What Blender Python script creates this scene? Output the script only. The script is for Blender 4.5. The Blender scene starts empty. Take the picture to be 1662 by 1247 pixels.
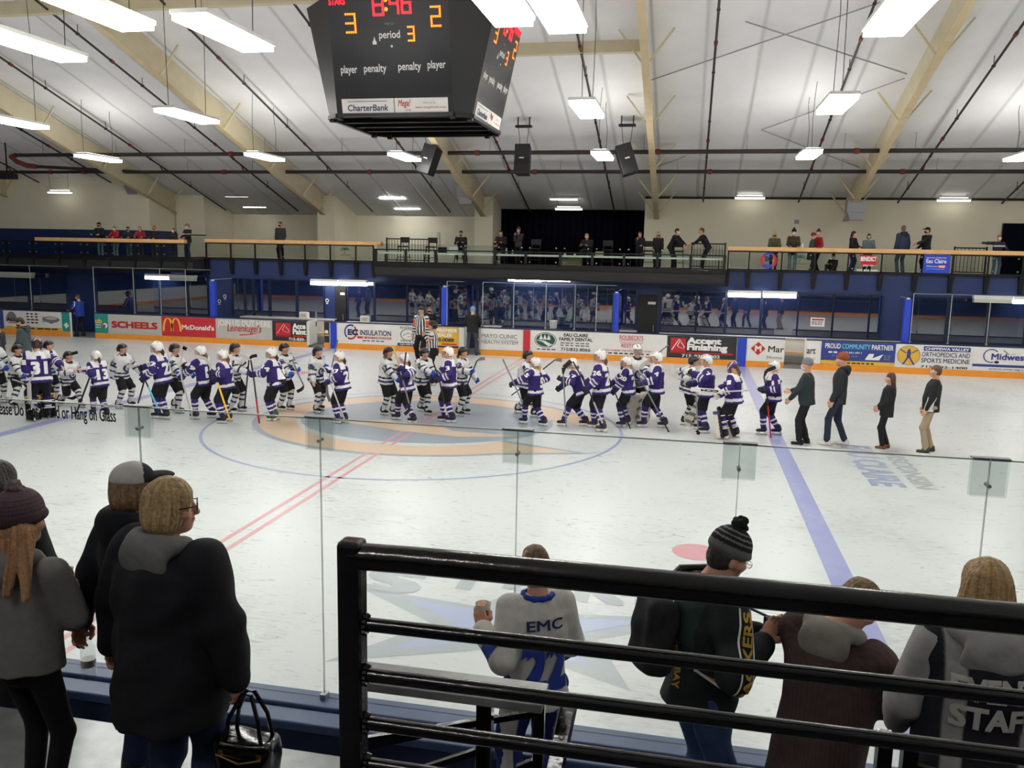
import bpy, math, random
import numpy as np
from mathutils import Vector, Matrix
from mathutils.bvhtree import BVHTree

random.seed(4)
S = bpy.context.scene
COL = S.collection
PI = math.pi

# ------------------------------------------------------------------ camera
W, H = 1662, 1247
CAMP = np.array([5.8368, -17.7889, 3.8966])
YAW, PITCH, ROLL, FPX = 0.203676, -0.155003, 0.018906, 1371.24


def cam_basis():
    cy, sy, cp, sp = math.cos(YAW), math.sin(YAW), math.cos(PITCH), math.sin(PITCH)
    f = np.array([-sy * cp, cy * cp, sp])
    r = np.array([cy, sy, 0.0])
    u = np.cross(r, f)
    cr, sr = math.cos(ROLL), math.sin(ROLL)
    return np.array([cr * r + sr * u, -sr * r + cr * u, f])


CB = cam_basis()
cam = bpy.data.cameras.new('camera')
cam.sensor_fit = 'HORIZONTAL'
cam.sensor_width = 36.0
cam.lens = FPX / W * 36.0
cam.clip_start, cam.clip_end = 0.05, 200
camo = bpy.data.objects.new('camera', cam)
COL.objects.link(camo)
m = Matrix.Identity(4)
for i in range(3):
    m[i][0], m[i][1], m[i][2], m[i][3] = CB[0][i], CB[1][i], -CB[2][i], CAMP[i]
camo.matrix_world = m
S.camera = camo


def at(px, py, X=None, Y=None, Z=None):
    """the world point seen at a pixel of the photograph, on a plane X, Y or Z = constant"""
    d = np.array([(px - W / 2) / FPX, -(py - H / 2) / FPX, 1.0]) @ CB
    if Y is not None:
        t = (Y - CAMP[1]) / d[1]
    elif Z is not None:
        t = (Z - CAMP[2]) / d[2]
    else:
        t = (X - CAMP[0]) / d[0]
    return CAMP + t * d


# ------------------------------------------------------------------ world, exposure
S.view_settings.view_transform = 'Standard'
S.view_settings.look = 'None'
S.view_settings.gamma = 1
S.view_settings.use_curve_mapping = False
S.view_settings.exposure = 0.5
LAMP_POWER = 28.0        # emission of the hanging lamps
FILL = 0.12
wd = bpy.data.worlds.new('world')
S.world = wd
wd.use_nodes = True
wd.node_tree.nodes['Background'].inputs[0].default_value = (0.9, 0.92, 1.0, 1)
wd.node_tree.nodes['Background'].inputs[1].default_value = FILL
S.cycles.use_denoising = True
S.cycles.max_bounces = 10
S.cycles.diffuse_bounces = 8
S.cycles.transparent_max_bounces = 16
S.cycles.caustics_reflective = False
S.cycles.caustics_refractive = False
S.cycles.sample_clamp_indirect = 6


# ------------------------------------------------------------------ materials
def lin(c):
    out = []
    for v in c[:3]:
        v = v / 255.0
        out.append(v / 12.92 if v <= 0.04045 else ((v + 0.055) / 1.055) ** 2.4)
    return out


def mat(name, c, rough=0.6, metal=0.0, spec=0.5, noise=0.0, nscale=6.0, bump=0.0, emit=0.0, ior=None, coat=0.0):
    mt = bpy.data.materials.new(name)
    mt.use_nodes = True
    nt = mt.node_tree
    b = nt.nodes['Principled BSDF']
    col = lin(c) + [1]
    b.inputs['Base Color'].default_value = col
    b.inputs['Roughness'].default_value = rough
    b.inputs['Metallic'].default_value = metal
    b.inputs['Specular IOR Level'].default_value = spec
    if ior:
        b.inputs['IOR'].default_value = ior
    if coat:
        b.inputs['Coat Weight'].default_value = coat
        b.inputs['Coat Roughness'].default_value = 0.1
    if emit:
        b.inputs['Emission Color'].default_value = col
        b.inputs['Emission Strength'].default_value = emit
    if noise or bump:
        tc = nt.nodes.new('ShaderNodeTexCoord')
        n = nt.nodes.new('ShaderNodeTexNoise')
        n.inputs['Scale'].default_value = nscale
        n.inputs['Detail'].default_value = 5
        nt.links.new(tc.outputs['Object'], n.inputs['Vector'])
        if noise:
            mx = nt.nodes.new('ShaderNodeMix')
            mx.data_type = 'RGBA'
            mx.blend_type = 'MULTIPLY'
            mx.inputs[0].default_value = 1
            mx.inputs[6].default_value = col
            rp = nt.nodes.new('ShaderNodeMapRange')
            rp.inputs[1].default_value = 0.3
            rp.inputs[2].default_value = 0.7
            rp.inputs[3].default_value = 1 - noise
            rp.inputs[4].default_value = 1 + noise * 0.4
            nt.links.new(n.outputs[0], rp.inputs[0])
            nt.links.new(rp.outputs[0], mx.inputs[7])
            nt.links.new(mx.outputs[2], b.inputs['Base Color'])
        if bump:
            bp = nt.nodes.new('ShaderNodeBump')
            bp.inputs['Strength'].default_value = bump
            bp.inputs['Distance'].default_value = 0.02
            nt.links.new(n.outputs[0], bp.inputs['Height'])
            nt.links.new(bp.outputs[0], b.inputs['Normal'])
    return mt


def vmat(name, rough, noise=0.12, nscale=25.0, spec=0.3, bump=0.15):
    """material whose base colour is the pattern stored on the mesh"""
    mt = mat(name, (200, 200, 200), rough, spec=spec, noise=noise, nscale=nscale, bump=bump)
    nt = mt.node_tree
    a = nt.nodes.new('ShaderNodeAttribute')
    a.attribute_name = 'Col'
    mx = [n for n in nt.nodes if n.type == 'MIX'][0]
    nt.links.new(a.outputs['Color'], mx.inputs[6])
    return mt


def glass_mat(name, tint=(0.93, 0.97, 0.95), refl=0.06, rough=0.02):
    mt = bpy.data.materials.new(name)
    mt.use_nodes = True
    nt = mt.node_tree
    for n in list(nt.nodes):
        nt.nodes.remove(n)
    o = nt.nodes.new('ShaderNodeOutputMaterial')
    t = nt.nodes.new('ShaderNodeBsdfTransparent')
    t.inputs[0].default_value = (*tint, 1)
    g = nt.nodes.new('ShaderNodeBsdfGlossy')
    g.inputs['Roughness'].default_value = rough
    lw = nt.nodes.new('ShaderNodeFresnel')
    lw.inputs[0].default_value = 1.0 + refl * 8
    mx = nt.nodes.new('ShaderNodeMixShader')
    ge = nt.nodes.new('ShaderNodeNewGeometry')
    fr = nt.nodes.new('ShaderNodeMath')
    fr.operation = 'SUBTRACT'
    fr.use_clamp = True
    nt.links.new(lw.outputs[0], fr.inputs[0])
    nt.links.new(ge.outputs['Backfacing'], fr.inputs[1])
    nt.links.new(fr.outputs[0], mx.inputs[0])
    nt.links.new(t.outputs[0], mx.inputs[1])
    nt.links.new(g.outputs[0], mx.inputs[2])
    nt.links.new(mx.outputs[0], o.inputs[0])
    return mt


def lamp_mat(name, c, e):
    return mat(name, c, 0.5, emit=e)


M = {}
M['cloth'] = vmat('cloth', 0.85)
M['skin'] = vmat('skin', 0.55, noise=0.06)
M['hard'] = vmat('hard_shell', 0.3, noise=0.05, spec=0.5, bump=0.0)
M['leather'] = vmat('glove_leather', 0.55, noise=0.1)
M['hair'] = vmat('hair', 0.5, noise=0.35, nscale=60, spec=0.4, bump=0.5)
M['black'] = mat('black_metal', (16, 16, 18), 0.4, spec=0.4)
M['blackgloss'] = mat('black_gloss_paint', (9, 9, 11), 0.15, spec=0.8, noise=0.1, nscale=40, bump=0.08)
M['steel'] = mat('steel', (170, 172, 175), 0.3, metal=0.9)
M['white'] = mat('white_plastic', (226, 226, 222), 0.5, noise=0.05)
M['whitewall'] = mat('white_counter', (205, 205, 202), 0.6, noise=0.08)
M['orange'] = mat('orange_kick', (236, 152, 44), 0.5, noise=0.08, nscale=3)
M['cream'] = mat('cream_paint', (200, 189, 150), 0.75, noise=0.06, nscale=1.5)
M['creamwall'] = mat('cream_wall', (232, 226, 204), 0.85, noise=0.05, nscale=0.8)
M['beam'] = mat('cream_steel', (206, 196, 166), 0.6, noise=0.08, nscale=2)
M['blue'] = mat('blue_wall_paint', (33, 50, 98), 0.5, noise=0.08, nscale=1.5)
M['bluedark'] = mat('navy_paint', (26, 38, 72), 0.35, noise=0.1)
M['bluepad'] = mat('blue_pad', (38, 66, 190), 0.5)
M['wood'] = mat('pale_wood', (224, 178, 120), 0.5, noise=0.12, nscale=4)
M['deck'] = mat('dark_deck', (32, 32, 34), 0.7, noise=0.1)
M['curtain'] = mat('navy_curtain', (11, 14, 28), 0.95, spec=0.1, noise=0.3, nscale=8)
M['pipe'] = mat('dark_pipe', (44, 36, 36), 0.5)
M['redpipe'] = mat('red_coupling', (120, 44, 36), 0.5)
M['concrete'] = mat('concrete', (120, 120, 118), 0.8, noise=0.15, nscale=1)
M['alum'] = mat('aluminium_plank', (132, 133, 135), 0.34, metal=0.6, noise=0.2, nscale=10)
M['flange'] = mat('ochre_flange', (206, 188, 150), 0.6, noise=0.12, nscale=3)  # beam underside, the yellowish light it catches put into its colour
M['ledge'] = mat('worn_ledge', (128, 130, 130), 0.45, metal=0.3, noise=0.3, nscale=8)
M['stand'] = mat('stand_grey', (60, 61, 64), 0.8)
M['window'] = mat('dark_window', (24, 34, 66), 0.02, spec=0.5, ior=3.2)
M['glass'] = glass_mat('rink_glass', (0.945, 0.965, 0.96), 0.05)
M['glass2'] = glass_mat('gallery_glass', (0.86, 0.9, 0.88), 0.055)
M['acrylic'] = glass_mat('grey_acrylic', (0.9, 0.915, 0.91), 0.055, 0.2)
M['edge'] = mat('glass_edge', (196, 208, 202), 0.3)
M['lamp'] = lamp_mat('lamp_diffuser', (255, 252, 246), LAMP_POWER)
M['uplight'] = lamp_mat('lamp_uplight', (255, 252, 246), 9)  # glow added on the lamp tops to brighten roof and walls
M['boxlamp'] = lamp_mat('box_light_diffuser', (255, 253, 250), 9)
M['tube'] = lamp_mat('lit_tube', (255, 253, 250), 34)
M['tubedim'] = mat('unlit_tube', (205, 203, 190), 0.5)
M['tubelow'] = lamp_mat('low_lit_tube', (255, 252, 244), 1.8)
M['grey'] = mat('grey_metal', (150, 152, 156), 0.5)
M['red'] = mat('red_paint', (200, 44, 52), 0.5, noise=0.05)
M['teal'] = mat('teal', (36, 150, 140), 0.5, noise=0.05)
M['yellow'] = mat('yellow', (226, 178, 62), 0.5, noise=0.05)
M['signblack'] = mat('sign_black', (44, 42, 44), 0.5, noise=0.05)
M['signwhite'] = mat('sign_white', (228, 226, 222), 0.5, noise=0.06, nscale=2)
M['signgrey'] = mat('sign_grey', (190, 188, 182), 0.5, noise=0.06, nscale=2)
M['signblue'] = mat('sign_blue', (48, 66, 140), 0.5, noise=0.05)
M['inkblack'] = mat('ink_black', (22, 22, 24), 0.6)
M['inknavy'] = mat('ink_navy', (34, 42, 92), 0.6)
M['inkred'] = mat('ink_red', (190, 34, 44), 0.6)
M['inkwhite'] = mat('ink_white', (235, 235, 232), 0.6)
M['inkgrey'] = mat('ink_grey', (120, 122, 126), 0.6)
M['inkgreen'] = mat('ink_green', (30, 84, 74), 0.6)
M['inkyellow'] = mat('ink_yellow', (246, 190, 60), 0.6)
M['inkcyan'] = mat('ink_cyan', (110, 196, 226), 0.6)
M['purple'] = mat('purple_ink', (46, 34, 100), 0.7)
M['ledred'] = lamp_mat('led_red', (255, 30, 40), 2.2)
M['ledorange'] = lamp_mat('led_orange', (255, 110, 20), 2.6)
M['ledoff'] = mat('led_off', (44, 44, 48), 0.5)
M['boardblack'] = mat('scoreboard_black', (36, 37, 42), 0.42)
M['speaker'] = mat('speaker_black', (24, 24, 27), 0.6)


# ------------------------------------------------------------------ mesh helpers
def tag(o, label=None, cat=None, group=None, kind=None):
    if label:
        o['label'] = label
    if cat:
        o['category'] = cat
    if group:
        o['group'] = group
    if kind:
        o['kind'] = kind
    return o


def link(name, data, parent=None, loc=None, rz=0):
    o = bpy.data.objects.new(name, data)
    COL.objects.link(o)
    if parent is not None:
        o.parent = parent
    if loc is not None:
        o.location = [float(v) for v in loc]
    if rz:
        o.rotation_euler = (0, 0, rz)
    return o


def empty(name, loc=(0, 0, 0), rz=0):
    return link(name, None, None, loc, rz)


class MB:
    """collects shapes into one mesh"""

    def __init__(self):
        self.v, self.f = [], []

    def add(self, vs, fs):
        b = len(self.v)
        self.v += [tuple(float(c) for c in v) for v in vs]
        self.f += [tuple(i + b for i in f) for f in fs]
        return self

    def box(self, x0, x1, y0, y1, z0, z1):
        vs = [(x, y, z) for z in (z0, z1) for y in (y0, y1) for x in (x0, x1)]
        return self.add(vs, [(0, 2, 3, 1), (4, 5, 7, 6), (0, 1, 5, 4), (2, 6, 7, 3), (0, 4, 6, 2), (1, 3, 7, 5)])

    def hexa(self, bot, top):
        return self.add(list(bot) + list(top), [(3, 2, 1, 0), (4, 5, 6, 7), (0, 1, 5, 4), (1, 2, 6, 5), (2, 3, 7, 6), (3, 0, 4, 7)])

    def prism(self, poly, d, cap=True):
        """polygon (3-D points) swept by the vector d"""
        n = len(poly)
        a = [np.array(p, float) for p in poly]
        b = [p + np.array(d, float) for p in a]
        fs = [(i, (i + 1) % n, n + (i + 1) % n, n + i) for i in range(n)]
        if cap:
            fs += [tuple(range(n - 1, -1, -1)), tuple(range(n, 2 * n))]
        return self.add(a + b, fs)

    def bar(self, a, b, w, h=None, up=(0, 0, 1)):
        a, b = np.array(a, float), np.array(b, float)
        h = h or w
        d = (b - a) / (np.linalg.norm(b - a) + 1e-9)
        up = np.array(up, float)
        if abs(d @ up) > 0.98:
            up = np.array([0, 1.0, 0])
        s = np.cross(d, up)
        s /= np.linalg.norm(s)
        u = np.cross(s, d)
        q = [(-w / 2, -h / 2), (w / 2, -h / 2), (w / 2, h / 2), (-w / 2, h / 2)]
        return self.hexa([a + s * x + u * y for x, y in q], [b + s * x + u * y for x, y in q])

    def tube(self, pts, r, n=8, cap=True):
        pts = [np.array(p, float) for p in pts]
        rs = r if isinstance(r, (list, tuple)) else [r] * len(pts)
        vs, fs = [], []
        prev = None
        for i, p in enumerate(pts):
            d = pts[min(i + 1, len(pts) - 1)] - pts[max(i - 1, 0)]
            d = d / (np.linalg.norm(d) + 1e-9)
            if prev is None:
                ref = np.array([0, 0, 1.0]) if abs(d[2]) < 0.9 else np.array([0, 1.0, 0])
                s = np.cross(d, ref)
            else:
                s = prev - d * (prev @ d)
            s /= np.linalg.norm(s) + 1e-9
            prev = s
            u = np.cross(d, s)
            for k in range(n):
                t = 2 * PI * k / n
                vs.append(p + rs[i] * (math.cos(t) * s + math.sin(t) * u))
        for i in range(len(pts) - 1):
            for k in range(n):
                fs.append((i * n + k, i * n + (k + 1) % n, (i + 1) * n + (k + 1) % n, (i + 1) * n + k))
        if cap:
            fs.append(tuple(range(n - 1, -1, -1)))
            fs.append(tuple(range((len(pts) - 1) * n, len(pts) * n)))
        return self.add(vs, fs)

    def lathe(self, prof, c=(0, 0, 0), n=20):
        """profile [(r, z)] turned about a vertical axis through c"""
        vs, fs = [], []
        for r, z in prof:
            for k in range(n):
                t = 2 * PI * k / n
                vs.append((c[0] + r * math.cos(t), c[1] + r * math.sin(t), c[2] + z))
        for i in range(len(prof) - 1):
            for k in range(n):
                fs.append((i * n + k, i * n + (k + 1) % n, (i + 1) * n + (k + 1) % n, (i + 1) * n + k))
        fs.append(tuple(range(n - 1, -1, -1)))
        fs.append(tuple(range((len(prof) - 1) * n, len(prof) * n)))
        return self.add(vs, fs)

    def mesh(self, name, material=None, smooth=False):
        me = bpy.data.meshes.new(name)
        me.from_pydata(self.v, [], self.f)
        if material:
            me.materials.append(material)
        if smooth:
            me.polygons.foreach_set('use_smooth', [True] * len(me.polygons))
            try:
                me.set_sharp_from_angle(angle=0.7)
            except Exception:
                pass
        me.update()
        return me

    def build(self, name, material, parent=None, smooth=False, loc=None, rz=0, bevel=0):
        o = link(name, self.mesh(name, material, smooth), parent, loc, rz)
        if bevel:
            b = o.modifiers.new('bevel', 'BEVEL')
            b.width = bevel
            b.segments = 2
            b.limit_method = 'ANGLE'
        return o


def struct(o):
    o['kind'] = 'structure'
    return o


# lettering ------------------------------------------------------------
_tc = {}


def text_geo(s, bold=0.0, shear=0.0):
    key = (s, bold, shear)
    if key not in _tc:
        cu = bpy.data.curves.new('lettering', 'FONT')
        cu.body = s
        cu.size = 1
        cu.shear = shear
        cu.resolution_u = 3
        cu.extrude = 0.0
        o = bpy.data.objects.new('lettering', cu)
        me = o.to_mesh()
        v = np.zeros(len(me.vertices) * 3)
        me.vertices.foreach_get('co', v)
        v = v.reshape(-1, 3)[:, :2]
        f = [tuple(p.vertices) for p in me.polygons]
        o.to_mesh_clear()
        bpy.data.objects.remove(o)
        bpy.data.curves.remove(cu)
        if bold:
            # heavier strokes: the same letters laid again a little to each side
            n_ = len(v)
            sh = [(-bold, -bold), (bold, -bold), (bold, bold), (-bold, bold), (bold, 0), (-bold, 0)]
            f = [tuple(i + k * n_ for i in q) for k in range(len(sh)) for q in f]
            v = np.concatenate([np.c_[v + np.array(d), np.full(n_, 0.0005 * k)] for k, d in enumerate(sh)])
        _tc[key] = (v, f)
    return _tc[key]


def fit(s, x0, x1, y0, y1, bold=0.0, shear=0.0):
    """lettering that fills the box x0..x1, y0..y1"""
    v, f = text_geo(s, bold, shear)
    if len(v) == 0:
        return np.zeros((0, 2)), []
    a, b = v[:, :2].min(0), v[:, :2].max(0)
    q = (v[:, :2] - a) / np.maximum(b - a, 1e-6)
    q = q * np.array([x1 - x0, y1 - y0]) + np.array([x0, y0])
    return (np.c_[q, v[:, 2]] if v.shape[1] == 3 else q), f


class Flat:
    """artwork laid on a plane: origin O, axes ux and uy, raised along the normal"""

    def __init__(self, O, ux, uy):
        self.O, self.ux, self.uy = np.array(O, float), np.array(ux, float), np.array(uy, float)
        self.n = np.cross(self.ux, self.uy)
        self.n /= np.linalg.norm(self.n)
        self.parts = {}

    def mb(self, mname):
        return self.parts.setdefault(mname, MB())

    def P(self, q, h):
        q = np.asarray(q, float)
        e = q[:, 2:3] if q.shape[1] == 3 else 0.0
        return self.O + q[:, :1] * self.ux + q[:, 1:2] * self.uy + self.n * (h + e)

    def text(self, mname, s, x0, x1, y0, y1, bold=0.0, shear=0.0, h=0.004):
        q, f = fit(s, x0, x1, y0, y1, bold, shear)
        if len(f):
            self.mb(mname).add(self.P(q, h), f)
        return self

    def poly(self, mname, pts, h=0.003):
        self.mb(mname).add(self.P(pts, h), [tuple(range(len(pts)))])
        return self

    def rect(self, mname, x0, x1, y0, y1, h=0.002):
        return self.poly(mname, [(x0, y0), (x1, y0), (x1, y1), (x0, y1)], h)

    def ring(self, mname, cx, cy, rx, ry, th, a0=0, a1=360, n=40, h=0.003):
        vs, fs = [], []
        for i in range(n + 1):
            t = math.radians(a0 + (a1 - a0) * i / n)
            vs += [(cx + rx * math.cos(t), cy + ry * math.sin(t)), (cx + (rx - th) * math.cos(t), cy + (ry - th * ry / rx) * math.sin(t))]
        for i in range(n):
            fs.append((2 * i, 2 * i + 2, 2 * i + 3, 2 * i + 1))
        self.mb(mname).add(self.P(vs, h), fs)
        return self

    def disc(self, mname, cx, cy, rx, ry, n=32, h=0.003):
        return self.poly(mname, [(cx + rx * math.cos(2 * PI * i / n), cy + ry * math.sin(2 * PI * i / n)) for i in range(n)], h)

    def stroke(self, mname, pts, w, h=0.0035):
        pts = [np.array(p, float) for p in pts]
        vs, fs = [], []
        for i, p in enumerate(pts):
            d = pts[min(i + 1, len(pts) - 1)] - pts[max(i - 1, 0)]
            d /= np.linalg.norm(d) + 1e-9
            ww = w[i] if isinstance(w, (list, tuple)) else w
            nn = np.array([-d[1], d[0]]) * ww / 2
            vs += [p + nn, p - nn]
        for i in range(len(pts) - 1):
            fs.append((2 * i, 2 * i + 1, 2 * i + 3, 2 * i + 2))
        self.mb(mname).add(self.P(vs, h), fs)
        return self

    def star(self, mname, cx, cy, r, r2=None, n=5, rot=90, h=0.003):
        r2 = r2 or r * 0.42
        return self.poly(mname, [(cx + (r if i % 2 == 0 else r2) * math.cos(math.radians(rot + 180 / n * i)), cy + (r if i % 2 == 0 else r2) * math.sin(math.radians(rot + 180 / n * i))) for i in range(2 * n)], h)

    def build(self, parent, name='lettering'):
        out = []
        for k, mb in self.parts.items():
            out.append(mb.build(name, M[k], parent))
        return out

# ================================================================== the building
def roofz(y):
    return 6.3 + 0.31 * (18.6 - abs(y))


XL, XR = -34.0, 32.0
YB = 18.6
BEAMS = [-25.45, -18.0, -10.55, -3.1, 4.35, 11.8, 19.25, 26.7]

# ice ------------------------------------------------------------------


def ice_material():
    mt = mat('ice', (200, 203, 203), 0.3, spec=0.35)
    nt = mt.node_tree
    b = nt.nodes['Principled BSDF']
    tc = nt.nodes.new('ShaderNodeTexCoord')
    n1 = nt.nodes.new('ShaderNodeTexNoise')
    n1.inputs['Scale'].default_value = 0.5
    n1.inputs['Detail'].default_value = 6
    mp = nt.nodes.new('ShaderNodeMapping')
    mp.inputs['Scale'].default_value = (1, 3, 1)
    mp.inputs['Rotation'].default_value = (0, 0, 0.7)
    n2 = nt.nodes.new('ShaderNodeTexNoise')
    n2.inputs['Scale'].default_value = 3
    n2.inputs['Detail'].default_value = 8
    n2.inputs['Distortion'].default_value = 2.5
    nt.links.new(tc.outputs['Object'], n1.inputs['Vector'])
    nt.links.new(tc.outputs['Object'], mp.inputs['Vector'])
    nt.links.new(mp.outputs[0], n2.inputs['Vector'])
    add = nt.nodes.new('ShaderNodeMath')
    nt.links.new(n1.outputs[0], add.inputs[0])
    nt.links.new(n2.outputs[0], add.inputs[1])
    cr = nt.nodes.new('ShaderNodeValToRGB')
    cr.color_ramp.elements[0].position = 0.75
    cr.color_ramp.elements[0].color = (*lin((188, 192, 192)), 1)
    cr.color_ramp.elements[1].position = 1.2
    cr.color_ramp.elements[1].color = (*lin((206, 209, 209)), 1)
    nt.links.new(add.outputs[0], cr.inputs[0])
    nt.links.new(cr.outputs[0], b.inputs['Base Color'])
    mr = nt.nodes.new('ShaderNodeMapRange')
    mr.inputs[3].default_value = 0.2
    mr.inputs[4].default_value = 0.42
    nt.links.new(n2.outputs[0], mr.inputs[0])
    nt.links.new(mr.outputs[0], b.inputs['Roughness'])
    return mt


def paint_material(name, c, fade=0.5):
    """paint under the ice, scratched and faded towards the ice colour"""
    mt = mat(name, c, 0.3, spec=0.35)
    nt = mt.node_tree
    b = nt.nodes['Principled BSDF']
    tc = nt.nodes.new('ShaderNodeTexCoord')
    n = nt.nodes.new('ShaderNodeTexNoise')
    n.inputs['Scale'].default_value = 2.2
    n.inputs['Detail'].default_value = 9
    n.inputs['Distortion'].default_value = 1.5
    nt.links.new(tc.outputs['Object'], n.inputs['Vector'])
    cr = nt.nodes.new('ShaderNodeValToRGB')
    ice = lin((202, 205, 206))
    a = lin(c)
    cr.color_ramp.elements[0].position = 0.35
    cr.color_ramp.elements[0].color = (*[x * (1 - fade * 0.7) + y * fade * 0.7 for x, y in zip(a, ice)], 1)
    cr.color_ramp.elements[1].position = 0.7
    cr.color_ramp.elements[1].color = (*[x * (1 - fade) + y * fade for x, y in zip(a, ice)], 1)
    nt.links.new(n.outputs[0], cr.inputs[0])
    nt.links.new(cr.outputs[0], b.inputs['Base Color'])
    return mt


M['ice'] = ice_material()
M['pred'] = paint_material('line_red_under_ice', (206, 110, 120), 0.45)
M['pblue'] = paint_material('line_blue_under_ice', (118, 122, 196), 0.4)
M['pthin'] = paint_material('circle_blue_under_ice', (128, 138, 190), 0.35)
M['porange'] = paint_material('orange_under_ice', (220, 176, 128), 0.45)
M['pgrey'] = paint_material('slate_under_ice', (128, 140, 156), 0.35)
M['pgrey2'] = paint_material('grey_under_ice', (150, 158, 165), 0.45)
M['pstar'] = paint_material('star_blue_under_ice', (150, 162, 204), 0.4)
M['ptext'] = paint_material('letter_blue_under_ice', (140, 150, 190), 0.4)

b = MB()
b.box(-32, 30, -13.2, 13.26, -0.2, 0)
ice = struct(b.build('ice_floor', M['ice']))
art = Flat((0, 0, 0), (1, 0, 0), (0, 1, 0))
art.rect('pred', -0.152, -0.07, -13, 13.2, 0.002)
art.rect('pred', 0.07, 0.152, -13, 13.2, 0.002)
art.rect('pblue', 7.69, 8.0, -13, 13.2, 0.002)
art.rect('pblue', -8.0, -7.69, -13, 13.2, 0.002)
art.ring('pthin', 0, 0, 4.6, 4.6, 0.07, n=96, h=0.002)
for x in (-6.1, 6.1):
    for y in (-6.75, 6.75):
        art.disc('pred', x, y, 0.32, 0.32, 28, 0.002)
# big letter C with a star point at the centre of the ice
art.ring('pgrey', 0, 0.6, 3.95, 3.45, 1.0, 18, 322, 80, 0.0015)
art.ring('porange', 0, 0.6, 3.8, 3.3, 0.85, 20, 320, 80, 0.0022)
art.disc('pgrey', 0.0, 0.75, 2.95, 2.45, 48, 0.0012)
art.poly('pgrey', [(0.3, -2.85), (4.15, -1.6), (2.2, -0.9), (1.6, -1.9)], 0.0013)
art.poly('porange', [(0.3, -2.7), (3.8, -1.58), (2.1, -1.05), (1.5, -1.85)], 0.0024)
art.poly('porange', [(-1.9, 0.0), (-0.2, -0.62), (1.2, -0.85), (2.5, -0.4), (0.9, -0.3), (0.4, 0.3), (-0.1, 0.0), (-0.8, 0.45)], 0.0024)
art.poly('porange', [(1.4, 3.4), (4.1, 2.0), (3.9, 0.9), (2.7, 1.6), (2.2, 2.4)], 0.0024)
# near-side emblem: lettering over a large star
for i, (ch, x0, x1, y0, y1) in enumerate([('S', 2.2, 2.95, -9.05, -8.35), ('T', 3.1, 3.75, -8.75, -8.0), ('A', 3.85, 4.55, -8.6, -7.85), ('R', 4.7, 5.3, -8.75, -8.0), ('S', 5.4, 6.0, -9.1, -8.4)]):
    art.text('pgrey2', ch, x0, x1, y0, y1, 0.05, h=0.003)
sp = [(2.2, -8.95), (3.7, -9.15), (4.2, -8.35), (4.75, -9.1), (6.3, -8.85), (5.1, -9.65), (5.5, -10.6), (4.25, -10.05), (2.6, -10.75), (3.35, -9.7)]
art.poly('pgrey2', sp, 0.0015)
c0 = np.mean(sp, 0)
art.poly('pstar', [tuple(c0 + (np.array(p) - c0) * 0.68) for p in sp], 0.003)
# lettering beside the blue line, read from the near end
tx = Flat((10.05, 0.75, 0), (0, -1, 0), (1, 0, 0))
tx.text('ptext', 'EAU CLAIRE', 0.0, 3.3, -0.95, -0.35, 0.03, h=0.003)
tx.text('pgrey2', 'WISCONSIN', 0.3, 3.3, -0.22, 0.15, 0.02, h=0.003)
for k, mb in art.parts.items():
    mb.build({'pred': 'red_marking', 'pblue': 'blue_line', 'pthin': 'centre_circle', 'porange': 'centre_emblem', 'pgrey': 'centre_emblem', 'pgrey2': 'ice_lettering', 'pstar': 'star_emblem'}[k], M[k], ice)
for k, mb in tx.parts.items():
    mb.build('ice_lettering', M[k], ice)

# floors, walls, roof ----------------------------------------------------
b = MB()
b.box(XL, XR, 13.26, 15.6, -0.2, -0.01)
struct(b.build('floor_benches', M['concrete']))
b = MB()
b.box(XL, XR, -24, -13.2, -0.2, -0.01)
struct(b.build('floor_stands', M['concrete']))


def roof_material():
    mt = mat('roof_fabric', (232, 232, 234), 0.7, noise=0.07, nscale=0.7, bump=0.5)
    nt = mt.node_tree
    bs = nt.nodes['Principled BSDF']
    tc = [n for n in nt.nodes if n.type == 'TEX_COORD'][0]
    sx = nt.nodes.new('ShaderNodeSeparateXYZ')
    nt.links.new(tc.outputs['Object'], sx.inputs[0])
    # seams every 1.49 m that sag between the purlin straps
    a = nt.nodes.new('ShaderNodeMath')
    a.operation = 'MULTIPLY'
    a.inputs[1].default_value = 2 * PI / 1.49
    nt.links.new(sx.outputs[0], a.inputs[0])
    c = nt.nodes.new('ShaderNodeMath')
    c.operation = 'COSINE'
    nt.links.new(a.outputs[0], c.inputs[0])
    p = nt.nodes.new('ShaderNodeMath')
    p.operation = 'POWER'
    ab = nt.nodes.new('ShaderNodeMath')
    ab.operation = 'MAXIMUM'
    ab.inputs[1].default_value = 0.0
    nt.links.new(c.outputs[0], ab.inputs[0])
    nt.links.new(ab.outputs[0], p.inputs[0])
    p.inputs[1].default_value = 40
    nb = [n for n in nt.nodes if n.type == 'BUMP'][0]
    nb.inputs['Distance'].default_value = 0.06
    nn = [n for n in nt.nodes if n.type == 'TEX_NOISE'][0]
    s = nt.nodes.new('ShaderNodeMath')
    s.operation = 'MULTIPLY_ADD'
    nt.links.new(p.outputs[0], s.inputs[0])
    s.inputs[1].default_value = -1.2
    nt.links.new(nn.outputs[0], s.inputs[2])
    nt.links.new(s.outputs[0], nb.inputs['Height'])
    # the seam tape itself is a little greyer
    mx = [n for n in nt.nodes if n.type == 'MIX'][0]
    m2 = nt.nodes.new('ShaderNodeMix')
    m2.data_type = 'RGBA'
    nt.links.new(p.outputs[0], m2.inputs[0])
    nt.links.new(mx.outputs[2], m2.inputs[6])
    m2.inputs[7].default_value = (*lin((205, 205, 207)), 1)
    nt.links.new(m2.outputs[2], bs.inputs['Base Color'])
    return mt


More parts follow.
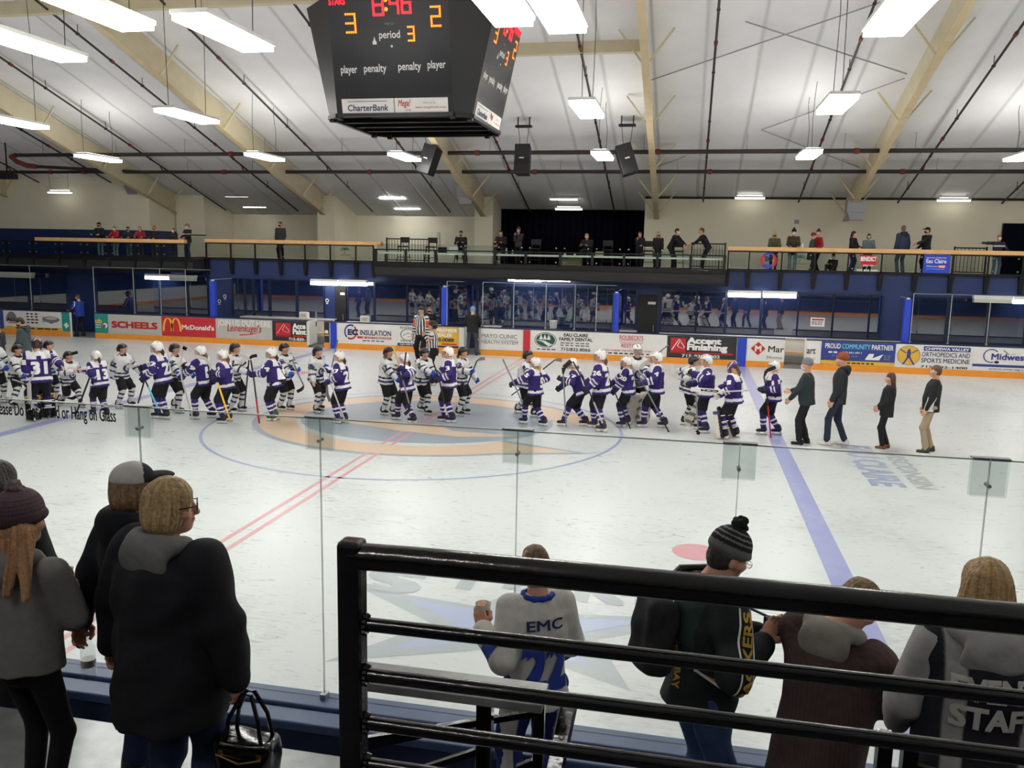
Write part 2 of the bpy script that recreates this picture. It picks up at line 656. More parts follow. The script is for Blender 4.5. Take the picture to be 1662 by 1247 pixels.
M['roof'] = roof_material()
b = MB()
for s in (1, -1):
    ys = (0, 21.6) if s == 1 else (-24.5, 0)
    pts = [(XL, ys[0], roofz(ys[0])), (XL, ys[1], roofz(ys[1])), (XL, ys[1], roofz(ys[1]) + 0.2), (XL, ys[0], roofz(ys[0]) + 0.2)]
    b.prism(pts, (XR - XL, 0, 0))
struct(b.build('ceiling', M['roof']))

b = MB()
b.box(XL, -18.05, 16.7, 21.4, 4.55, 8)
struct(b.build('wall_left_block', M['creamwall']))
b = MB()
b.box(XL, -18.05, 16.69, 21.4, 3.2, 4.55)
struct(b.build('wall_left_block_dado', M['blue']))
b = MB()
b.box(-18.2, 6, 21.2, 21.4, 3.2, 6.2)
struct(b.build('wall_recess', M['creamwall']))
for i, (p0, p1) in enumerate([(286, 332), (515, 543), (770, 800)]):
    b = MB()
    b.box(at(p0, 360, Y=YB)[0], at(p1, 360, Y=YB)[0], YB, 21.2, 3.2, roofz(YB) - 0.05)
    struct(b.build('wall_partition', M['creamwall']))
xw = at(1046, 360, Y=YB)[0]
b = MB()
b.box(xw, XR, YB, 21.4, 3.2, 6.2)
struct(b.build('wall_right_back', M['creamwall']))
b = MB()
b.box(xw, XR, YB + 0.02, YB + 0.3, 6.2, 6.5)
struct(b.build('trim_1', M['deck']))  # darkness of the open gap under the roof, put into a strip's colour
b = MB()
b.box(XL - 0.2, XL, -24.5, 21.4, -0.2, 13)
struct(b.build('wall_left', M['blue']))
for X_ in (-29.6, 28.2):
    b = MB()
    b.box(X_, X_ + 0.12, -13.1, 13.25, 0, 1.03)
    o = struct(b.build('wall_boards_end', M['white']))
    b = MB()
    b.box(X_ + (0.12 if X_ < 0 else -0.015), X_ + (0.135 if X_ < 0 else 0), -13.1, 13.2, 0, 0.21)
    b.build('kickplate', M['orange'], o)
b = MB()
b.box(XR, XR + 0.2, -24.5, 21.4, -0.2, 13)
struct(b.build('wall_right', M['creamwall']))
b = MB()
b.box(XL, XR, -24.6, -24.3, -0.2, 8)
struct(b.build('wall_near', M['stand']))

# blue wall under the gallery, its windows and doors ---------------------
YW = 15.4
b = MB()
b.box(XL, XR, YW, YW + 0.25, 0, 3.35)
struct(b.build('wall_back', M['blue']))
b = MB()
b.box(XL, XR, YW + 0.02, 21.3, 3.25, 3.35)
struct(b.build('floor_gallery', M['deck']))
WIN = [(-60, -12), (-8, 48), (55, 110), (160, 218), (222, 260), (263, 304), (308, 338), (380, 397), (400, 411), (414, 437), (441, 481), (485, 526), (566, 607), (610, 660), (663, 714),
       (730, 773), (777, 830), (833, 885), (888, 930), (935, 994), (1006, 1031), (1074, 1129), (1132, 1176), (1180, 1233), (1238, 1294), (1297, 1351), (1354, 1410), (1413, 1430), (1480, 1536), (1541, 1604), (1608, 1665), (1669, 1725)]
for i, (p0, p1) in enumerate(WIN):
    x0, x1 = at(p0, 500, Y=YW)[0], at(p1, 500, Y=YW)[0]
    z0, z1 = 1.0, 2.55
    b = MB()
    b.box(x0, x1, YW - 0.03, YW - 0.01, z0, z1)
    o = struct(b.build('window_%d' % (i + 1), M['window']))
    f = MB()
    t = 0.045
    f.box(x0 - t, x0, YW - 0.07, YW, z0 - t, z1 + t)
    f.box(x1, x1 + t, YW - 0.07, YW, z0 - t, z1 + t)
    f.box(x0, x1, YW - 0.07, YW, z0 - t, z0)
    f.box(x0, x1, YW - 0.07, YW, z1, z1 + t)
    f.build('window_frame', M['bluedark'], o)
for i, (p0, p1) in enumerate([(545, 563), (1036, 1067), (306, 340)]):
    x0, x1 = at(p0, 500, Y=YW)[0], at(p1, 500, Y=YW)[0]
    if i == 2:
        continue
    b = MB()
    b.box(x0, x1, YW - 0.09, YW - 0.01, 0.02, 2.35)
    o = struct(b.build('door_%d' % (i + 1), M['inkblack'] if i < 2 else M['grey'], bevel=0.01))
    h = MB()
    h.bar((x1 - 0.12, YW - 0.13, 0.95), (x1 - 0.12, YW - 0.13, 1.2), 0.025)
    h.build('door_handle', M['steel'], o)
    q = MB()
    q.box(x0 + 0.5 * (x1 - x0), x0 + 0.9 * (x1 - x0), YW - 0.1, YW - 0.095, 2.0, 2.1)
    q.build('door_plate', M['white'], o)

# rafters -----------------------------------------------------------------
for i, X in enumerate(BEAMS):
    for s in (1, -1):
        yo, ye = 0.0, YB + (0.15 if X < 4 else 0.02)
        o = struct(empty('roof_beam', (X, 0, 0)))
        prof = [(yo, roofz(yo) - 0.1), (ye, roofz(ye) - 0.02), (ye, 5.36), (14.6, 6.62), (yo + 0.01, roofz(yo) - 1.0)]
        w = MB()
        w.prism([(-0.02, s * y, z) for y, z in prof], (0.04, 0, 0))
        w.build('web', M['beam'], o)
        fl = MB()
        for (ya, za), (yb, zb) in zip(prof[2:4], prof[3:5]):
            fl.bar((0, s * ya, za), (0, s * yb, zb), 0.22, 0.03)
        fl.build('flange', M['flange'], o)
        for yy in ((3.0, 6.6, 10.2, 13.6, 16.4, 18.0) if s == 1 else (-3.0,)):
            zb = np.interp(yy, [0, 14.6, ye], [roofz(0) - 1.0, 6.62, 5.36]) if s == 1 else 0
            if s == 1:
                for d in (-1, 1):
                    r = MB()
                    r.bar((d * 0.1, yy, zb + 0.05), (d * 0.75, yy, roofz(yy) - 0.06), 0.07, 0.05)
                    r.build('brace', M['beam'], o)

# cross members below the roof
x0, x1 = BEAMS[3], BEAMS[4]
p = at(980, 76, X=None, Y=7.3)
o = struct(empty('strut_beam', (0, 0, 0)))
b = MB()
b.box(x0 + 0.05, x1 - 0.05, 7.2, 7.45, p[2] - 0.17, p[2] + 0.17)
b.build('strut', M['beam'], o)
q0, q1 = at(945, 58, Y=7.3), at(1008, 0, Y=7.3)
b = MB()
b.bar(q0, q1, 0.09)
b.box(q0[0] - 0.18, q0[0] + 0.18, 7.2, 7.45, p[2] + 0.15, p[2] + 0.3)
b.build('brace', M['beam'], o)
pz = at(200, 17, Y=4.4)[2]
o = struct(empty('strut_beam', (0, 0, 0)))
b = MB()
b.box(BEAMS[0], BEAMS[3] - 0.1, 4.3, 4.55, pz, pz + 0.5)
b.build('strut', M['beam'], o)
rods = [((1057, 130), (1440, 0)), ((1210, 35), (1472, 120)), ((1468, 127), (1236, 211)), ((1236, 211), (1395, 272)), ((1066, 271), (1112, 254))]


def on_roof(px, py, dz=0.12):
    d = np.array([(px - W / 2) / FPX, -(py - H / 2) / FPX, 1.0]) @ CB
    k = 0.31
    t = (6.3 - dz + k * 18.6 - CAMP[2] - k * CAMP[1]) / (d[2] + k * d[1])
    return CAMP + t * d


for a_, b_ in rods:
    r = MB()
    r.tube([on_roof(*a_), on_roof(*b_)], 0.018, 6)
    struct(r.build('trim_rod', M['grey']))

# sprinkler pipes ----------------------------------------------------------
pipes = []
for X in BEAMS[:-1]:
    for dx in (1.86, 5.59):
        x = X + dx
        if x < -24 or x > 21:
            continue
        o = empty('sprinkler_pipe', (x, 0, 0))
        yend = 16.6 if x < -18.1 else (18.4 if x > 4 else 19.9)
        dz = 0.27
        b = MB()
        b.tube([(0, 3.5, roofz(3.5) - dz), (0, yend, roofz(yend) - dz)], 0.035, 8)
        b.build('pipe', M['pipe'], o, True)
        for yy in (5.5, 8.5, 11.5, 14.2, 17):
            if yy < yend:
                h = MB()
                h.tube([(0, yy, roofz(yy) - dz), (0, yy, roofz(yy))], 0.012, 5)
                h.tube([(0, yy - 0.04, roofz(yy) - dz), (0, yy + 0.04, roofz(yy) - dz)], 0.05, 8)
                h.build('hanger', M['pipe'], o)
        for yy in (7.0, 12.9):
            c = MB()
            c.tube([(0, yy - 0.07, roofz(yy - .07) - dz), (0, yy + 0.07, roofz(yy + .07) - dz)], 0.055, 8)
            c.build('coupling', M['redpipe'], o)
        c = MB()

        c.tube([(0, 14.8, roofz(14.8) - dz), (0, 15.0, 7.0)], 0.03, 6)
        c.build('drop_pipe', M['redpipe'], o)
        pipes.append((x, o))
pipes.sort(key=lambda t: t[0])
nth = ['first', 'second', 'third', 'fourth', 'fifth', 'sixth', 'seventh', 'eighth', 'ninth', 'tenth', 'eleventh', 'twelfth', 'thirteenth']
for i, (x, o) in enumerate(pipes):
    tag(o, 'dark sprinkler branch pipe running down the roof slope, %s counted from the left wall' % nth[min(i, 12)], 'pipe', 'sprinkler branch pipes')
uz0, uz1 = at(30, 247, Y=13)[2], at(1662, 247, Y=13)[2]
xa = at(25, 249, Y=13)[0]
zu = at(800, 248, Y=13)[2]
zl = at(800, 279, Y=15)[2]
o = empty('sprinkler_main', (0, 13, zu))
b = MB()
b.tube([(xa, 0, 0), (22, 0, 0)], 0.075, 10)
b.build('pipe', M['pipe'], o, True)
c = MB()
c.tube([(xa, 0, 0), (xa - 0.3, 0.1, -0.05), (xa - 0.42, 0.5, -0.2), (xa - 0.25, 0.9, -0.33), (xa + 0.1, 1.0, -0.36)], 0.1, 10)
c.build('elbow', M['redpipe'], o, True)
b = MB()
b.tube([(xa + 0.1, 1.0, -0.36), (xa + 4.6, 2.2, zl - zu)], 0.07, 10)
b.build('branch', M['pipe'], o, True)
for px in (375, 645, 775, 1068, 1390):
    x = at(px, 248, Y=13)[0]
    c = MB()
    c.tube([(x - 0.08, 0, 0), (x + 0.08, 0, 0)], 0.1, 10)
    c.build('coupling', M['redpipe'], o, True)
for px in (70, 188, 300, 430, 555, 795, 1045, 1212, 1370, 1485, 1652):
    x = at(px, 248, Y=13)[0]
    c = MB()
    c.tube([(x, 0, 0), (x, 0, roofz(13) - zu)], 0.012, 5)
    c.build('rod', M['grey'], o)
tag(o, 'upper horizontal black sprinkler main with red elbow at its end', 'pipe')
o = empty('sprinkler_main', (0, 15, zl))
b = MB()
b.tube([(-30, 0, 0), (22, 0, 0)], 0.07, 10)
b.build('pipe', M['pipe'], o, True)
for px in (82, 137, 364, 600, 868, 1152, 1465):
    x = at(px, 279, Y=15)[0]
    c = MB()
    c.tube([(x - 0.07, 0, 0), (x + 0.07, 0, 0)], 0.095, 10)
    c.build('coupling', M['redpipe'], o, True)
for px in (305, 410, 670, 910, 1100, 1366, 1520):
    x = at(px, 279, Y=15)[0]
    c = MB()
    c.tube([(x, 0, 0), (x, 0, roofz(15) - zl)], 0.012, 5)
    c.build('rod', M['grey'], o)
tag(o, 'lower horizontal black sprinkler main with red couplings', 'pipe')

# hanging lamps ---------------------------------------------------------------
ZL = 7.0
LAMPX = [-14.1, -8.85, -6.1, -0.9, 3.45, 8.62]


def lamp(x, y, label, ln=1.95, wd_=0.56, z=ZL):
    o = empty('hanging_lamp', (x, y, z))
    h = MB()
    h.box(-wd_ / 2, wd_ / 2, -ln / 2, ln / 2, 0.01, 0.07)
    h.build('housing', M['white'], o)
    d = MB()
    d.box(-wd_ / 2 + 0.02, wd_ / 2 - 0.02, -ln / 2 + 0.03, ln / 2 - 0.03, -0.07, 0.008)
    d.build('diffuser', M['lamp'], o)
    u = MB()
    u.box(-wd_ / 2 + 0.08, wd_ / 2 - 0.08, -ln / 2 + 0.1, ln / 2 - 0.1, 0.07, 0.085)
    u.build('uplight_lens', M['uplight'], o)  # emitting sheet added above the housing, throws extra light upward
    c = MB()
    zr = roofz(y) - z - 0.05
    for k in (-1, 1):
        c.tube([(0.02 * k, k * ln * 0.38, 0.07), (0.05 * k, k * ln * 0.38, 0.07 + zr * 0.4), (-0.03, k * ln * 0.38, 0.07 + zr * 0.75), (0, k * ln * 0.38, zr)], 0.008, 5)
    c.build('cord', M['black'], o)
    tag(o, label, 'lamp', 'hanging panel lamps over the ice')
    return o


lamps_seen = [((367, 52), 'bright panel lamp left of the scoreboard, hanging close below the top edge'), ((150, 12), 'largest bright panel lamp crossing the top edge over the left roof beam'), ((50, 72), 'bright panel lamp at the left edge, nearest to the viewer'),
              ((905, 15), 'bright panel lamp at the top edge just beside the scoreboard'), ((1460, 20), 'bright panel lamp at the top edge far to the right of the scoreboard'),
              ((305, 187), 'bright panel lamp hanging in front of the long roof beam left of the scoreboard'), ((22, 197), 'bright panel lamp cut by the left edge at middle height'), ((953, 176), 'bright panel lamp right of the scoreboard bottom'), ((1358, 168), 'bright panel lamp between the two right roof beams, middle row'),
              ((160, 256), 'far panel lamp under the red pipe elbow'), ((430, 254), 'far panel lamp overlapping the upper sprinkler main, left of the scoreboard'), ((657, 254), 'far panel lamp below the scoreboard beside the tilted speaker'), ((978, 252), 'far panel lamp between the middle and the tilted right speaker'),
              ((1313, 250), 'far panel lamp on the sprinkler main between the right roof beams'), ((1662, 253), 'far panel lamp cut by the right edge'), ((810, 2), 'bright panel lamp partly hidden behind the scoreboard top')]
for (px, py), lab in lamps_seen:
    q = at(px, py, Z=ZL)
    lamp(q[0], q[1], lab)
# the rows go on past the frame
for x, y in [(-20.5, -5.5), (-20.5, 1.2), (14.5, -5.5), (14.5, 1.2), (20.5, 10.2), (20.5, 1.2), (20, -5.5)]:
    lamp(x, y, 'panel lamp of the same rows outside the picture')

# strip lights by the gallery wall
strips = [(385, 319, 19.0, 0), (414, 336, 20.3, 1), (637, 322, 19.0, 1), (661, 339, 20.3, 1), (915, 324, 18.8, 0), (923, 340, 19.0, 0), (1217, 322, 18.2, 0), (1548, 326, 18.2, 0), (97, 313, 16.2, 0)]
NS = len(strips)
strips += [(0, 0, 0, 1)] * 5  # five more, unseen, added behind the viewer to light the foreground people
slab = ['dim strip light in the left recess, front one', 'lit strip light in the left recess, rear one', 'lit strip light in the middle recess, front one', 'lit strip light in the middle recess, rear one', 'upper strip light above the navy curtain', 'lower strip light above the navy curtain',
        'dim strip light at the top of the cream wall, nearer the curtain', 'dim strip light at the top of the cream wall, above the railing banner', 'dim strip light on the cream wall at the far left'] + ['lit strip light over the near stands, behind the viewer'] * 5
for i_, ((px, py, y, on), lab) in enumerate(zip(strips, slab)):
    q = at(px, py, Y=y) if i_ < NS else np.array([-6 + 5 * (i_ - NS), -18.4, 5.95])
    y = q[1]
    o = empty('strip_light', q)
    h = MB()
    h.box(-0.6, 0.6, -0.1, 0.1, 0.03, 0.09)
    h.build('housing', M['white'], o)
    h = MB()
    for dy in (-0.05, 0.05):
        h.tube([(-0.58, dy, 0.0), (0.58, dy, 0.0)], 0.03, 8)
    h.build('tube', M['tube'] if on else M['tubelow'], o)
    if True:
        h = MB()
        h.tube([(-0.5, 0, 0.11), (0.5, 0, 0.11)], 0.018, 8)
        h.build('uplight_tube', M['tube'] if on else M['tubelow'], o)
    c = MB()
    zr = max(0.12, roofz(y) - q[2])
    c.tube([(-0.45, 0, 0.09), (-0.5, 0, 0.09 + zr * 0.5), (-0.55, 0, zr)], 0.008, 5)
    c.tube([(0.45, 0, 0.09), (0.45, 0, zr)], 0.008, 5)
    c.build('cord', M['black'], o)
    tag(o, lab, 'light', 'strip lights over the near stands' if i_ >= NS else None)

# grey boxes under the rafters, speakers ------------------------------------
for (px, py), lab in zip([(217, 298), (756, 312), (1388, 336)], ['grey metal box under the left roof beam end', 'grey metal box on the beam end left of the curtain', 'grey metal box on the beam end above the railing banners']):
    q = at(px, py, Y=16.9)
    b = MB()
    b.box(-0.33, 0.33, -0.25, 0.25, -0.22, 0.25)
    b.hexa([(-0.2, -0.2, -0.5), (0.3, -0.2, -0.5), (0.3, 0.2, -0.5), (-0.2, 0.2, -0.5)], [(-0.3, -0.25, -0.22), (0.33, -0.25, -0.22), (0.33, 0.25, -0.22), (-0.3, 0.25, -0.22)])
    o = b.build('control_box', M['grey'], None, loc=q, bevel=0.01)
    tag(o, lab, 'box')
    k = MB()
    k.bar((0, 0, 0.25), (0, 0, 0.5), 0.06)
    k.build('bracket', M['beam'], o)
for (px, py, tilt, lab) in [(697, 261, 0.28, 'black speaker tilted left, hanging under the scoreboard'), (849, 261, 0.0, 'black speaker hanging straight, middle of the three'), (1016, 261, -0.3, 'black speaker tilted right, beside the right roof beam')]:
    q = at(px, py, Y=11.6)
    o = empty('speaker', q)
    b = MB()
    b.hexa([(-0.27, -0.2, -0.5), (0.27, -0.2, -0.5), (0.22, 0.3, -0.45), (-0.22, 0.3, -0.45)], [(-0.27, -0.3, 0.5), (0.27, -0.3, 0.5), (0.22, 0.25, 0.5), (-0.22, 0.25, 0.5)])
    c = b.build('cabinet', M['speaker'], o, bevel=0.02)
    c.rotation_euler = (-0.25, tilt, -tilt)
    g = MB()
    g.box(-0.08, 0.08, -0.305, -0.295, -0.02, 0.02)
    g.build('badge', M['white'], c)
    top = roofz(11.6) - q[2]
    w = MB()
    for d in (-0.18, 0.18):
        w.tube([(d * 0.6, 0, 0.45), (d, 0, top - 0.35)], 0.01, 5)
    w.build('wire', M['black'], o)
    k = MB()
    k.box(-0.28, 0.28, -0.12, 0.12, top - 0.35, top - 0.28)
    for d in (-0.2, 0.2):
        k.bar((d, 0, top - 0.3), (d, 0, top), 0.04)
    k.build('bracket', M['black'], o)
    tag(o, lab, 'speaker')
q = at(12, 286, Y=13.2)
o = empty('projector', q)
b = MB()
b.box(-0.35, 0.35, -0.2, 0.2, -0.12, 0.1)
b.tube([(0.3, -0.1, 0), (0.45, -0.1, 0)], 0.08, 10)
b.build('body', M['speaker'], o, bevel=0.02)
b = MB()
b.bar((0, 0, 0.1), (0, 0, roofz(13.2) - q[2]), 0.04)
b.build('mount', M['black'], o)
tag(o, 'black projector hanging from the roof at the left edge', 'projector')

# ================================================================== scoreboard
SB = empty('scoreboard', (0, 0.08, 6.5))


def sb_corners(t):
    """outline at height t (0 bottom, 1 top): main faces keep their width, the corners flare"""
    r = 1.49 + 0.47 * t
    a = 1.2
    return [(-a, -r), (a, -r), (r, -a), (r, a), (a, r), (-a, r), (-r, a), (-r, -a)]


HS = 2.15
lo, hi = sb_corners(0), sb_corners(1)
b = MB()
vs = [(x, y, 0.0) for x, y in lo] + [(x, y, HS) for x, y in hi]
b.add(vs, [(i, (i + 1) % 8, 8 + (i + 1) % 8, 8 + i) for i in range(8)] + [tuple(range(8, 16))])
b.add([(x * 0.97, y * 0.97, 0.35) for x, y in lo], [tuple(range(7, -1, -1))])
b.build('casing', M['boardblack'], SB)
fr = MB()
for i in range(8):
    p, q = lo[i], lo[(i + 1) % 8]
    fr.bar((*p, 0.02), (*q, 0.02), 0.09, 0.07)
for y in (-0.55, 0.1, 0.7):
    fr.bar((-1.45, y, 0.05), (1.45, y, 0.05), 0.1, 0.08)
for x, y in lo:
    fr.box(x * 0.97 - 0.05, x * 0.97 + 0.05, y * 0.97 - 0.05, y * 0.97 + 0.05, -0.06, 0.05)
fr.build('bottom_frame', M['black'], SB)
cb = MB()
for x, y in ((-1, -1), (1, -1), (1, 1), (-1, 1)):
    cb.tube([(x, y, HS), (x, y, 5.2)], 0.015, 5)
cb.build('hanging_cable', M['black'], SB)

SEG = {'0': 'abcdef', '1': 'bc', '2': 'abged', '3': 'abgcd', '4': 'fgbc', '5': 'afgcd', '6': 'afgedc', '7': 'abc', '8': 'abcdefg', '9': 'abcdfg'}
SEGL = {'a': ((0, 1), (1, 1)), 'b': ((1, 1), (1, .5)), 'c': ((1, .5), (1, 0)), 'd': ((0, 0), (1, 0)), 'e': ((0, 0), (0, .5)), 'f': ((0, .5), (0, 1)), 'g': ((0, .5), (1, .5))}


def digit(fl, mname, ch, x0, x1, y0, y1, dot=0.026, gap=0.042, h=0.012):
    """seven-segment digit made of round lamps in two rows"""
    done = set()
    for s in SEG[ch]:
        (ax, ay), (bx, by) = SEGL[s]
        a = np.array([x0 + ax * (x1 - x0), y0 + ay * (y1 - y0)])
        c = np.array([x0 + bx * (x1 - x0), y0 + by * (y1 - y0)])
        L = np.linalg.norm(c - a)
        n = max(2, int(round(L / gap)))
        for k in range(n + 1):
            p = a + (c - a) * k / n
            key = (round(p[0], 3), round(p[1], 3))
            if key in done:
                continue
            done.add(key)
            fl.poly(mname, [(p[0] + dot * math.cos(t), p[1] + dot * math.sin(t)) for t in np.linspace(0, 2 * PI, 7)[:-1]], h)


def score_face(k):
    """k = 0 front, 1 right, 2 back, 3 left"""
    c, s = [(1, 0), (0, 1), (-1, 0), (0, -1)][k]

    def rot(x, y):
        return (x * c - y * s, x * s + y * c)
    o0 = rot(-1.2, -1.49)
    o1 = rot(1.2, -1.49)
    u0 = rot(-1.2, -1.96)
    ux = np.array([o1[0] - o0[0], o1[1] - o0[1], 0]) / 2.4
    uy = np.array([u0[0] - o0[0], u0[1] - o0[1], HS])
    uy = uy / np.linalg.norm(uy)
    f = Flat((o0[0], o0[1], 0), ux, uy)
    # metres on the face: x 0..2.4, y 0..2.2
    f.text('ledred', 'STARS', 0.04, 0.37, 2.03, 2.15, 0.015, h=0.012)
    f.text('ledred', 'OMALASKA', 1.76, 2.3, 2.06, 2.19, 0.015, h=0.012)
    digit(f, 'ledred', '8', 0.93, 1.12, 1.83, 2.17)
    digit(f, 'ledred', '4', 1.26, 1.42, 1.85, 2.18)
    digit(f, 'ledred', '6', 1.5, 1.66, 1.85, 2.19)
    for y in (1.92, 2.08):
        f.disc('ledorange', 1.18, y, 0.035, 0.035, 10, 0.012)
    digit(f, 'ledorange', '3', 0.36, 0.54, 1.54, 1.86, 0.022)
    digit(f, 'ledorange', '2', 2.06, 2.23, 1.6, 1.93, 0.022)
    digit(f, 'ledorange', '3', 1.59, 1.7, 1.36, 1.6, 0.02, 0.036)
    f.text('inkgrey', 'NEVCO', 1.13, 1.32, 1.65, 1.69, 0.01)
    f.text('inkwhite', 'period', 1.0, 1.42, 1.37, 1.55, 0.012)
    f.rect('inkwhite', 0.86, 0.94, 1.31, 1.37, 0.004)
    f.poly('inkwhite', [(0.875, 1.37), (0.925, 1.37), (0.9, 1.45)], 0.004)
    f.rect('inkwhite', 1.22, 1.26, 1.25, 1.29, 0.004)
    for s_, a, b_, y in (('player', 0.16, 0.5, 0.76), ('penalty', 0.64, 1.1, 0.77), ('penalty', 1.34, 1.8, 0.79), ('player', 1.93, 2.29, 0.81)):
        f.text('inkwhite', s_, a, b_, y, y + 0.19, 0.012)
    for yb in (0.42, 1.02):
        for x in (0.2, 0.38, 1.98, 2.16):
            digit(f, 'ledoff', '8', x, x + 0.1, yb, yb + 0.22, 0.012, 0.03)
        for x in (0.82, 1.54):
            for y in (yb + 0.06, yb + 0.16):
                f.disc('ledoff', x, y, 0.015, 0.015, 8, 0.01)
    f.build(SB)
    for i, (a, b_) in enumerate(((0.12, 1.2), (1.215, 2.3))):
        g = Flat((o0[0], o0[1], 0), ux, uy)
        g.rect('signwhite', a, b_, 0.06, 0.33, 0.01)
        if i == 0:
            g.text('inknavy', 'CharterBank', a + 0.12, b_ - 0.12, 0.1, 0.22, 0.012, 0.1, 0.014)
            g.rect('inknavy', a + 0.12, b_ - 0.14, 0.275, 0.285, 0.014)
        else:
            g.text('inkred', 'Mega!', a + 0.07, a + 0.33, 0.14, 0.3, 0.01, 0.3, 0.014)
            g.text('inkgrey', 'foods', a + 0.22, a + 0.33, 0.09, 0.13, 0.0, 0.3, 0.014)
            g.text('inkgrey', 'Visit Us At', a + 0.58, a + 0.84, 0.22, 0.26, 0.0, 0, 0.014)
            g.text('inkred', 'www.megafoods.com', a + 0.42, a + 1.04, 0.12, 0.18, 0.0, 0, 0.014)
        ob = None
        for kk, mb in g.parts.items():
            if ob is None:
                ob = mb.build('sponsor_panel', M[kk], SB)
            else:
                mb.build('lettering', M[kk], ob)


for k in range(4):
    score_face(k)
tag(SB, 'black four-sided scoreboard with red and orange digits hanging over centre ice', 'scoreboard')

# ================================================================== far boards
YF = 13.25


def bx(px, py=548):
    return float(at(px, py, Y=YF)[0])


GAPS = [(115, 155), (498, 526), (753, 780), (1275, 1310)]
ZT = 1.03
edges = [-30.0] + [bx(v) for g in GAPS for v in g] + [28.0]
for i in range(0, len(edges), 2):
    x0, x1 = edges[i], edges[i + 1]
    b = MB()
    b.box(x0, x1, YF + 0.01, YF + 0.12, 0, ZT)
    o = struct(b.build('wall_boards', M['white']))
    k = MB()
    k.box(x0, x1, YF - 0.012, YF + 0.01, 0, 0.215)
    k.build('kickplate', M['orange'], o)
    c = MB()
    c.box(x0, x1, YF - 0.005, YF + 0.15, ZT, ZT + 0.035)
    c.build('cap_rail', M['bluedark'], o)


def sign(p0, p1, base, label, z0=0.225, z1=1.02):
    x0, x1 = bx(p0) + 0.01, bx(p1) - 0.01
    b = MB()
    b.box(x0, x1, YF - 0.004, YF + 0.012, z0, z1)
    o = b.build('advertising_panel', M[base])
    tag(o, label, 'sign', 'advertising panels on the far boards')
    return o, Flat((x0, YF - 0.004, z0), (x1 - x0, 0, 0), (0, 0, z1 - z0))


def greek(f, mname, x0, x1, y, h, n=5):
    """a line too small to read, as the photo shows it"""
    w = (x1 - x0) / n
    for i in range(n):
        f.rect(mname, x0 + i * w, x0 + i * w + w * random.uniform(0.55, 0.88), y, y + h, 0.0035)


sign(-60, 8, 'signblue', 'blue advertising panel cut by the left edge')[1].build(None)
o, f = sign(8, 102, 'signwhite', 'white advertising panel with a grey airship at the far left')
f.poly('inkgrey', [(0.04 + 0.1 + 0.1 * math.cos(t), 0.45 + 0.5 * math.sin(t)) for t in np.linspace(0, PI, 16)])
f.text('inkblack', 'ALL S', 0.05, 0.3, 0.42, 0.62, 0.04)
f.rect('inkred', 0.08, 0.22, 0.33, 0.38)
for y in (0.83, 0.68, 0.52, 0.36):
    greek(f, 'inkblack', 0.4, 0.62, y, 0.07, 3)
f.disc('inkgrey', 0.82, 0.6, 0.15, 0.17, 24, 0.003)
f.disc('signgrey', 0.83, 0.66, 0.1, 0.07, 20, 0.0035)
f.poly('inkgrey', [(0.66, 0.75), (0.71, 0.6), (0.66, 0.42), (0.73, 0.52), (0.73, 0.68)], 0.0036)
f.rect('inkgrey', 0.79, 0.86, 0.38, 0.44)
f.rect('yellow', 0, 1, 0, 0.16)
greek(f, 'inkblack', 0.2, 0.95, 0.05, 0.07, 6)
f.build(o)
o, f = sign(102, 115, 'teal', 'narrow teal panel just left of the open doorway')
f.poly('inkwhite', [(0.2, 0.35), (0.6, 0.5), (0.9, 0.3), (0.5, 0.15)])
f.build(o)
o, f = sign(155, 177, 'teal', 'teal panel with yellow letters just right of the open doorway')
f.text('inkyellow', 'ub', 0.05, 0.55, 0.5, 0.78, 0.03)
f.disc('inkwhite', 0.78, 0.4, 0.18, 0.14, 14)
f.disc('inkred', 0.7, 0.36, 0.1, 0.1, 10, 0.004)
for y in (0.4, 0.28):
    f.rect('inkwhite', 0.05, 0.45, y, y + 0.04)
f.build(o)
o, f = sign(177, 263, 'signgrey', 'pale panel with large red capitals, left of the red fast-food panel')
f.text('inkred', 'SCHEELS', 0.06, 0.93, 0.3, 0.66, 0.05)
f.build(o)
o, f = sign(263, 351, 'red', 'red panel with yellow arches and white lettering')
for c, in ((0.12,), (0.27,)):
    pts = [(c + 0.085 * math.sin(t) * (1 if True else 1), 0.1 + 0.82 * math.cos(t / 1.0) ** 0.8) if abs(t) < 1.5 else (c, 0) for t in np.linspace(-1.45, 1.45, 21)]
    f.stroke('inkyellow', pts, [0.035] * 21)
f.text('inkwhite', "McDonald's", 0.38, 0.97, 0.36, 0.62, 0.025)
f.build(o)
o, f = sign(351, 442, 'signgrey', 'weathered grey panel with red script lettering')
f.text('signwhite', 'JOIN US OUT HERE', 0.03, 0.98, 0.55, 0.95, 0.03)
f.text('inkred', "Leinenkugel's", 0.2, 0.82, 0.25, 0.75, 0.01, 0.3, 0.006)
f.stroke('inkred', [(0.42, 0.2), (0.6, 0.24), (0.8, 0.36)], [0.05, 0.04, 0.005], 0.005)
f.build(o)


def accent(f, second, s):
    f.rect('inkred', 0.05 * s, 0.27 * s, 0.28, 0.9)
    f.stroke('inkwhite', [(0.07 * s, 0.35), (0.17 * s, 0.85), (0.19 * s, 0.8), (0.15 * s, 0.55), (0.17 * s, 0.48), (0.24 * s, 0.42), (0.25 * s, 0.5), (0.2 * s, 0.72)], 0.012)
    f.text('inkred', 'Accent', 0.04 * s, 0.28 * s, 0.2, 0.3, 0.02, h=0.005)


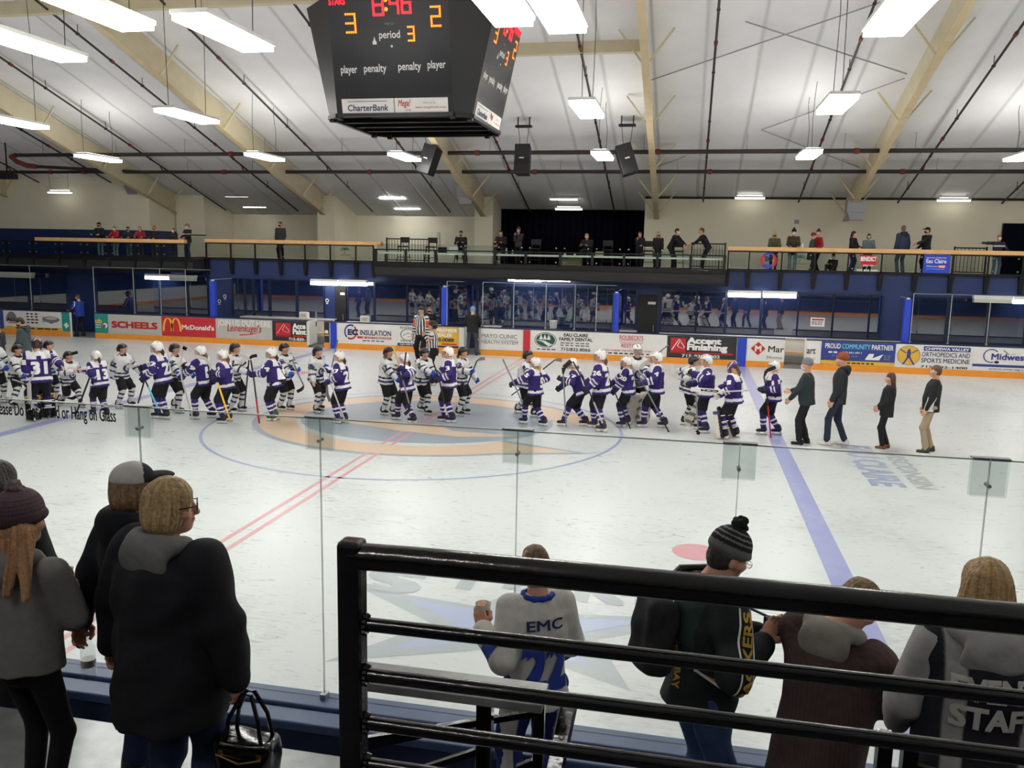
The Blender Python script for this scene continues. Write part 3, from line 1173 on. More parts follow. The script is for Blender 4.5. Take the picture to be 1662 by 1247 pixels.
o, f = sign(442, 498, 'signblack', 'black panel with white lettering left of the open bench gate')
accent(f, 'Painting', 2.0)
f.text('inkwhite', 'Acce', 0.6, 0.98, 0.62, 0.9, 0.05)
f.text('inkwhite', 'Paint', 0.6, 0.99, 0.34, 0.62, 0.05)
f.rect('inkred', 0.6, 1.0, 0.22, 0.29)
f.text('inkwhite', '715-830-', 0.48, 0.96, 0.03, 0.17, 0.03)
f.build(o)
o, f = sign(526, 535, 'signblack', 'narrow black panel end beside the blue line on the boards')
f.text('inkwhite', 'e', 0.1, 0.8, 0.45, 0.62, 0.05)
f.rect('orange', 0.1, 0.9, 0.33, 0.4)
f.build(o)
for p0, p1, mm, lab in ((536, 547, 'bluepad', 'blue stripe up the boards at the left blue line'), (849, 861, 'red', 'red stripe up the boards at the centre line'), (1197, 1213, 'bluepad', 'blue stripe up the boards at the right blue line')):
    sign(p0, p1, mm, lab, 0.0, 1.02)[0].location.y -= 0.014
o, f = sign(548, 645, 'signwhite', 'white panel with a red and blue ring and INSULATION lettering')
f.ring('signblue', 0.22, 0.58, 0.11, 0.38, 0.025, 60, 230)
f.ring('inkred', 0.22, 0.58, 0.11, 0.38, 0.025, -120, 50)
f.text('inknavy', 'EC', 0.17, 0.35, 0.42, 0.72, 0.06, h=0.006)
f.text('inknavy', 'INSULATION', 0.38, 0.9, 0.44, 0.7, 0.02)
f.rect('inkred', 0.33, 0.9, 0.28, 0.38)
f.text('signwhite', '& EXTERIORS', 0.42, 0.88, 0.3, 0.37, 0.01, h=0.006)
greek(f, 'inknavy', 0.42, 0.8, 0.15, 0.05, 5)
f.build(o)
o, f = sign(645, 689, 'signwhite', 'white panel with a grey round badge behind the referees')
f.ring('inkgrey', 0.4, 0.55, 0.3, 0.3, 0.04)
f.text('inkgrey', 'RIVERSIDE', 0.1, 0.75, 0.82, 0.95, 0.02)
f.text('inkgrey', 'BIKE & SK', 0.12, 0.7, 0.2, 0.3, 0.02)
f.stroke('inkgrey', [(0.2, 0.5), (0.4, 0.65), (0.6, 0.5), (0.4, 0.45)], 0.03)
f.rect('inknavy', 0.0, 1, 0, 0.14)
f.text('inkwhite', 'QUIET DR', 0.08, 0.9, 0.03, 0.11, 0.02, h=0.005)
f.build(o)
o, f = sign(689, 745, 'yellow', 'yellow panel right of the referees')
f.text('inkwhite', "Y'S PREMIER", 0.1, 0.95, 0.74, 0.93, 0.03, 0.2)
f.text('inkwhite', 'DEALER', 0.3, 0.8, 0.52, 0.7, 0.03, 0.2)
f.text('inkblack', '0.0088', 0.4, 0.86, 0.28, 0.46, 0.03)
f.rect('inkred', 0.5, 0.95, 0.14, 0.2)
f.rect('inknavy', 0.0, 1, 0, 0.09)
f.build(o)
o, f = sign(780, 848, 'signwhite', 'pale panel with thin dark serif lettering left of the red stripe')
f.text('inkgrey', 'MAYO CLINIC', 0.02, 0.88, 0.56, 0.75, 0.008)
f.rect('inkgrey', 0.0, 0.9, 0.485, 0.495)
f.text('inkgrey', 'HEALTH SYSTEM', 0.02, 0.9, 0.28, 0.45, 0.008)
f.build(o)
o, f = sign(861, 968, 'signwhite', 'white panel with a green oval of trees')
f.disc('inkgreen', 0.23, 0.56, 0.17, 0.36, 40)
f.ring('signwhite', 0.23, 0.56, 0.16, 0.33, 0.012, h=0.0045)
for x in (0.16, 0.22, 0.28):
    f.poly('signwhite', [(x - 0.03, 0.58), (x + 0.03, 0.58), (x, 0.84)], 0.0045)
f.stroke('signwhite', [(0.09, 0.55), (0.2, 0.5), (0.28, 0.36), (0.34, 0.3)], [0.02, 0.06, 0.09, 0.12], 0.0045)
f.text('inkblack', 'EAU CLAIRE', 0.51, 0.88, 0.76, 0.92, 0.03)
f.text('inkblack', 'FAMILY DENTAL', 0.44, 0.95, 0.56, 0.72, 0.03)
greek(f, 'inkgrey', 0.46, 0.92, 0.43, 0.06, 6)
greek(f, 'inkgrey', 0.46, 0.92, 0.32, 0.06, 6)
f.text('inkblack', '715/832-8066', 0.47, 0.92, 0.09, 0.24, 0.02)
greek(f, 'inknavy', 0.1, 0.4, 0.1, 0.05, 4)
f.build(o)
o, f = sign(968, 1083, 'signwhite', 'white panel with a red double-lined shop sign behind the white goalie')
f.text('inkred', "ROLBIECKI'S", 0.33, 0.67, 0.72, 0.93, 0.01)
for y in (0.67, 0.58):
    f.rect('inkred', 0.33, 0.67, y, y + 0.02)
f.text('inkred', 'RESTORE', 0.36, 0.64, 0.36, 0.54, 0.01)
f.text('inkred', 'LOCATED ACROSS THE STREET, LAST STOP ON BEST', 0.02, 0.95, 0.16, 0.25, 0.02)
greek(f, 'inkblack', 0.02, 0.95, 0.05, 0.06, 12)
f.build(o)
o, f = sign(1083, 1197, 'signblack', 'black panel with a red square and two lines of large white lettering')
accent(f, 'Finishing', 1.0)
f.text('inkwhite', 'Accent', 0.29, 0.78, 0.66, 0.95, 0.05)
f.text('inkwhite', 'Finishing', 0.29, 0.87, 0.28, 0.66, 0.05)
f.rect('inkred', 0.29, 0.96, 0.21, 0.27)
f.text('inkwhite', '715-830-9002', 0.22, 0.77, 0.03, 0.17, 0.02)
f.build(o)
o, f = sign(1213, 1275, 'signwhite', 'white panel with a red diamond, left of the open gate')
f.poly('inkred', [(0.1, 0.56), (0.3, 0.86), (0.5, 0.56), (0.3, 0.26)])
f.text('signwhite', 'M', 0.21, 0.39, 0.42, 0.7, 0.04, h=0.005)
f.text('inkblack', 'Mar', 0.57, 0.99, 0.42, 0.7, 0.012)
f.text('inkgrey', 'Home', 0.55, 0.95, 0.12, 0.25, 0.005)
f.build(o)
o, f = sign(1310, 1334, 'signwhite', 'narrow white panel end right of the open gate')
f.text('inkblack', 'art', 0.02, 0.65, 0.42, 0.66, 0.012)
f.text('inkgrey', 'ockey!', 0.05, 0.65, 0.12, 0.25, 0.005)
f.build(o)
o, f = sign(1334, 1456, 'signblue', 'blue panel with PROUD COMMUNITY PARTNER lettering')
f.text('inkwhite', 'PROUD', 0.05, 0.26, 0.7, 0.92, 0.02)
f.text('inkcyan', 'COMMUNITY', 0.28, 0.66, 0.7, 0.92, 0.02)
f.text('inkwhite', 'PARTNER', 0.68, 0.97, 0.7, 0.92, 0.02)
f.text('inkwhite', '833-341-0911', 0.29, 0.55, 0.5, 0.58, 0.015)
greek(f, 'inkwhite', 0.1, 0.24, 0.5, 0.07, 2)
greek(f, 'inkgrey', 0.15, 0.52, 0.36, 0.05, 7)
f.poly('inkwhite', [(0.6, 0.25), (0.65, 0.52), (0.72, 0.52), (0.7, 0.33), (0.84, 0.52), (0.79, 0.25)])
for y in (0.44, 0.36, 0.28):
    greek(f, 'inkgrey', 0.85, 0.95, y, 0.05, 2)
f.rect('yellow', 0, 1, 0, 0.17)
greek(f, 'inkblack', 0.3, 0.75, 0.05, 0.06, 7)
f.build(o)
o, f = sign(1456, 1582, 'signwhite', 'white panel with a figure in a gold disc and ORTHOPEDICS lettering')
f.disc('yellow', 0.17, 0.52, 0.15, 0.42, 36)
f.ring('inkgrey', 0.17, 0.52, 0.155, 0.43, 0.008)
f.disc('signblue', 0.17, 0.75, 0.018, 0.06, 12, 0.005)
f.stroke('signblue', [(0.05, 0.78), (0.13, 0.63), (0.21, 0.63), (0.29, 0.78)], 0.025, 0.005)
f.stroke('signblue', [(0.17, 0.72), (0.17, 0.4)], 0.05, 0.0052)
f.stroke('signblue', [(0.1, 0.12), (0.165, 0.45), (0.18, 0.45), (0.25, 0.12)], 0.025, 0.0054)
f.rect('signblue', 0.36, 0.97, 0.75, 0.95)
f.text('inkwhite', 'CHIPPEWA VALLEY', 0.38, 0.95, 0.79, 0.91, 0.025, h=0.006)
f.text('inknavy', 'ORTHOPEDICS AND', 0.34, 0.97, 0.5, 0.7, 0.012)
f.text('inknavy', 'SPORTS MEDICINE', 0.34, 0.97, 0.24, 0.44, 0.012)
f.text('inkblack', '715-832-1400', 0.34, 0.95, 0.02, 0.12, 0.02)
f.build(o)
o, f = sign(1582, 1720, 'signwhite', 'white panel with a blue ring and stick cut by the right edge')
f.ring('signblue', 0.22, 0.64, 0.1, 0.3, 0.015, 40, 290)
f.text('signblue', 'Midwest', 0.22, 0.66, 0.48, 0.75, 0.03, h=0.005)
f.disc('inkblack', 0.29, 0.38, 0.03, 0.06, 16)
f.stroke('inkgrey', [(0.36, 0.9), (0.43, 0.72), (0.5, 0.75)], 0.02)
f.rect('signblue', 0, 1, 0.17, 0.28)
f.text('signblue', 'www.mw-sg.com | 888', 0.2, 0.9, 0.04, 0.13, 0.015)
f.build(o)

# gates standing open
for px, d, lab in ((499, 0.95, 'white bench gate swung open beside the black panel'), (778, 0.8, 'white penalty box gate swung open by the man in the blue cap'), (1309, 0.9, 'white bench gate swung open behind the coaches'), (753, 0.8, 'white penalty box gate edge beside the yellow panel')):
    x = bx(px)
    b = MB()
    b.box(-0.03, 0.03, 0.0, d, 0.08, 1.03)
    g = b.build('bench_gate', M['white'], None, loc=(x, YF + 0.1, 0), bevel=0.01)
    h = MB()
    h.bar((0.045, d * 0.85, 0.75), (0.045, d * 0.85, 0.95), 0.03)
    h.build('latch', M['black'], g)
    g.rotation_euler = (0, 0, -0.15 if px in (778, 1309) else 0.1)
    tag(g, lab, 'gate')

# white low walls behind the benches, blue posts, rink glass
YBK = 14.95
for p0, p1, py, lab in ((390, 541, 514, 1), (560, 722, 523, 2), (777, 812, 530, 3), (1005, 1033, 538, 4), (1070, 1468, 541, 5)):
    x0, x1 = at(p0, py, Y=YBK)[0], at(p1, py, Y=YBK)[0]
    z = at((p0 + p1) / 2, py + (0.044 * (p1 - p0) / 2), Y=YBK)[2]
    b = MB()
    b.box(x0, x1, YBK, YBK + 0.12, 0, z)
    o = struct(b.build('wall_bench', M['whitewall']))
    c = MB()
    c.box(x0, x1, YBK - 0.05, YBK + 0.4, z, z + 0.03)
    c.build('ledge', M['whitewall'], o)
    s_ = MB()
    s_.box(x0, x1, 14.45, 14.8, 0.42, 0.47)
    s_.build('bench_seat', M['wood'], o)
for px, py, lab in ((345, 456, 'blue padded post left of the first bench'), (722, 466, 'blue padded post between bench and penalty box'), (1001, 476, 'blue padded post right of the penalty box'), (1474, 486, 'blue padded post at the right end of the far bench')):
    q = at(px, py, Y=13.45)
    b = MB()
    b.box(-0.11, 0.11, -0.11, 0.11, 0, q[2] - ZT)
    o = b.build('padded_post', M['bluepad'], None, loc=(q[0], 13.45, ZT), bevel=0.02)
    c = MB()
    c.box(-0.05, 0.05, -0.05, 0.05, q[2] - ZT, q[2] - ZT + 0.05)
    c.build('post_cap', M['white'], o)
    tag(o, lab, 'post')


def pane_run(name, seams, y, z0, z1, label, cat='glass', gm='glass', ends=True, clip=True):
    o = empty(name, (seams[0], y, z0))
    for i, (a, b_) in enumerate(zip(seams[:-1], seams[1:])):
        p = MB()
        p.box(a - seams[0] + 0.008, b_ - seams[0] - 0.008, -0.006, 0.006, 0, z1 - z0)
        pn = p.build('pane', M[gm], o)
        e = MB()
        e.box(a - seams[0] + 0.008, b_ - seams[0] - 0.008, -0.007, 0.007, z1 - z0, z1 - z0 + 0.008)
        e.box(a - seams[0] - 0.006, a - seams[0] + 0.008, -0.007, 0.007, 0, z1 - z0)
        e.build('edge', M['edge'], pn)
        if clip:
            k = MB()
            k.box(a - seams[0] - 0.03, a - seams[0] + 0.03, -0.03, 0.02, 0.02, 0.08)
            k.build('clip', M['steel'], pn)
    if label:
        tag(o, label, cat)
    return o


YG = 13.33
pane_run('rink_glass', [bx(v) for v in (-90, -45, 0, 53, 115)], YG, ZT + 0.03, 2.95, 'tall rink glass on the far boards left of the doorway')
pane_run('rink_glass', [bx(v) for v in (155, 219, 262, 303, 343)], YG, ZT + 0.03, 2.95, 'tall rink glass on the far boards above the red panel')
pane_run('rink_glass', [bx(v) for v in (724, 752)], YG, ZT + 0.03, 2.75, 'narrow rink glass pane beside the man in the blue cap')
pane_run('rink_glass', [bx(v) for v in (782, 832, 884, 931, 966, 998)], YG, ZT + 0.03, 2.75, 'tall rink glass in front of the penalty boxes')
pane_run('rink_glass', [bx(v) for v in (1478, 1540, 1603, 1668, 1730)], YG, ZT + 0.03, 2.75, 'tall rink glass on the far boards at the far right')
# return panes beside the benches
for px, lab in ((345, 'glass end screen at the left end of the near bench row'), (722, 'glass end screen beside the blue post at the penalty box'), (1001, 'glass end screen right of the penalty box'), (1474, 'glass end screen beside the rightmost blue post')):
    x = bx(px)
    b = MB()
    b.box(-0.006, 0.006, 0.25, 1.6, 0, 1.5)
    o = b.build('end_screen', M['glass'], None, loc=(x, YF, ZT + 0.04))
    e = MB()
    e.box(-0.007, 0.007, 0.25, 1.6, 1.5, 1.51)
    e.build('edge', M['edge'], o)
    tag(o, lab, 'glass')

# fixtures over the benches
fx = [(237, 275, 450, 1, 'lit box light over the far left bench, below the corner railing'), (276, 318, 452, 0, 'unlit box light beside the lit one at far left'), (505, 549, 459, 1, 'lit box light, left half of the pair above the black doorway'), (551, 596, 460, 1, 'lit box light, right half of the pair above the black doorway'),
      (1181, 1235, 478, 1, 'lit box light, left half of the pair right of the press box'), (1238, 1293, 479, 1, 'lit box light, right half of the pair right of the press box'), (1579, 1642, 487, 0, 'unlit box light under the gallery at the right'), (1644, 1706, 489, 1, 'lit box light cut by the right edge'), (-6, 54, 447, 0, 'unlit box light under the gallery at the left edge')]
for p0, p1, py, on, lab in fx:
    a, c = at(p0, py, Y=14.95), at(p1, py, Y=14.95)
    L = c[0] - a[0]
    o = empty('box_light', (a[0] + L / 2, 14.95, (a[2] + c[2]) / 2))
    b = MB()
    b.box(-L / 2, L / 2, -0.1, 0.12, 0.03, 0.14)
    b.box(-L * 0.35, L * 0.35, 0.1, 0.44, 0.05, 0.1)
    b.build('housing', M['white'], o)
    d = MB()
    d.box(-L / 2 + 0.02, L / 2 - 0.02, -0.11, 0.1, -0.1, 0.03)
    d.build('diffuser', M['boxlamp'] if on else M['tubedim'], o)
    tag(o, lab, 'light')
for p0, p1, lab in ((825, 878, 'thin lit tube under the press box, left of two'), (880, 925, 'thin lit tube under the press box, right of two')):
    a, c = at(p0, 455, Y=14.6), at(p1, 456, Y=14.6)
    b = MB()
    b.box(a[0], c[0], 14.55, 14.65, a[2] - 0.03, a[2] + 0.03)
    o = b.build('tube_light', M['tube'])
    h = MB()
    h.box(a[0], c[0], 14.53, 14.67, a[2] + 0.03, a[2] + 0.07)
    h.build('housing', M['white'], o)
    tag(o, lab, 'light')

# ================================================================== gallery railings
YD, YR = 14.4, 15.3      # front of the projecting decks, front of the flush gallery
ZG = 3.35


def deck(p0, p1, zb, zt, lab):
    x0, x1 = at(p0, 425, Y=YD)[0], at(p1, 430, Y=YD)[0]
    b = MB()
    b.box(x0, x1, YD, YW - 0.02, zb, zt)
    o = struct(b.build('floor_deck', M['deck']))
    c = MB()
    c.box(x0, x1, YD - 0.04, YD, zt - 0.1, zt + 0.03)
    c.box(x0, x1, YD - 0.04, YD, zb, zb + 0.06)
    c.build('edge_beam', M['black'], o)
    return x0, x1


LX0, LX1 = deck(-60, 313, at(150, 438, Y=14.4)[2], ZG, '')
PX0, PX1 = deck(608, 1178, at(900, 456, Y=14.4)[2], ZG, '')


def railing(xs, y, z0, zr, label, wood=None, posts_down=0.0, gl='glass2', zgt=None, pw=0.028):
    o = empty('railing', (xs[0], y, z0))
    for x in xs:
        p = MB()
        p.box(x - xs[0] - pw, x - xs[0] + pw, -0.03, 0.03, -posts_down, zr - z0)
        p.build('post', M['black'], o)
        if posts_down > 0.3:
            p = MB()
            p.hexa([(x - xs[0] - 0.06, 0.02, -posts_down), (x - xs[0] + 0.06, 0.02, -posts_down), (x - xs[0] + 0.06, 0.1, -posts_down), (x - xs[0] - 0.06, 0.1, -posts_down)],
                   [(x - xs[0] - 0.09, -0.06, 0.0), (x - xs[0] + 0.09, -0.06, 0.0), (x - xs[0] + 0.09, 0.1, 0.0), (x - xs[0] - 0.09, 0.1, 0.0)])
            p.build('bracket', M['black'], o)
    L = xs[-1] - xs[0]
    t = MB()
    t.box(0, L, -0.035, 0.035, zr - z0 - 0.05, zr - z0)
    t.box(0, L, -0.03, 0.03, 0.0, 0.07)
    t.build('rail', M['black'], o)
    zt_ = (zgt or zr - 0.06) - z0
    for a, b_ in zip(xs[:-1], xs[1:]):
        g = MB()
        g.box(a - xs[0] + 0.05, b_ - xs[0] - 0.05, -0.005, 0.005, 0.1, zt_)
        pn = g.build('pane', M[gl], o)
        c = MB()
        for x in (a - xs[0] + 0.16, b_ - xs[0] - 0.16):
            for z in (0.16, zt_ - 0.06):
                c.box(x - 0.025, x + 0.025, -0.02, 0.02, z - 0.025, z + 0.025)
        c.build('clamp', M['steel'], pn)
    if wood:
        w = MB()
        w.box(wood[0] - xs[0], wood[1] - xs[0], -0.12, 0.14, zr - z0, zr - z0 + 0.15)
        w.build('handrail', M['wood'], o, bevel=0.012)
    tag(o, label, 'railing')
    return o


def xr(px, py, y):
    return float(at(px, py, Y=y)[0])


zA = at(180, 388, Y=YD)[2]
oA = railing([xr(v, 410, YD) for v in (-30, 11, 54, 96, 137, 177, 219, 261, 301)], YD, ZG + 0.02, zA - 0.13, 'glass gallery railing at the far left with a wooden handrail', (xr(59, 385, YD), xr(301, 388, YD)), 0.45)
b = MB()
p_, q_ = np.array([xr(301, 400, YD), YD]), np.array([xr(335, 400, YR), YR])
o = empty('railing', (p_[0], p_[1], ZG + 0.02))
dv = q_ - p_
b.bar((0, 0, 0.98), (dv[0], dv[1], 0.98), 0.05)
b.bar((0, 0, 0.04), (dv[0], dv[1], 0.06), 0.06)
b.build('rail', M['black'], o)
b = MB()
b.bar((dv[0] * .05, dv[1] * .05, 0.5), (dv[0] * .95, dv[1] * .95, 0.5), 0.012, 0.8)
b.build('pane', M['glass2'], o)
tag(o, 'short slanted railing without handrail joining the two left gallery railings', 'railing')
zB = at(480, 391, Y=YR)[2]
railing([xr(v, 410, YR) for v in (335, 374.6, 414, 454.5, 495, 536, 577.5, 606)], YR, ZG + 0.02, zB - 0.13, 'glass gallery railing with wooden handrail left of the press box', (xr(334, 390, YR), xr(620, 396, YR)), 0.62)
zD = at(1420, 405, Y=YR)[2]
oD = railing([xr(v, 420, YR) for v in (1182, 1216, 1269, 1323, 1377, 1431.5, 1488, 1547, 1605, 1662, 1720)], YR, ZG + 0.02, zD - 0.13, 'long glass gallery railing with wooden handrail at the right', (xr(1181, 403, YR), xr(1760, 410, YR)), 0.62)
zC = at(900, 410, Y=YD)[2] + 0.22
oC = railing([xr(v, 425, YD) for v in (610, 658.6, 707, 755, 803, 853, 909, 961, 1012.6, 1066.8, 1121, 1176)], YD, ZG + 0.02, zC - 0.2, 'black press box railing with glass panels above the centre benches', None, 0.12, zgt=zC, pw=0.05)
# white writing counter behind the press box railing
b = MB()
xa_, xb_ = xr(613, 410, YD) + 0.03, xr(1174, 415, YD) - 0.03
zc_ = at(900, 414, Y=YD + 0.1)[2]
b.box(xa_, xb_, YD + 0.045, YD + 0.55, zc_ - 0.075, zc_)
o = b.build('counter', M['white'], bevel=0.005)
k = MB()
for x in np.linspace(xa_ + 0.1, xb_ - 0.1, 9):
    k.bar((x, YD + 0.5, ZG), (x, YD + 0.5, zc_ - 0.04), 0.04)
k.build('support', M['black'], o)
tag(o, 'long white writing counter along the press box railing', 'counter')
# balcony decals: a shop badge, a red sign, a blue banner, green palm marks
dO = np.array([xr(1234, 440, YR), YR - 0.012, at(1234, 436, Y=YR)[2]])
o = empty('sign_decal', dO)
f = Flat((0, 0, 0), (1, 0, 0), (0, 0, 1))
f.ring('inkred', 0.27, 0.3, 0.3, 0.3, 0.09, -60, 60)
f.ring('inkred', 0.27, 0.3, 0.3, 0.3, 0.09, 130, 220)
f.ring('bluepad', 0.27, 0.3, 0.3, 0.3, 0.09, 60, 130)
f.ring('bluepad', 0.27, 0.3, 0.3, 0.3, 0.09, 220, 300)
f.text('inknavy', 'EC', 0.14, 0.4, 0.28, 0.46, 0.06)
f.rect('bluepad', 0.1, 0.44, 0.1, 0.16)
f.build(o)
tag(o, 'round red and blue badge on the right gallery railing glass', 'sign')
q0, q1 = at(1390, 444, Y=YR - 0.02), at(1425, 412, Y=YR - 0.02)
o = empty('sign_decal', (q0[0], YR - 0.015, q0[2]))
f = Flat((0, 0, 0), (q1[0] - q0[0], 0, 0), (0, 0, q1[2] - q0[2]))
f.poly('inkred', [(0.1, 0.95), (0.98, 0.9), (0.98, 0.45), (0.25, 0.35), (0.2, 0.42)])
f.text('inkwhite', 'BENEDICT', 0.15, 0.95, 0.62, 0.85, 0.04, h=0.006)
f.text('inkwhite', 'SINCE 1958', 0.3, 0.8, 0.36, 0.45, 0.02, h=0.006)
f.text('inkwhite', '715-834-3191', 0.0, 1.05, 0.04, 0.22, 0.04)
f.build(o)
tag(o, 'red sign with white phone number on the right gallery railing glass', 'sign')
q0, q1 = at(1497, 443, Y=YR - 0.05), at(1543, 413, Y=YR - 0.05)
b = MB()
b.box(0, q1[0] - q0[0], -0.01, 0.01, 0, q1[2] - q0[2])
o = b.build('banner', M['bluepad'], None, loc=(q0[0], YR - 0.06, q0[2]))
f = Flat((0, -0.012, 0), (q1[0] - q0[0], 0, 0), (0, 0, q1[2] - q0[2]))
f.text('inkwhite', 'University of Wisconsin', 0.1, 0.85, 0.76, 0.84, 0.01)
f.text('inkwhite', 'Eau Claire', 0.1, 0.86, 0.52, 0.74, 0.02)
f.text('inkwhite', "What's your", 0.12, 0.56, 0.3, 0.4, 0.02)
f.text('ledorange', 'AND?', 0.58, 0.82, 0.3, 0.4, 0.02)  # printed word, no lamp, yet it glows like the scoreboard digits
f.rect('inkcyan', 0.12, 0.82, 0.2, 0.22)
f.build(o)
tag(o, 'blue banner with white lettering tied to the right gallery railing', 'banner')
for (px, py), lab in (((560, 405), 'faded green palm decal on the railing glass left of the press box'), ((1299, 418), 'faded green palm decal on the railing glass right of the press box')):
    q = at(px, py, Y=YR - 0.012)
    o = empty('sign_decal', q)
    f = Flat((0, 0, 0), (1, 0, 0), (0, 0, 1))
    for k in range(7):
        t = math.radians(200 - k * 37)
        f.stroke('inkgreen', [(0, 0), (0.14 * math.cos(t), 0.1 * math.sin(t) + 0.02), (0.24 * math.cos(t), 0.1 * math.sin(t) - 0.03)], [0.03, 0.035, 0.01])
    f.stroke('inkgreen', [(0, 0), (-0.03, -0.2)], 0.02)
    f.rect('inkgreen', -0.22, 0.24, -0.24, -0.22)
    f.build(o)
    tag(o, lab, 'sign')

# curtain
xa_, xb_ = at(812, 380, Y=20.2)[0], xw - 0.02
b = MB()
n = 160
vs, fs = [], []
for i in range(n + 1):
    x = xa_ + (xb_ - xa_) * i / n
    y = 20.2 + 0.09 * math.sin(i * 0.9) + 0.04 * math.sin(i * 2.3 + 1)
    vs += [(x, y, 3.36), (x, y, 5.78)]
for i in range(n):
    fs.append((2 * i, 2 * i + 2, 2 * i + 3, 2 * i + 1))
b.add(vs, fs)
o = b.build('curtain', M['curtain'], smooth=True)
so = o.modifiers.new('thick', 'SOLIDIFY')
so.thickness = 0.01
r = MB()
r.tube([(xa_, 20.2, 5.8), (xb_, 20.2, 5.8)], 0.03, 8)
r.build('curtain_rod', M['black'], o)
tag(o, 'tall navy pleated curtain hanging behind the press box', 'curtain')
q = at(1640, 395, Y=18.55)
b = MB()
b.box(0, 2.2, -0.03, 0, 0, at(1640, 363, Y=18.55)[2] - ZG)
o = b.build('wall_panel', M['curtain'], None, loc=(at(1625, 395, Y=18.55)[0], 18.56, ZG + 0.01))
k = MB()
k.box(-0.03, 0, -0.04, 0, 0, at(1640, 363, Y=18.55)[2] - ZG)
k.build('edge_strip', M['black'], o)
tag(o, 'black panel standing on the cream wall at the right edge', 'panel')
q = at(1293, 360, Y=18.58)
b = MB()
b.box(-0.09, 0.09, -0.05, 0, -0.08, 0.08)
b.box(-0.05, 0.05, -0.07, -0.05, -0.04, 0.04)
o = b.build('wall_speaker', M['grey'], None, loc=(q[0], 18.6, q[2]), bevel=0.01)
tag(o, 'small grey box mounted alone on the cream wall', 'speaker')
q = at(711, 391, Y=21.18)
b = MB()
b.box(-0.07, 0.07, -0.06, 0, -0.4, 0.4)
o = b.build('wall_panel', M['tubedim'], None, loc=(q[0], 21.2, q[2]), bevel=0.01)
tag(o, 'narrow grey panel on the recess wall left of the curtain', 'panel')
for (px, py), w_, h_, lab in (((1327, 525), 0.5, 0.33, 'white notice with red heading on the window behind the coaches'),):
    q = at(px, py - 2, Y=YW - 0.06)
    b = MB()
    b.box(-w_ / 2, w_ / 2, -0.004, 0.004, -h_ / 2, h_ / 2)
    o = b.build('notice', M['white'], None, loc=q)
    f = Flat((-w_ / 2, -0.005, -h_ / 2), (w_, 0, 0), (0, 0, h_))
    f.rect('inkred', 0.08, 0.92, 0.7, 0.88)
    for y in (0.5, 0.35, 0.2):
        greek(f, 'inkblack', 0.1, 0.9, y, 0.07, 4)
    f.build(o)
    tag(o, lab, 'sign')
# press box furniture --------------------------------------------------
q = at(927, 438, Y=YD + 0.75)
b = MB()
b.box(at(911, 438, Y=YD + .75)[0], at(943, 438, Y=YD + .75)[0], YD + 0.6, YD + 1.1, ZG + 0.005, zc_ - 0.1)
o = b.build('cabinet', M['cream'], bevel=0.01)
k = MB()
k.bar((at(916, 430, Y=YD + .5)[0], YD + 0.585, 3.7), (at(920, 430, Y=YD + .5)[0], YD + 0.585, 3.7), 0.02)
k.build('handle', M['black'], o)
tag(o, 'cream cabinet under the press box counter', 'cabinet')


def stool(px, lab, y=2.0):
    q = at(px, 430, Y=YD + y)
    o = empty('bar_stool', (q[0], YD + y, ZG))
    b = MB()
    b.box(-0.2, 0.2, -0.2, 0.2, 0.66, 0.72)
    b.build('seat', M['black'], o, bevel=0.01)
    for x, y in ((-1, -1), (1, -1), (1, 1), (-1, 1)):
        l = MB()
        l.bar((x * 0.22, y * 0.22, 0.01), (x * 0.17, y * 0.17, 0.66), 0.03)
        l.build('leg', M['black'], o)
    k = MB()
    for a, c in (((-1, -1), (1, -1)), ((1, -1), (1, 1)), ((1, 1), (-1, 1)), ((-1, 1), (-1, -1))):
        k.bar((a[0] * 0.21, a[1] * 0.21, 0.25), (c[0] * 0.21, c[1] * 0.21, 0.25), 0.02)
    k.build('footrest', M['black'], o)
    k = MB()
    k.box(-0.2, 0.2, 0.17, 0.21, 0.85, 1.08)
    for x in (-0.17, 0.17):
        k.bar((x, 0.18, 0.7), (x, 0.2, 1.0), 0.03)
    k.build('backrest', M['black'], o)
    tag(o, lab, 'stool')


for px, lab in ((655, 'black bar stool at the left end of the press box'), (700, 'second black bar stool from the left in the press box'), (868, 'black bar stool below the standing photographer'), (985, 'black bar stool right of the cream cabinet'), (1052, 'black bar stool between the two standing women in the press box'), (1100, 'black bar stool by the person with a backpack')):
    stool(px, lab)
for px, lab in ((748, 'black bar stool under the person at the laptop'), (813, 'black bar stool under the dark person beside the column'), (952, 'black bar stool under the blond seated person')):
    stool(px, lab, 1.33)
q = at(738, 402, Y=YD + 0.35)
o = empty('laptop', (q[0], YD + 0.35, zc_))
b = MB()
b.box(-0.18, 0.18, -0.12, 0.12, 0.001, 0.02)
b.build('base', M['grey'], o)
b = MB()
b.hexa([(-0.18, -0.12, 0.02), (0.18, -0.12, 0.02), (0.18, -0.1, 0.02), (-0.18, -0.1, 0.02)], [(-0.18, -0.19, 0.25), (0.18, -0.19, 0.25), (0.18, -0.17, 0.25), (-0.18, -0.17, 0.25)])
b.build('lid', M['white'], o)
tag(o, 'open laptop with pale lid in front of the seated person in dark clothes', 'laptop')
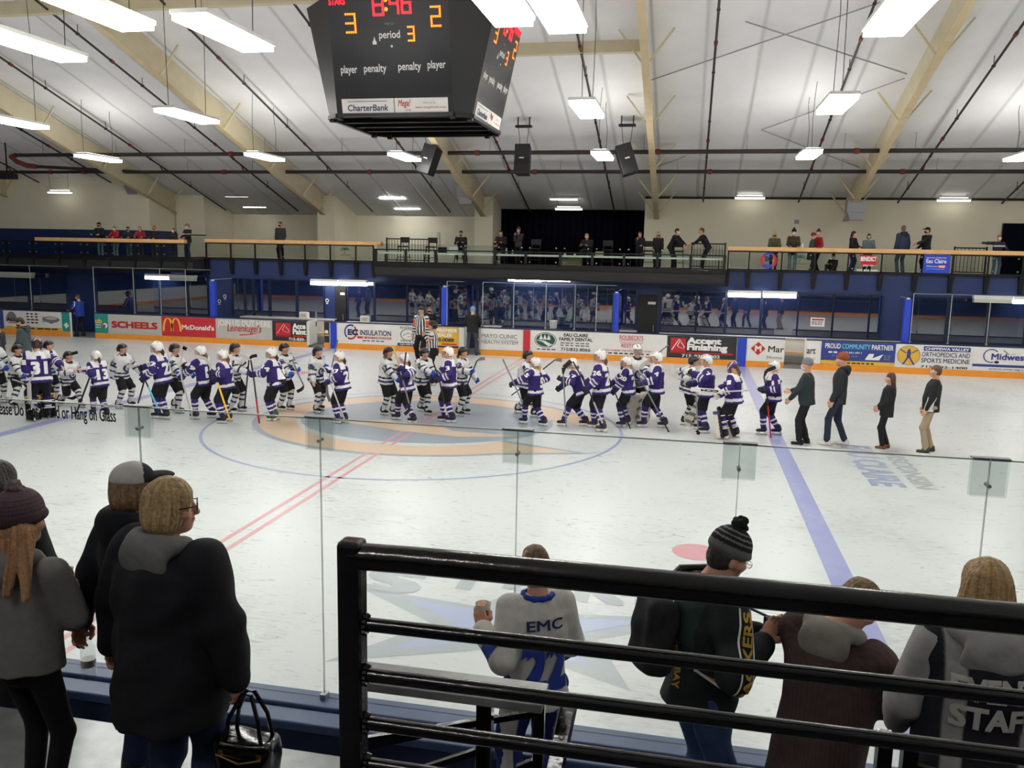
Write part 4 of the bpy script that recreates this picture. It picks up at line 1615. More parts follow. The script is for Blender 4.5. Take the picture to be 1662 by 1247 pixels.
for px, w_, h_, mm, nm, lab in ((718, 0.3, 0.22, 'black', 'monitor_case', 'black case on the press box counter left of the laptop'), (822, 0.09, 0.24, 'grey', 'bottle', 'tall grey bottle on the press box counter'), (832, 0.08, 0.17, 'grey', 'bottle', 'shorter grey bottle on the press box counter'),
                             (917, 0.1, 0.06, 'white', 'paper_cup', 'white cup above the cream cabinet'), (933, 0.09, 0.07, 'white', 'paper_cup', 'small white cup beside the seated woman'), (973, 0.3, 0.16, 'cream', 'cardboard_box', 'tan box on the press box counter right of the seated woman')):
    q = at(px, 410, Y=YD + 0.3)
    b = MB()
    if nm in ('bottle', 'paper_cup'):
        b.lathe([(w_ * 0.42, 0.001), (w_ * 0.5, h_ * 0.6), (w_ * 0.3, h_ * 0.8), (w_ * 0.25, h_)] if nm == 'bottle' else [(w_ * 0.38, 0.001), (w_ * 0.5, h_), (w_ * 0.44, h_), (w_ * 0.34, 0.01)], n=12)
    else:
        b.box(-w_ / 2, w_ / 2, -0.12, 0.12, 0.001, h_)
    o = b.build(nm, M[mm], None, loc=(q[0], YD + 0.3, zc_), bevel=0.0 if nm in ('bottle', 'paper_cup') else 0.008)
    tag(o, lab, nm.split('_')[-1])
# white plastic bag and sheet at the right end of the press box
q = at(1136, 440, Y=YD + 0.4)
b = MB()
b.add([(-0.35, -0.45, 0.02), (0.3, -0.48, -0.02), (0.33, -0.05, 0.05), (-0.25, 0.0, 0.09)], [(0, 1, 2, 3)])
o = b.build('paper_sheet', M['white'], None, loc=(q[0], YD + 0.42, ZG + 0.02))
o.modifiers.new('thick', 'SOLIDIFY').thickness = 0.004
tag(o, 'white paper sheet over the press box edge, right end', 'paper')
# black picket fences on the gallery
for p0, p1, y, lab in ((628, 696, 18.2, 'black picket railing at the left end of the press box'), (1548, 1600, 18.0, 'black picket railing behind the blue banner'), (1122, 1176, 18.0, 'black picket railing at the right end of the press box')):
    x0, x1 = at(p0, 420, Y=y)[0], at(p1, 420, Y=y)[0]
    o = empty('picket_railing', (x0, y, ZG))
    for za, zb in ((1.0, 1.05), (0.08, 0.12)):
        r = MB()
        r.box(0, x1 - x0, -0.02, 0.02, za, zb)
        r.build('rail', M['black'], o)
    for x in (0, x1 - x0):
        r = MB()
        r.box(x - 0.03, x + 0.03, -0.03, 0.03, 0.005, 1.08)
        r.build('post', M['black'], o)
    for x in np.linspace(0.1, x1 - x0 - 0.1, max(3, int((x1 - x0) / 0.13))):
        r = MB()
        r.box(x - 0.009, x + 0.009, -0.009, 0.009, 0.1, 1.02)
        r.build('picket', M['black'], o)
    tag(o, lab, 'railing')

# small things in the bench boxes
for px, py, lab in ((494, 514, 'small white box on the wall behind the left bench'), (593, 521, 'small white box on the wall right of the black doorway')):
    q = at(px, py, Y=YBK + 0.05)
    b = MB()
    b.box(-0.19, 0.19, -0.1, 0.1, 0.0, 0.27)
    o = b.build('carton', M['white'], None, loc=(q[0], q[1], q[2] - (0.08 if px < 500 else 0.06)), bevel=0.01)
    k = MB()
    k.box(-0.12, 0.12, -0.105, -0.1, 0.06, 0.2)
    k.build('carton_panel', M['signgrey'], o)
    tag(o, lab, 'box')
q = at(898, 531, Y=14.3)
b = MB()
b.lathe([(0.13, 0), (0.16, 0.28), (0.165, 0.3), (0.15, 0.3), (0.12, 0.02)], n=20)
o = b.build('bucket', M['white'], None, True, loc=(q[0], 14.3, q[2] - 0.05))
k = MB()
k.tube([(0.16 * math.cos(t), -0.02, 0.28 - 0.14 * math.sin(t)) for t in np.linspace(0, PI, 9)], 0.006, 5)
k.build('bucket_handle', M['steel'], o)
k = MB()
k.box(-0.3, 0.3, -0.25, 0.25, -(q[2] - 0.05), -0.002)
k.build('bucket_stand', M['deck'], o)
tag(o, 'white bucket in the penalty box behind the glass', 'bucket')
for px, py, lab in ((365, 481, 'upper round white sticker on the blue pillar left of the first bench'), (356, 489, 'lower round white sticker on the blue pillar left of the first bench'), (531, 488, 'round white sticker on the blue pillar beside the black doorway')):
    q = at(px, py, Y=YW - 0.015)
    o = empty('sticker', q)
    f = Flat((0, 0, 0), (1, 0, 0), (0, 0, 1))
    f.ring('inkwhite', 0, 0, 0.08, 0.08, 0.03, n=20)
    f.rect('inkwhite', -0.05, 0.05, -0.14, -0.11)
    f.build(o, 'sticker_print')
    tag(o, lab, 'sticker')

# ================================================================== near side
YN = -13.05
M['seam'] = glass_mat('seam_gap', (0.6, 0.63, 0.62), 0.1, 0.2)
b = MB()
b.box(-30, 28, -13.3, -13.14, 0, 1.0)
o = struct(b.build('wall_near_boards', M['bluedark']))
M['capblue'] = mat('slate_blue_cap', (62, 82, 122), 0.45, noise=0.06)
b = MB()
b.box(-30, 28, -13.17, -12.98, 0.985, 1.03)
b.box(-30, 28, -13.34, -13.18, 0.95, 1.01)
b.build('cap_rail', M['capblue'], o, bevel=0.012)
b = MB()
b.box(-30, 28, -12.985, -12.97, 0.0, 0.2)
b.build('kickplate', M['orange'], o)
seams = [-2.55, -1.31, -0.07, 1.17, 2.41, 3.66, 4.9, 6.155, 7.425, 8.67, 9.9]
plab = ['near rink glass pane beyond the left edge', 'near rink glass pane outside the left edge', 'near rink glass pane with the start of the printed request', 'near rink glass pane with printed request, left of the first clip', 'near rink glass pane between first and second clip', 'near rink glass pane left of the black railing post, between second and third clip',
        'near rink glass pane before the child in the white jersey, between third and fourth clip', 'near rink glass pane right of the striped hat, between fourth and fifth clip', 'near rink glass pane at the right edge beyond the fifth clip', 'near rink glass pane outside the right edge']
plab[4] = 'near rink glass pane above the woman in the black coat, between first and second clip'
for i, (a, c) in enumerate(zip(seams[:-1], seams[1:])):
    p = MB()
    p.box(0.004, c - a - 0.004, -0.006, 0.006, 0, 2.865 - 1.03)
    o = p.build('rink_glass', M['glass'], None, loc=(a, YN, 1.03))
    e = MB()
    e.box(0.004, c - a - 0.004, -0.007, 0.007, 1.833, 1.84)
    e.build('edge', M['edge'], o)
    e = MB()
    e.box(-0.0025, 0.0025, -0.007, 0.007, 0, 1.835)
    e.build('seam', M['seam'], o)
    k = MB()
    k.box(-0.09, 0.09, -0.02, -0.012, 1.64, 1.845)
    k.box(-0.09, 0.09, 0.012, 0.02, 1.64, 1.845)
    k.build('clip_plate', M['acrylic'], o)
    k = MB()
    k.tube([(0, -0.03, 1.7), (0, 0.03, 1.7)], 0.011, 8)
    k.box(-0.093, 0.093, -0.022, 0.022, 1.843, 1.85)
    k.build('clip_bolt', M['grey'], o)
    k = MB()
    k.box(-0.02, 0.02, -0.03, 0.03, 0.0, 0.03)
    k.build('base_clip', M['steel'], o)
    tag(o, plab[i], 'glass')
    if i == 3:
        q0, q1 = at(-9, 664, Y=YN - 0.01), at(188, 668, Y=YN - 0.01)
        f = Flat((q0[0] - a, -0.008, at(90, 678, Y=YN)[2] - 1.03), (q1[0] - q0[0], 0, 0), (0, 0, 0.115))
        f.text('inkblack', 'Please Do Not Pound or Hang on Glass', 0, 1, -0.25, 0.75, 0.012)
        f.build(o)
# stands: walkway and steps
for i, (y0, y1, z, mm) in enumerate([(-14.05, -13.3, 0.8, 'alum'), (-15.2, -14.07, 1.33, 'alum'), (-16.1, -15.22, 1.66, 'stand'), (-24.3, -16.12, 2.25, 'stand')]):
    b = MB()
    b.box(XL, XR, y0, y1, z - 0.08, z)
    b.box(XL, XR, y0 - 0.02, y0 + 0.05, -0.01, z - 0.05)
    o = struct(b.build('floor_step', M[mm]))

# railing in front of the viewer
YRL = -16.36
xp = at(571, 900, Y=YRL)[0]
o = empty('steel_railing', (xp, YRL, 2.25))
zt = at(600, 905, Y=YRL)[2] - 2.25
b = MB()
b.tube([(-0.0, 0, zt), (0.12, 0, zt + 0.002), (4.5, 0, zt)], 0.0255, 16)
b.build('top_rail', M['blackgloss'], o, True)
b = MB()
b.box(-0.0235, 0.0235, -0.0235, 0.0235, 0.005, at(571, 876, Y=YRL)[2] - 2.25)
b.build('post', M['blackgloss'], o, bevel=0.009)
for x in (1.6, 3.2):
    b = MB()
    b.box(x - 0.0235, x + 0.0235, -0.0235, 0.0235, 0.005, zt - 0.02)
    b.build('post', M['blackgloss'], o, bevel=0.008)
for py in (1014, 1096, 1174, 1241):
    z = at(600, py, Y=YRL)[2] - 2.25
    b = MB()
    b.tube([(0.0, 0, z), (4.5, 0, z)], 0.0135, 12)
    b.build('rail', M['blackgloss'], o, True)
wl = MB()
for z in [zt] + [at(600, py, Y=YRL)[2] - 2.25 for py in (1014, 1096, 1174, 1241)]:
    for k in range(10):
        t = 2 * PI * k / 10
        wl.tube([(0.024, 0.016 * math.cos(t), z + 0.018 * math.sin(t)), (0.03, 0.014 * math.cos(t), z + 0.016 * math.sin(t))], 0.005, 5)
wl.build('weld', M['blackgloss'], o, True)
tag(o, 'glossy black steel railing with five bars right in front of the viewer', 'railing')

# stair rail beyond it, with a flat ledge
YL = -15.35
q0, q1 = at(575, 1088, Y=YL), at(886, 1112, Y=YL)
o = empty('stair_rail', (q0[0], YL, 1.62))
b = MB()
b.box(0, q1[0] - q0[0], -0.07, 0.07, q0[2] - 1.65, q0[2] - 1.62)
b.build('ledge', M['ledge'], o, bevel=0.004)
for px, y, w_ in ((787, YL, 0.05), (875, YL + 0.05, 0.035)):
    x = at(px, 1180, Y=y)[0] - q0[0]
    b = MB()
    b.box(x - w_ / 2, x + w_ / 2, y - YL - w_ / 2, y - YL + w_ / 2, 0.0, q0[2] - 1.65)
    b.build('post', M['blackgloss'], o, bevel=0.006)
for a, c in (((560, 1206), (872, 1157)), ((690, 1247), (785, 1216)), ((592, 1212), (780, 1172)), ((840, 1247), (877, 1232))):
    b = MB()
    A, B = at(*a, Y=YL + 0.1), at(*c, Y=YL + 0.1)
    b.bar(A - np.array([q0[0], YL, 1.62]), B - np.array([q0[0], YL, 1.62]), 0.02)
    b.build('brace', M['blackgloss'], o)
b = MB()
A, B = at(927, 1132, Y=YL + 0.15), at(893, 1290, Y=YL - 0.05)
b.bar(A - np.array([q0[0], YL, 1.62]), B - np.array([q0[0], YL, 1.62]), 0.045)
b.build('leaning_post', M['blackgloss'], o)
tag(o, 'black stair rail with a flat metal ledge behind the big railing', 'railing')
o = empty('stair_rail', (at(1437, 1200, Y=YL)[0], YL, 1.62))
for px, top in ((1437, 1190), (1478, 1198)):
    b = MB()
    q = at(px, top, Y=YL)
    b.bar((q[0] - o.location[0], 0, 0.0), (q[0] - o.location[0], 0, q[2] - 1.62), 0.04)
    b.build('post', M['blackgloss'], o)
A, B = at(1470, 1240, Y=YL), at(1530, 1258, Y=YL)
b = MB()
b.bar(A - np.array(o.location), B - np.array(o.location), 0.02)
b.build('brace', M['blackgloss'], o)
tag(o, 'short black stair rail posts beside the woman in the staff vest', 'railing')

# ================================================================== figures: signed distance shapes turned into smooth meshes
def norm(v):
    v = np.asarray(v, float)
    return v / (np.linalg.norm(v) + 1e-9)


def smin(a, b, k):
    if k <= 0:
        return np.minimum(a, b)
    h = np.maximum(k - np.abs(a - b), 0) / k
    return np.minimum(a, b) - h * h * k * 0.25


class SDF:
    def __init__(self):
        self.items = []      # (function, blend, low corner, high corner, mode)

    def _put(self, fn, k, lo, hi, mode):
        self.items.append((fn, k, np.asarray(lo, float), np.asarray(hi, float), mode))
        return self

    def cone(self, a, b, ra, rb, k=0.03, mode='+', flat=None):
        """tapered round limb; flat = (axis, factor) squeezes it along an axis"""
        a, b = np.asarray(a, float), np.asarray(b, float)
        ab = b - a
        L2 = ab @ ab + 1e-12

        def fn(P):
            t = np.clip((P - a) @ ab / L2, 0, 1)
            D = P - (a + t[:, None] * ab)
            if flat is not None:
                ax = norm(flat[0])
                q = D @ ax
                D = D + np.outer(q * (flat[1] - 1), ax)
            return np.sqrt((D * D).sum(1)) - (ra + t * (rb - ra))
        r = max(ra, rb)
        return self._put(fn, k, np.minimum(a, b) - r, np.maximum(a, b) + r, mode)

    def chain(self, pts, rs, k=0.02, mode='+'):
        for i in range(len(pts) - 1):
            self.cone(pts[i], pts[i + 1], rs[i], rs[i + 1], k, mode)
        return self

    def ell(self, c, r, R=None, k=0.03, mode='+'):
        c, r = np.asarray(c, float), np.asarray(r, float)
        R = np.eye(3) if R is None else R

        def fn(P):
            q = (P - c) @ R
            k0 = np.sqrt(((q / r) ** 2).sum(1))
            k1 = np.sqrt(((q / (r * r)) ** 2).sum(1)) + 1e-9
            return k0 * (k0 - 1) / k1
        m_ = r.max()
        return self._put(fn, k, c - m_, c + m_, mode)

    def box(self, c, h, R=None, rnd=0.01, k=0.02, mode='+'):
        c, h = np.asarray(c, float), np.asarray(h, float)
        R = np.eye(3) if R is None else R

        def fn(P):
            q = np.abs((P - c) @ R) - (h - rnd)
            return np.sqrt((np.maximum(q, 0) ** 2).sum(1)) + np.minimum(q.max(1), 0) - rnd
        m_ = np.linalg.norm(h)
        return self._put(fn, k, c - m_, c + m_, mode)

    def loft(self, O, R, keys, k=0.04, n=2.4, mode='+'):
        """upright body of changing section: keys (height, half width, half depth, forward offset)"""
        O = np.asarray(O, float)
        K = np.array([q if len(q) == 4 else (*q, 0.0) for q in keys], float)

        def fn(P):
            q = (P - O) @ R
            u = q[:, 2]
            w = np.interp(u, K[:, 0], K[:, 1])
            d = np.interp(u, K[:, 0], K[:, 2])
            y0 = np.interp(u, K[:, 0], K[:, 3])
            e = ((np.abs(q[:, 0]) / w) ** n + (np.abs(q[:, 1] - y0) / d) ** n) ** (1 / n)
            dist = (e - 1) * np.minimum(w, d)
            cap = np.maximum(K[0, 0] - u, u - K[-1, 0])
            return np.maximum(dist, cap)
        m_ = max(K[:, 1].max(), K[:, 2].max() + np.abs(K[:, 3]).max())
        e0, e1 = O + R[:, 2] * K[0, 0], O + R[:, 2] * K[-1, 0]
        return self._put(fn, k, np.minimum(e0, e1) - m_, np.maximum(e0, e1) + m_, mode)

    def plane(self, p, n_, mode='&', k=0.0):
        """keeps the side the normal points away from"""
        p, n_ = np.asarray(p, float), norm(n_)
        return self._put(lambda P: (P - p) @ n_, k, p, p, mode)

    def wave(self, amp, freq, seed=0, zs=1.0):
        """cloth folds"""
        rg = np.random.RandomState(seed)
        ds = [(norm(rg.normal(size=3) * np.array([1, 1, zs])), rg.uniform(0, 6.28), freq * rg.uniform(0.6, 1.7)) for _ in range(6)]

        def fn(P):
            s = 0
            for d, ph, f in ds:
                s = s + np.sin(P @ d * f + ph + 0.8 * np.sin(P[:, 2] * f * 0.4 + ph))
            return amp * s / 2.4
        return self._put(fn, 0, np.zeros(3), np.zeros(3), '~')

    def eval(self, P):
        f = None
        for fn, k, lo, hi, mode in self.items:
            d = fn(P)
            if f is None:
                f = d
            elif mode == '+':
                f = smin(f, d, k)
            elif mode == '-':
                f = -smin(-f, d, k)
            elif mode == '&':
                f = np.maximum(f, d)
            elif mode == '~':
                f = f + d
        return f

    def mesh(self, h, pad=0.03):
        pos = [i for i in self.items if i[4] == '+']
        lo = np.min([i[2] for i in pos], 0) - pad
        hi = np.max([i[3] for i in pos], 0) + pad
        n = np.maximum(np.ceil((hi - lo) / h).astype(int) + 1, 4)
        gx, gy, gz = [lo[i] + h * np.arange(n[i]) for i in range(3)]
        P = np.stack(np.meshgrid(gx, gy, gz, indexing='ij'), -1).reshape(-1, 3)
        f = self.eval(P).reshape(n)
        return surf_net(f, lo, h)


_CO = np.array([(i, j, k) for i in (0, 1) for j in (0, 1) for k in (0, 1)])
_ED = [(a, b) for a in range(8) for b in range(a + 1, 8) if np.abs(_CO[a] - _CO[b]).sum() == 1]


def surf_net(f, lo, h):
    n = np.array(f.shape)
    c = n - 1
    cor = [f[o[0]:o[0] + c[0], o[1]:o[1] + c[1], o[2]:o[2] + c[2]] for o in _CO]
    ins = [q < 0 for q in cor]
    cnt = sum(i.astype(np.int8) for i in ins)
    act = (cnt > 0) & (cnt < 8)
    idx = np.argwhere(act)
    vals = np.stack([q[act] for q in cor], 1)
    pos = np.zeros((len(idx), 3))
    num = np.zeros(len(idx))
    for a, b in _ED:
        va, vb = vals[:, a], vals[:, b]
        cr = (va < 0) != (vb < 0)
        t = np.where(cr, va / np.where(cr, va - vb, 1), 0)
        pos += cr[:, None] * (_CO[a] + t[:, None] * (_CO[b] - _CO[a]))
        num += cr
    V = lo + h * (idx + pos / num[:, None])
    vid = -np.ones(c, int)
    vid[act] = np.arange(len(idx))
    Q = []
    for ax in range(3):
        o1, o2 = [(1, 2), (2, 0), (0, 1)][ax]
        sl0 = [slice(None)] * 3
        sl1 = [slice(None)] * 3
        sl0[ax] = slice(0, n[ax] - 1)
        sl1[ax] = slice(1, n[ax])
        A, B = f[tuple(sl0)] < 0, f[tuple(sl1)] < 0
        E = np.argwhere(A != B)
        ok = (E[:, o1] > 0) & (E[:, o2] > 0) & (E[:, o1] < n[o1] - 1) & (E[:, o2] < n[o2] - 1)
        E = E[ok]
        fl = A[tuple(E.T)]
        d1, d2 = np.eye(3, dtype=int)[o1], np.eye(3, dtype=int)[o2]
        q = [vid[tuple((E - x).T)] for x in (d1 + d2, d2, d1 * 0, d1)]
        q = np.stack(q, 1)
        q[~fl] = q[~fl][:, ::-1]
        Q.append(q)
    return V, np.concatenate(Q)


def np_mesh(name, V, F, material, col=None, smooth=True):
    me = bpy.data.meshes.new(name)
    V = np.asarray(V, np.float32)
    F = np.asarray(F, np.int32)
    me.vertices.add(len(V))
    me.vertices.foreach_set('co', V.ravel())
    me.loops.add(F.size)
    me.loops.foreach_set('vertex_index', F.ravel())
    me.polygons.add(len(F))
    me.polygons.foreach_set('loop_start', np.arange(0, F.size, F.shape[1], dtype=np.int32))
    if smooth:
        me.polygons.foreach_set('use_smooth', np.ones(len(F), bool))
    me.update(calc_edges=True)
    if col is not None:
        at_ = me.attributes.new('Col', 'FLOAT_COLOR', 'POINT')
        c4 = np.ones((len(V), 4), np.float32)
        c4[:, :3] = col
        at_.data.foreach_set('color', c4.ravel())
    me.materials.append(material)
    return me


def C(*c):
    return np.array(lin(c))


def paint(V, c):
    return np.tile(np.asarray(c, float), (len(V), 1))


def rotz(a):
    c, s = math.cos(a), math.sin(a)
    return np.array([[c, -s, 0], [s, c, 0], [0, 0, 1.0]])


def rotx(a):
    c, s = math.cos(a), math.sin(a)
    return np.array([[1.0, 0, 0], [0, c, -s], [0, s, c]])


def roty(a):
    c, s = math.cos(a), math.sin(a)
    return np.array([[c, 0, s], [0, 1.0, 0], [-s, 0, c]])


def ik(a, b, l1, l2, hint):
    """middle joint between a and b; b is pulled in when out of reach"""
    a, b = np.asarray(a, float), np.asarray(b, float)
    v = b - a
    d = np.linalg.norm(v)
    mx = (l1 + l2) * 0.995
    if d > mx:
        b = a + v / d * mx
        v = b - a
        d = mx
    e = v / (d + 1e-9)
    x = (l1 * l1 - l2 * l2 + d * d) / (2 * d + 1e-9)
    y = math.sqrt(max(l1 * l1 - x * x, 0))
    hn = np.asarray(hint, float)
    hn = norm(hn - e * (hn @ e))
    return a + e * x + hn * y, b


SKIN = C(214, 160, 132)


def joints(p):
    """figure standing at the origin facing +Y, 1.75 high; p overrides the pose"""
    J = {}
    lean, side, twist = p.get('lean', 0.05), p.get('side', 0.0), p.get('twist', 0.0)
    fw, sw = p.get('fw', 1.0), p.get('sw', 1.0)
    feet = p.get('feet', [(-0.1, 0.02, 0), (0.1, -0.02, 0)])
    az = p.get('ankle', 0.09)
    ank = [np.array([x, y, z + az]) for x, y, z in feet]
    px = p.get('pelvis', (sum(a[0] for a in ank) / 2, sum(a[1] for a in ank) / 2 - 0.35 * lean))
    pz = p.get('pelvis_z', 0.945)
    for i, a in enumerate(ank):
        hd_ = math.hypot(a[0] - px[0] - (-1, 1)[i] * 0.09, a[1] - px[1])
        pz = min(pz, a[2] + math.sqrt(max(0.85 ** 2 - hd_ ** 2, 0.05)) + 0.015)
    pel = np.array([px[0], px[1], pz])
    R = rotz(twist * 0.5) @ rotx(-lean) @ roty(side)
    RS = rotz(twist) @ rotx(-lean) @ roty(side)
    J['pel'], J['R'], J['RS'] = pel, R, RS
    hips = [pel + R @ np.array([s * 0.09, 0, -0.02]) for s in (-1, 1)]
    sp = [pel + RS @ np.array([s * 0.185 * sw, -0.01, 0.475]) for s in (-1, 1)]
    J['neck'] = pel + RS @ np.array([0, -0.015, 0.52])
    hy, hp, hr = p.get('head', (0, 0, 0))
    RH = rotz(hy) @ rotx(-hp) @ roty(hr)
    J['RH'] = RH
    J['head'] = J['neck'] + norm(RS[:, 2] + RH[:, 2]) * 0.075 + RH @ np.array([0, 0.02, 0.105])
    J['hip'], J['ank'], J['knee'], J['sh'], J['elb'], J['wri'] = hips, [], [], sp, [], []
    tz = p.get('toe', [0.0, 0.0])
    for i in (0, 1):
        dirf = rotz(tz[i]) @ np.array([0, 1.0, 0])
        k, a = ik(hips[i], ank[i], 0.435, 0.425, dirf + np.array([(-1, 1)[i] * 0.15, 0, 0.1]))
        J['knee'].append(k)
        J['ank'].append(a)
    J['toe'] = tz
    hands = p.get('hands', [None, None])
    for i in (0, 1):
        s = (-1, 1)[i]
        w = hands[i]
        if w is None:
            w = pel + np.array([s * 0.3, 0.04, -0.1])
        else:
            w = np.array(w, float)
        hint = p.get('elbow', [(-0.6, -1.0, -0.5), (0.6, -1.0, -0.5)])[i]
        e, w = ik(sp[i], w, 0.29, 0.255, hint)
        J['elb'].append(e)
        J['wri'].append(w)
    return J


# heads ------------------------------------------------------------------
_cache = {}


def head_geo(h, mask=None):
    key = ('head', h)
    if key not in _cache:
        s = SDF()
        s.ell((0, -0.012, 0.03), (0.074, 0.094, 0.088))
        s.ell((0, 0.022, -0.055), (0.054, 0.066, 0.066), k=0.05)
        s.ell((0, 0.06, -0.088), (0.026, 0.024, 0.02), k=0.03)
        s.cone((0, 0.082, 0.022), (0, 0.104, -0.022), 0.009, 0.015, k=0.018)
        s.ell((0, 0.085, -0.055), (0.022, 0.012, 0.012), k=0.012)
        for e in (-1, 1):
            s.ell((e * 0.05, 0.045, -0.02), (0.025, 0.03, 0.022), k=0.03)
            s.ell((e * 0.076, -0.012, -0.01), (0.01, 0.022, 0.032), k=0.01)
        for e in (-1, 1):
            s.ell((e * 0.031, 0.094, 0.012), (0.02, 0.02, 0.013), k=0.015, mode='-')
        for e in (-1, 1):
            s.ell((e * 0.031, 0.071, 0.012), (0.014, 0.014, 0.012), k=0.002)
        s.cone((0, -0.02, -0.06), (0, -0.045, -0.17), 0.052, 0.058, k=0.03)
        V, F = s.mesh(h)
        col = paint(V, SKIN)
        lip = (np.abs(V[:, 0]) < 0.022) & (V[:, 1] > 0.082) & (np.abs(V[:, 2] + 0.055) < 0.011)
        col[lip] = C(176, 98, 92)
        for e in (-1, 1):
            q = V - np.array([e * 0.031, 0.083, 0.012])
            eye = (np.abs(q[:, 0]) < 0.013) & (np.abs(q[:, 2]) < 0.008) & (q[:, 1] > -0.012)
            col[eye] = C(225, 222, 216)
            col[eye & (np.abs(q[:, 0]) < 0.006)] = C(30, 24, 22)
            br = (np.abs(q[:, 0]) < 0.02) & (np.abs(q[:, 2] - 0.026) < 0.006) & (V[:, 1] > 0.06)
            col[br] = C(88, 62, 46)
        _cache[key] = (V, F, col)
    return _cache[key]


def hand_geo(h, curl, spread=0.0):
    """left hand: wrist at the origin, fingers along -Z, palm faces +X (towards the body), thumb forward (+Y)"""
    key = ('hand', h, curl, spread)
    if key not in _cache:
        s = SDF()
        s.cone((0, 0, 0.03), (0, 0, -0.01), 0.026, 0.025, flat=((1, 0, 0), 1.35))
        s.box((0.002, 0.0, -0.05), (0.0145, 0.04, 0.047), rnd=0.013, k=0.02)
        L = [0.068, 0.076, 0.07, 0.056]
        for i, y in enumerate((0.029, 0.010, -0.010, -0.029)):
            p = np.array([0.0, y, -0.092 + (0.004 if i in (0, 3) else 0)])
            a = 0.12 + curl * 0.35
            pts, r = [p + np.array([0, 0, 0.015])], 0.0088 if i < 3 else 0.0076
            for j, fr in enumerate((0.45, 0.32, 0.26)):
                p = p + L[i] * fr * np.array([math.sin(a), spread * (1.5 - i) * 0.14, -math.cos(a)])
                pts.append(p)
                a += curl * 0.75 + 0.06
            s.chain(pts, [r * 1.08, r, r * 0.92, r * 0.8], k=0.006)
        t0 = np.array([0.006, 0.03, -0.022])
        t1 = np.array([0.016, 0.056, -0.048])
        t2 = np.array([0.022 + 0.014 * curl, 0.062 - 0.012 * curl, -0.078])
        t3 = np.array([0.026 + 0.03 * curl, 0.062 - 0.03 * curl, -0.098 + 0.01 * curl])
        s.chain([t0, t1, t2, t3], [0.015, 0.0125, 0.0105, 0.0085], k=0.012)
        V, F = s.mesh(h, 0.012)
        _cache[key] = (V, F)
    return _cache[key]


def frame_from(z, y):
    """3x3 matrix whose -Z axis points along the vector z and Y as near y as possible"""
    zz = -norm(z)
    yy = norm(np.asarray(y, float) - zz * (np.asarray(y, float) @ zz))
    xx = np.cross(yy, zz)
    return np.stack([xx, yy, zz], 1)


def put(geo, R, t, mirror=False):
    V, F = geo[0], geo[1]
    if mirror:
        V = V * np.array([-1, 1, 1])
        F = F[:, ::-1]
    return V @ R.T + t, F


def merge(parts):
    Vs, Fs, Cs, b = [], [], [], 0
    for V, F, c in parts:
        Vs.append(V)
        Fs.append(F + b)
        Cs.append(c)
        b += len(V)
    return np.concatenate(Vs), np.concatenate(Fs), np.concatenate(Cs)


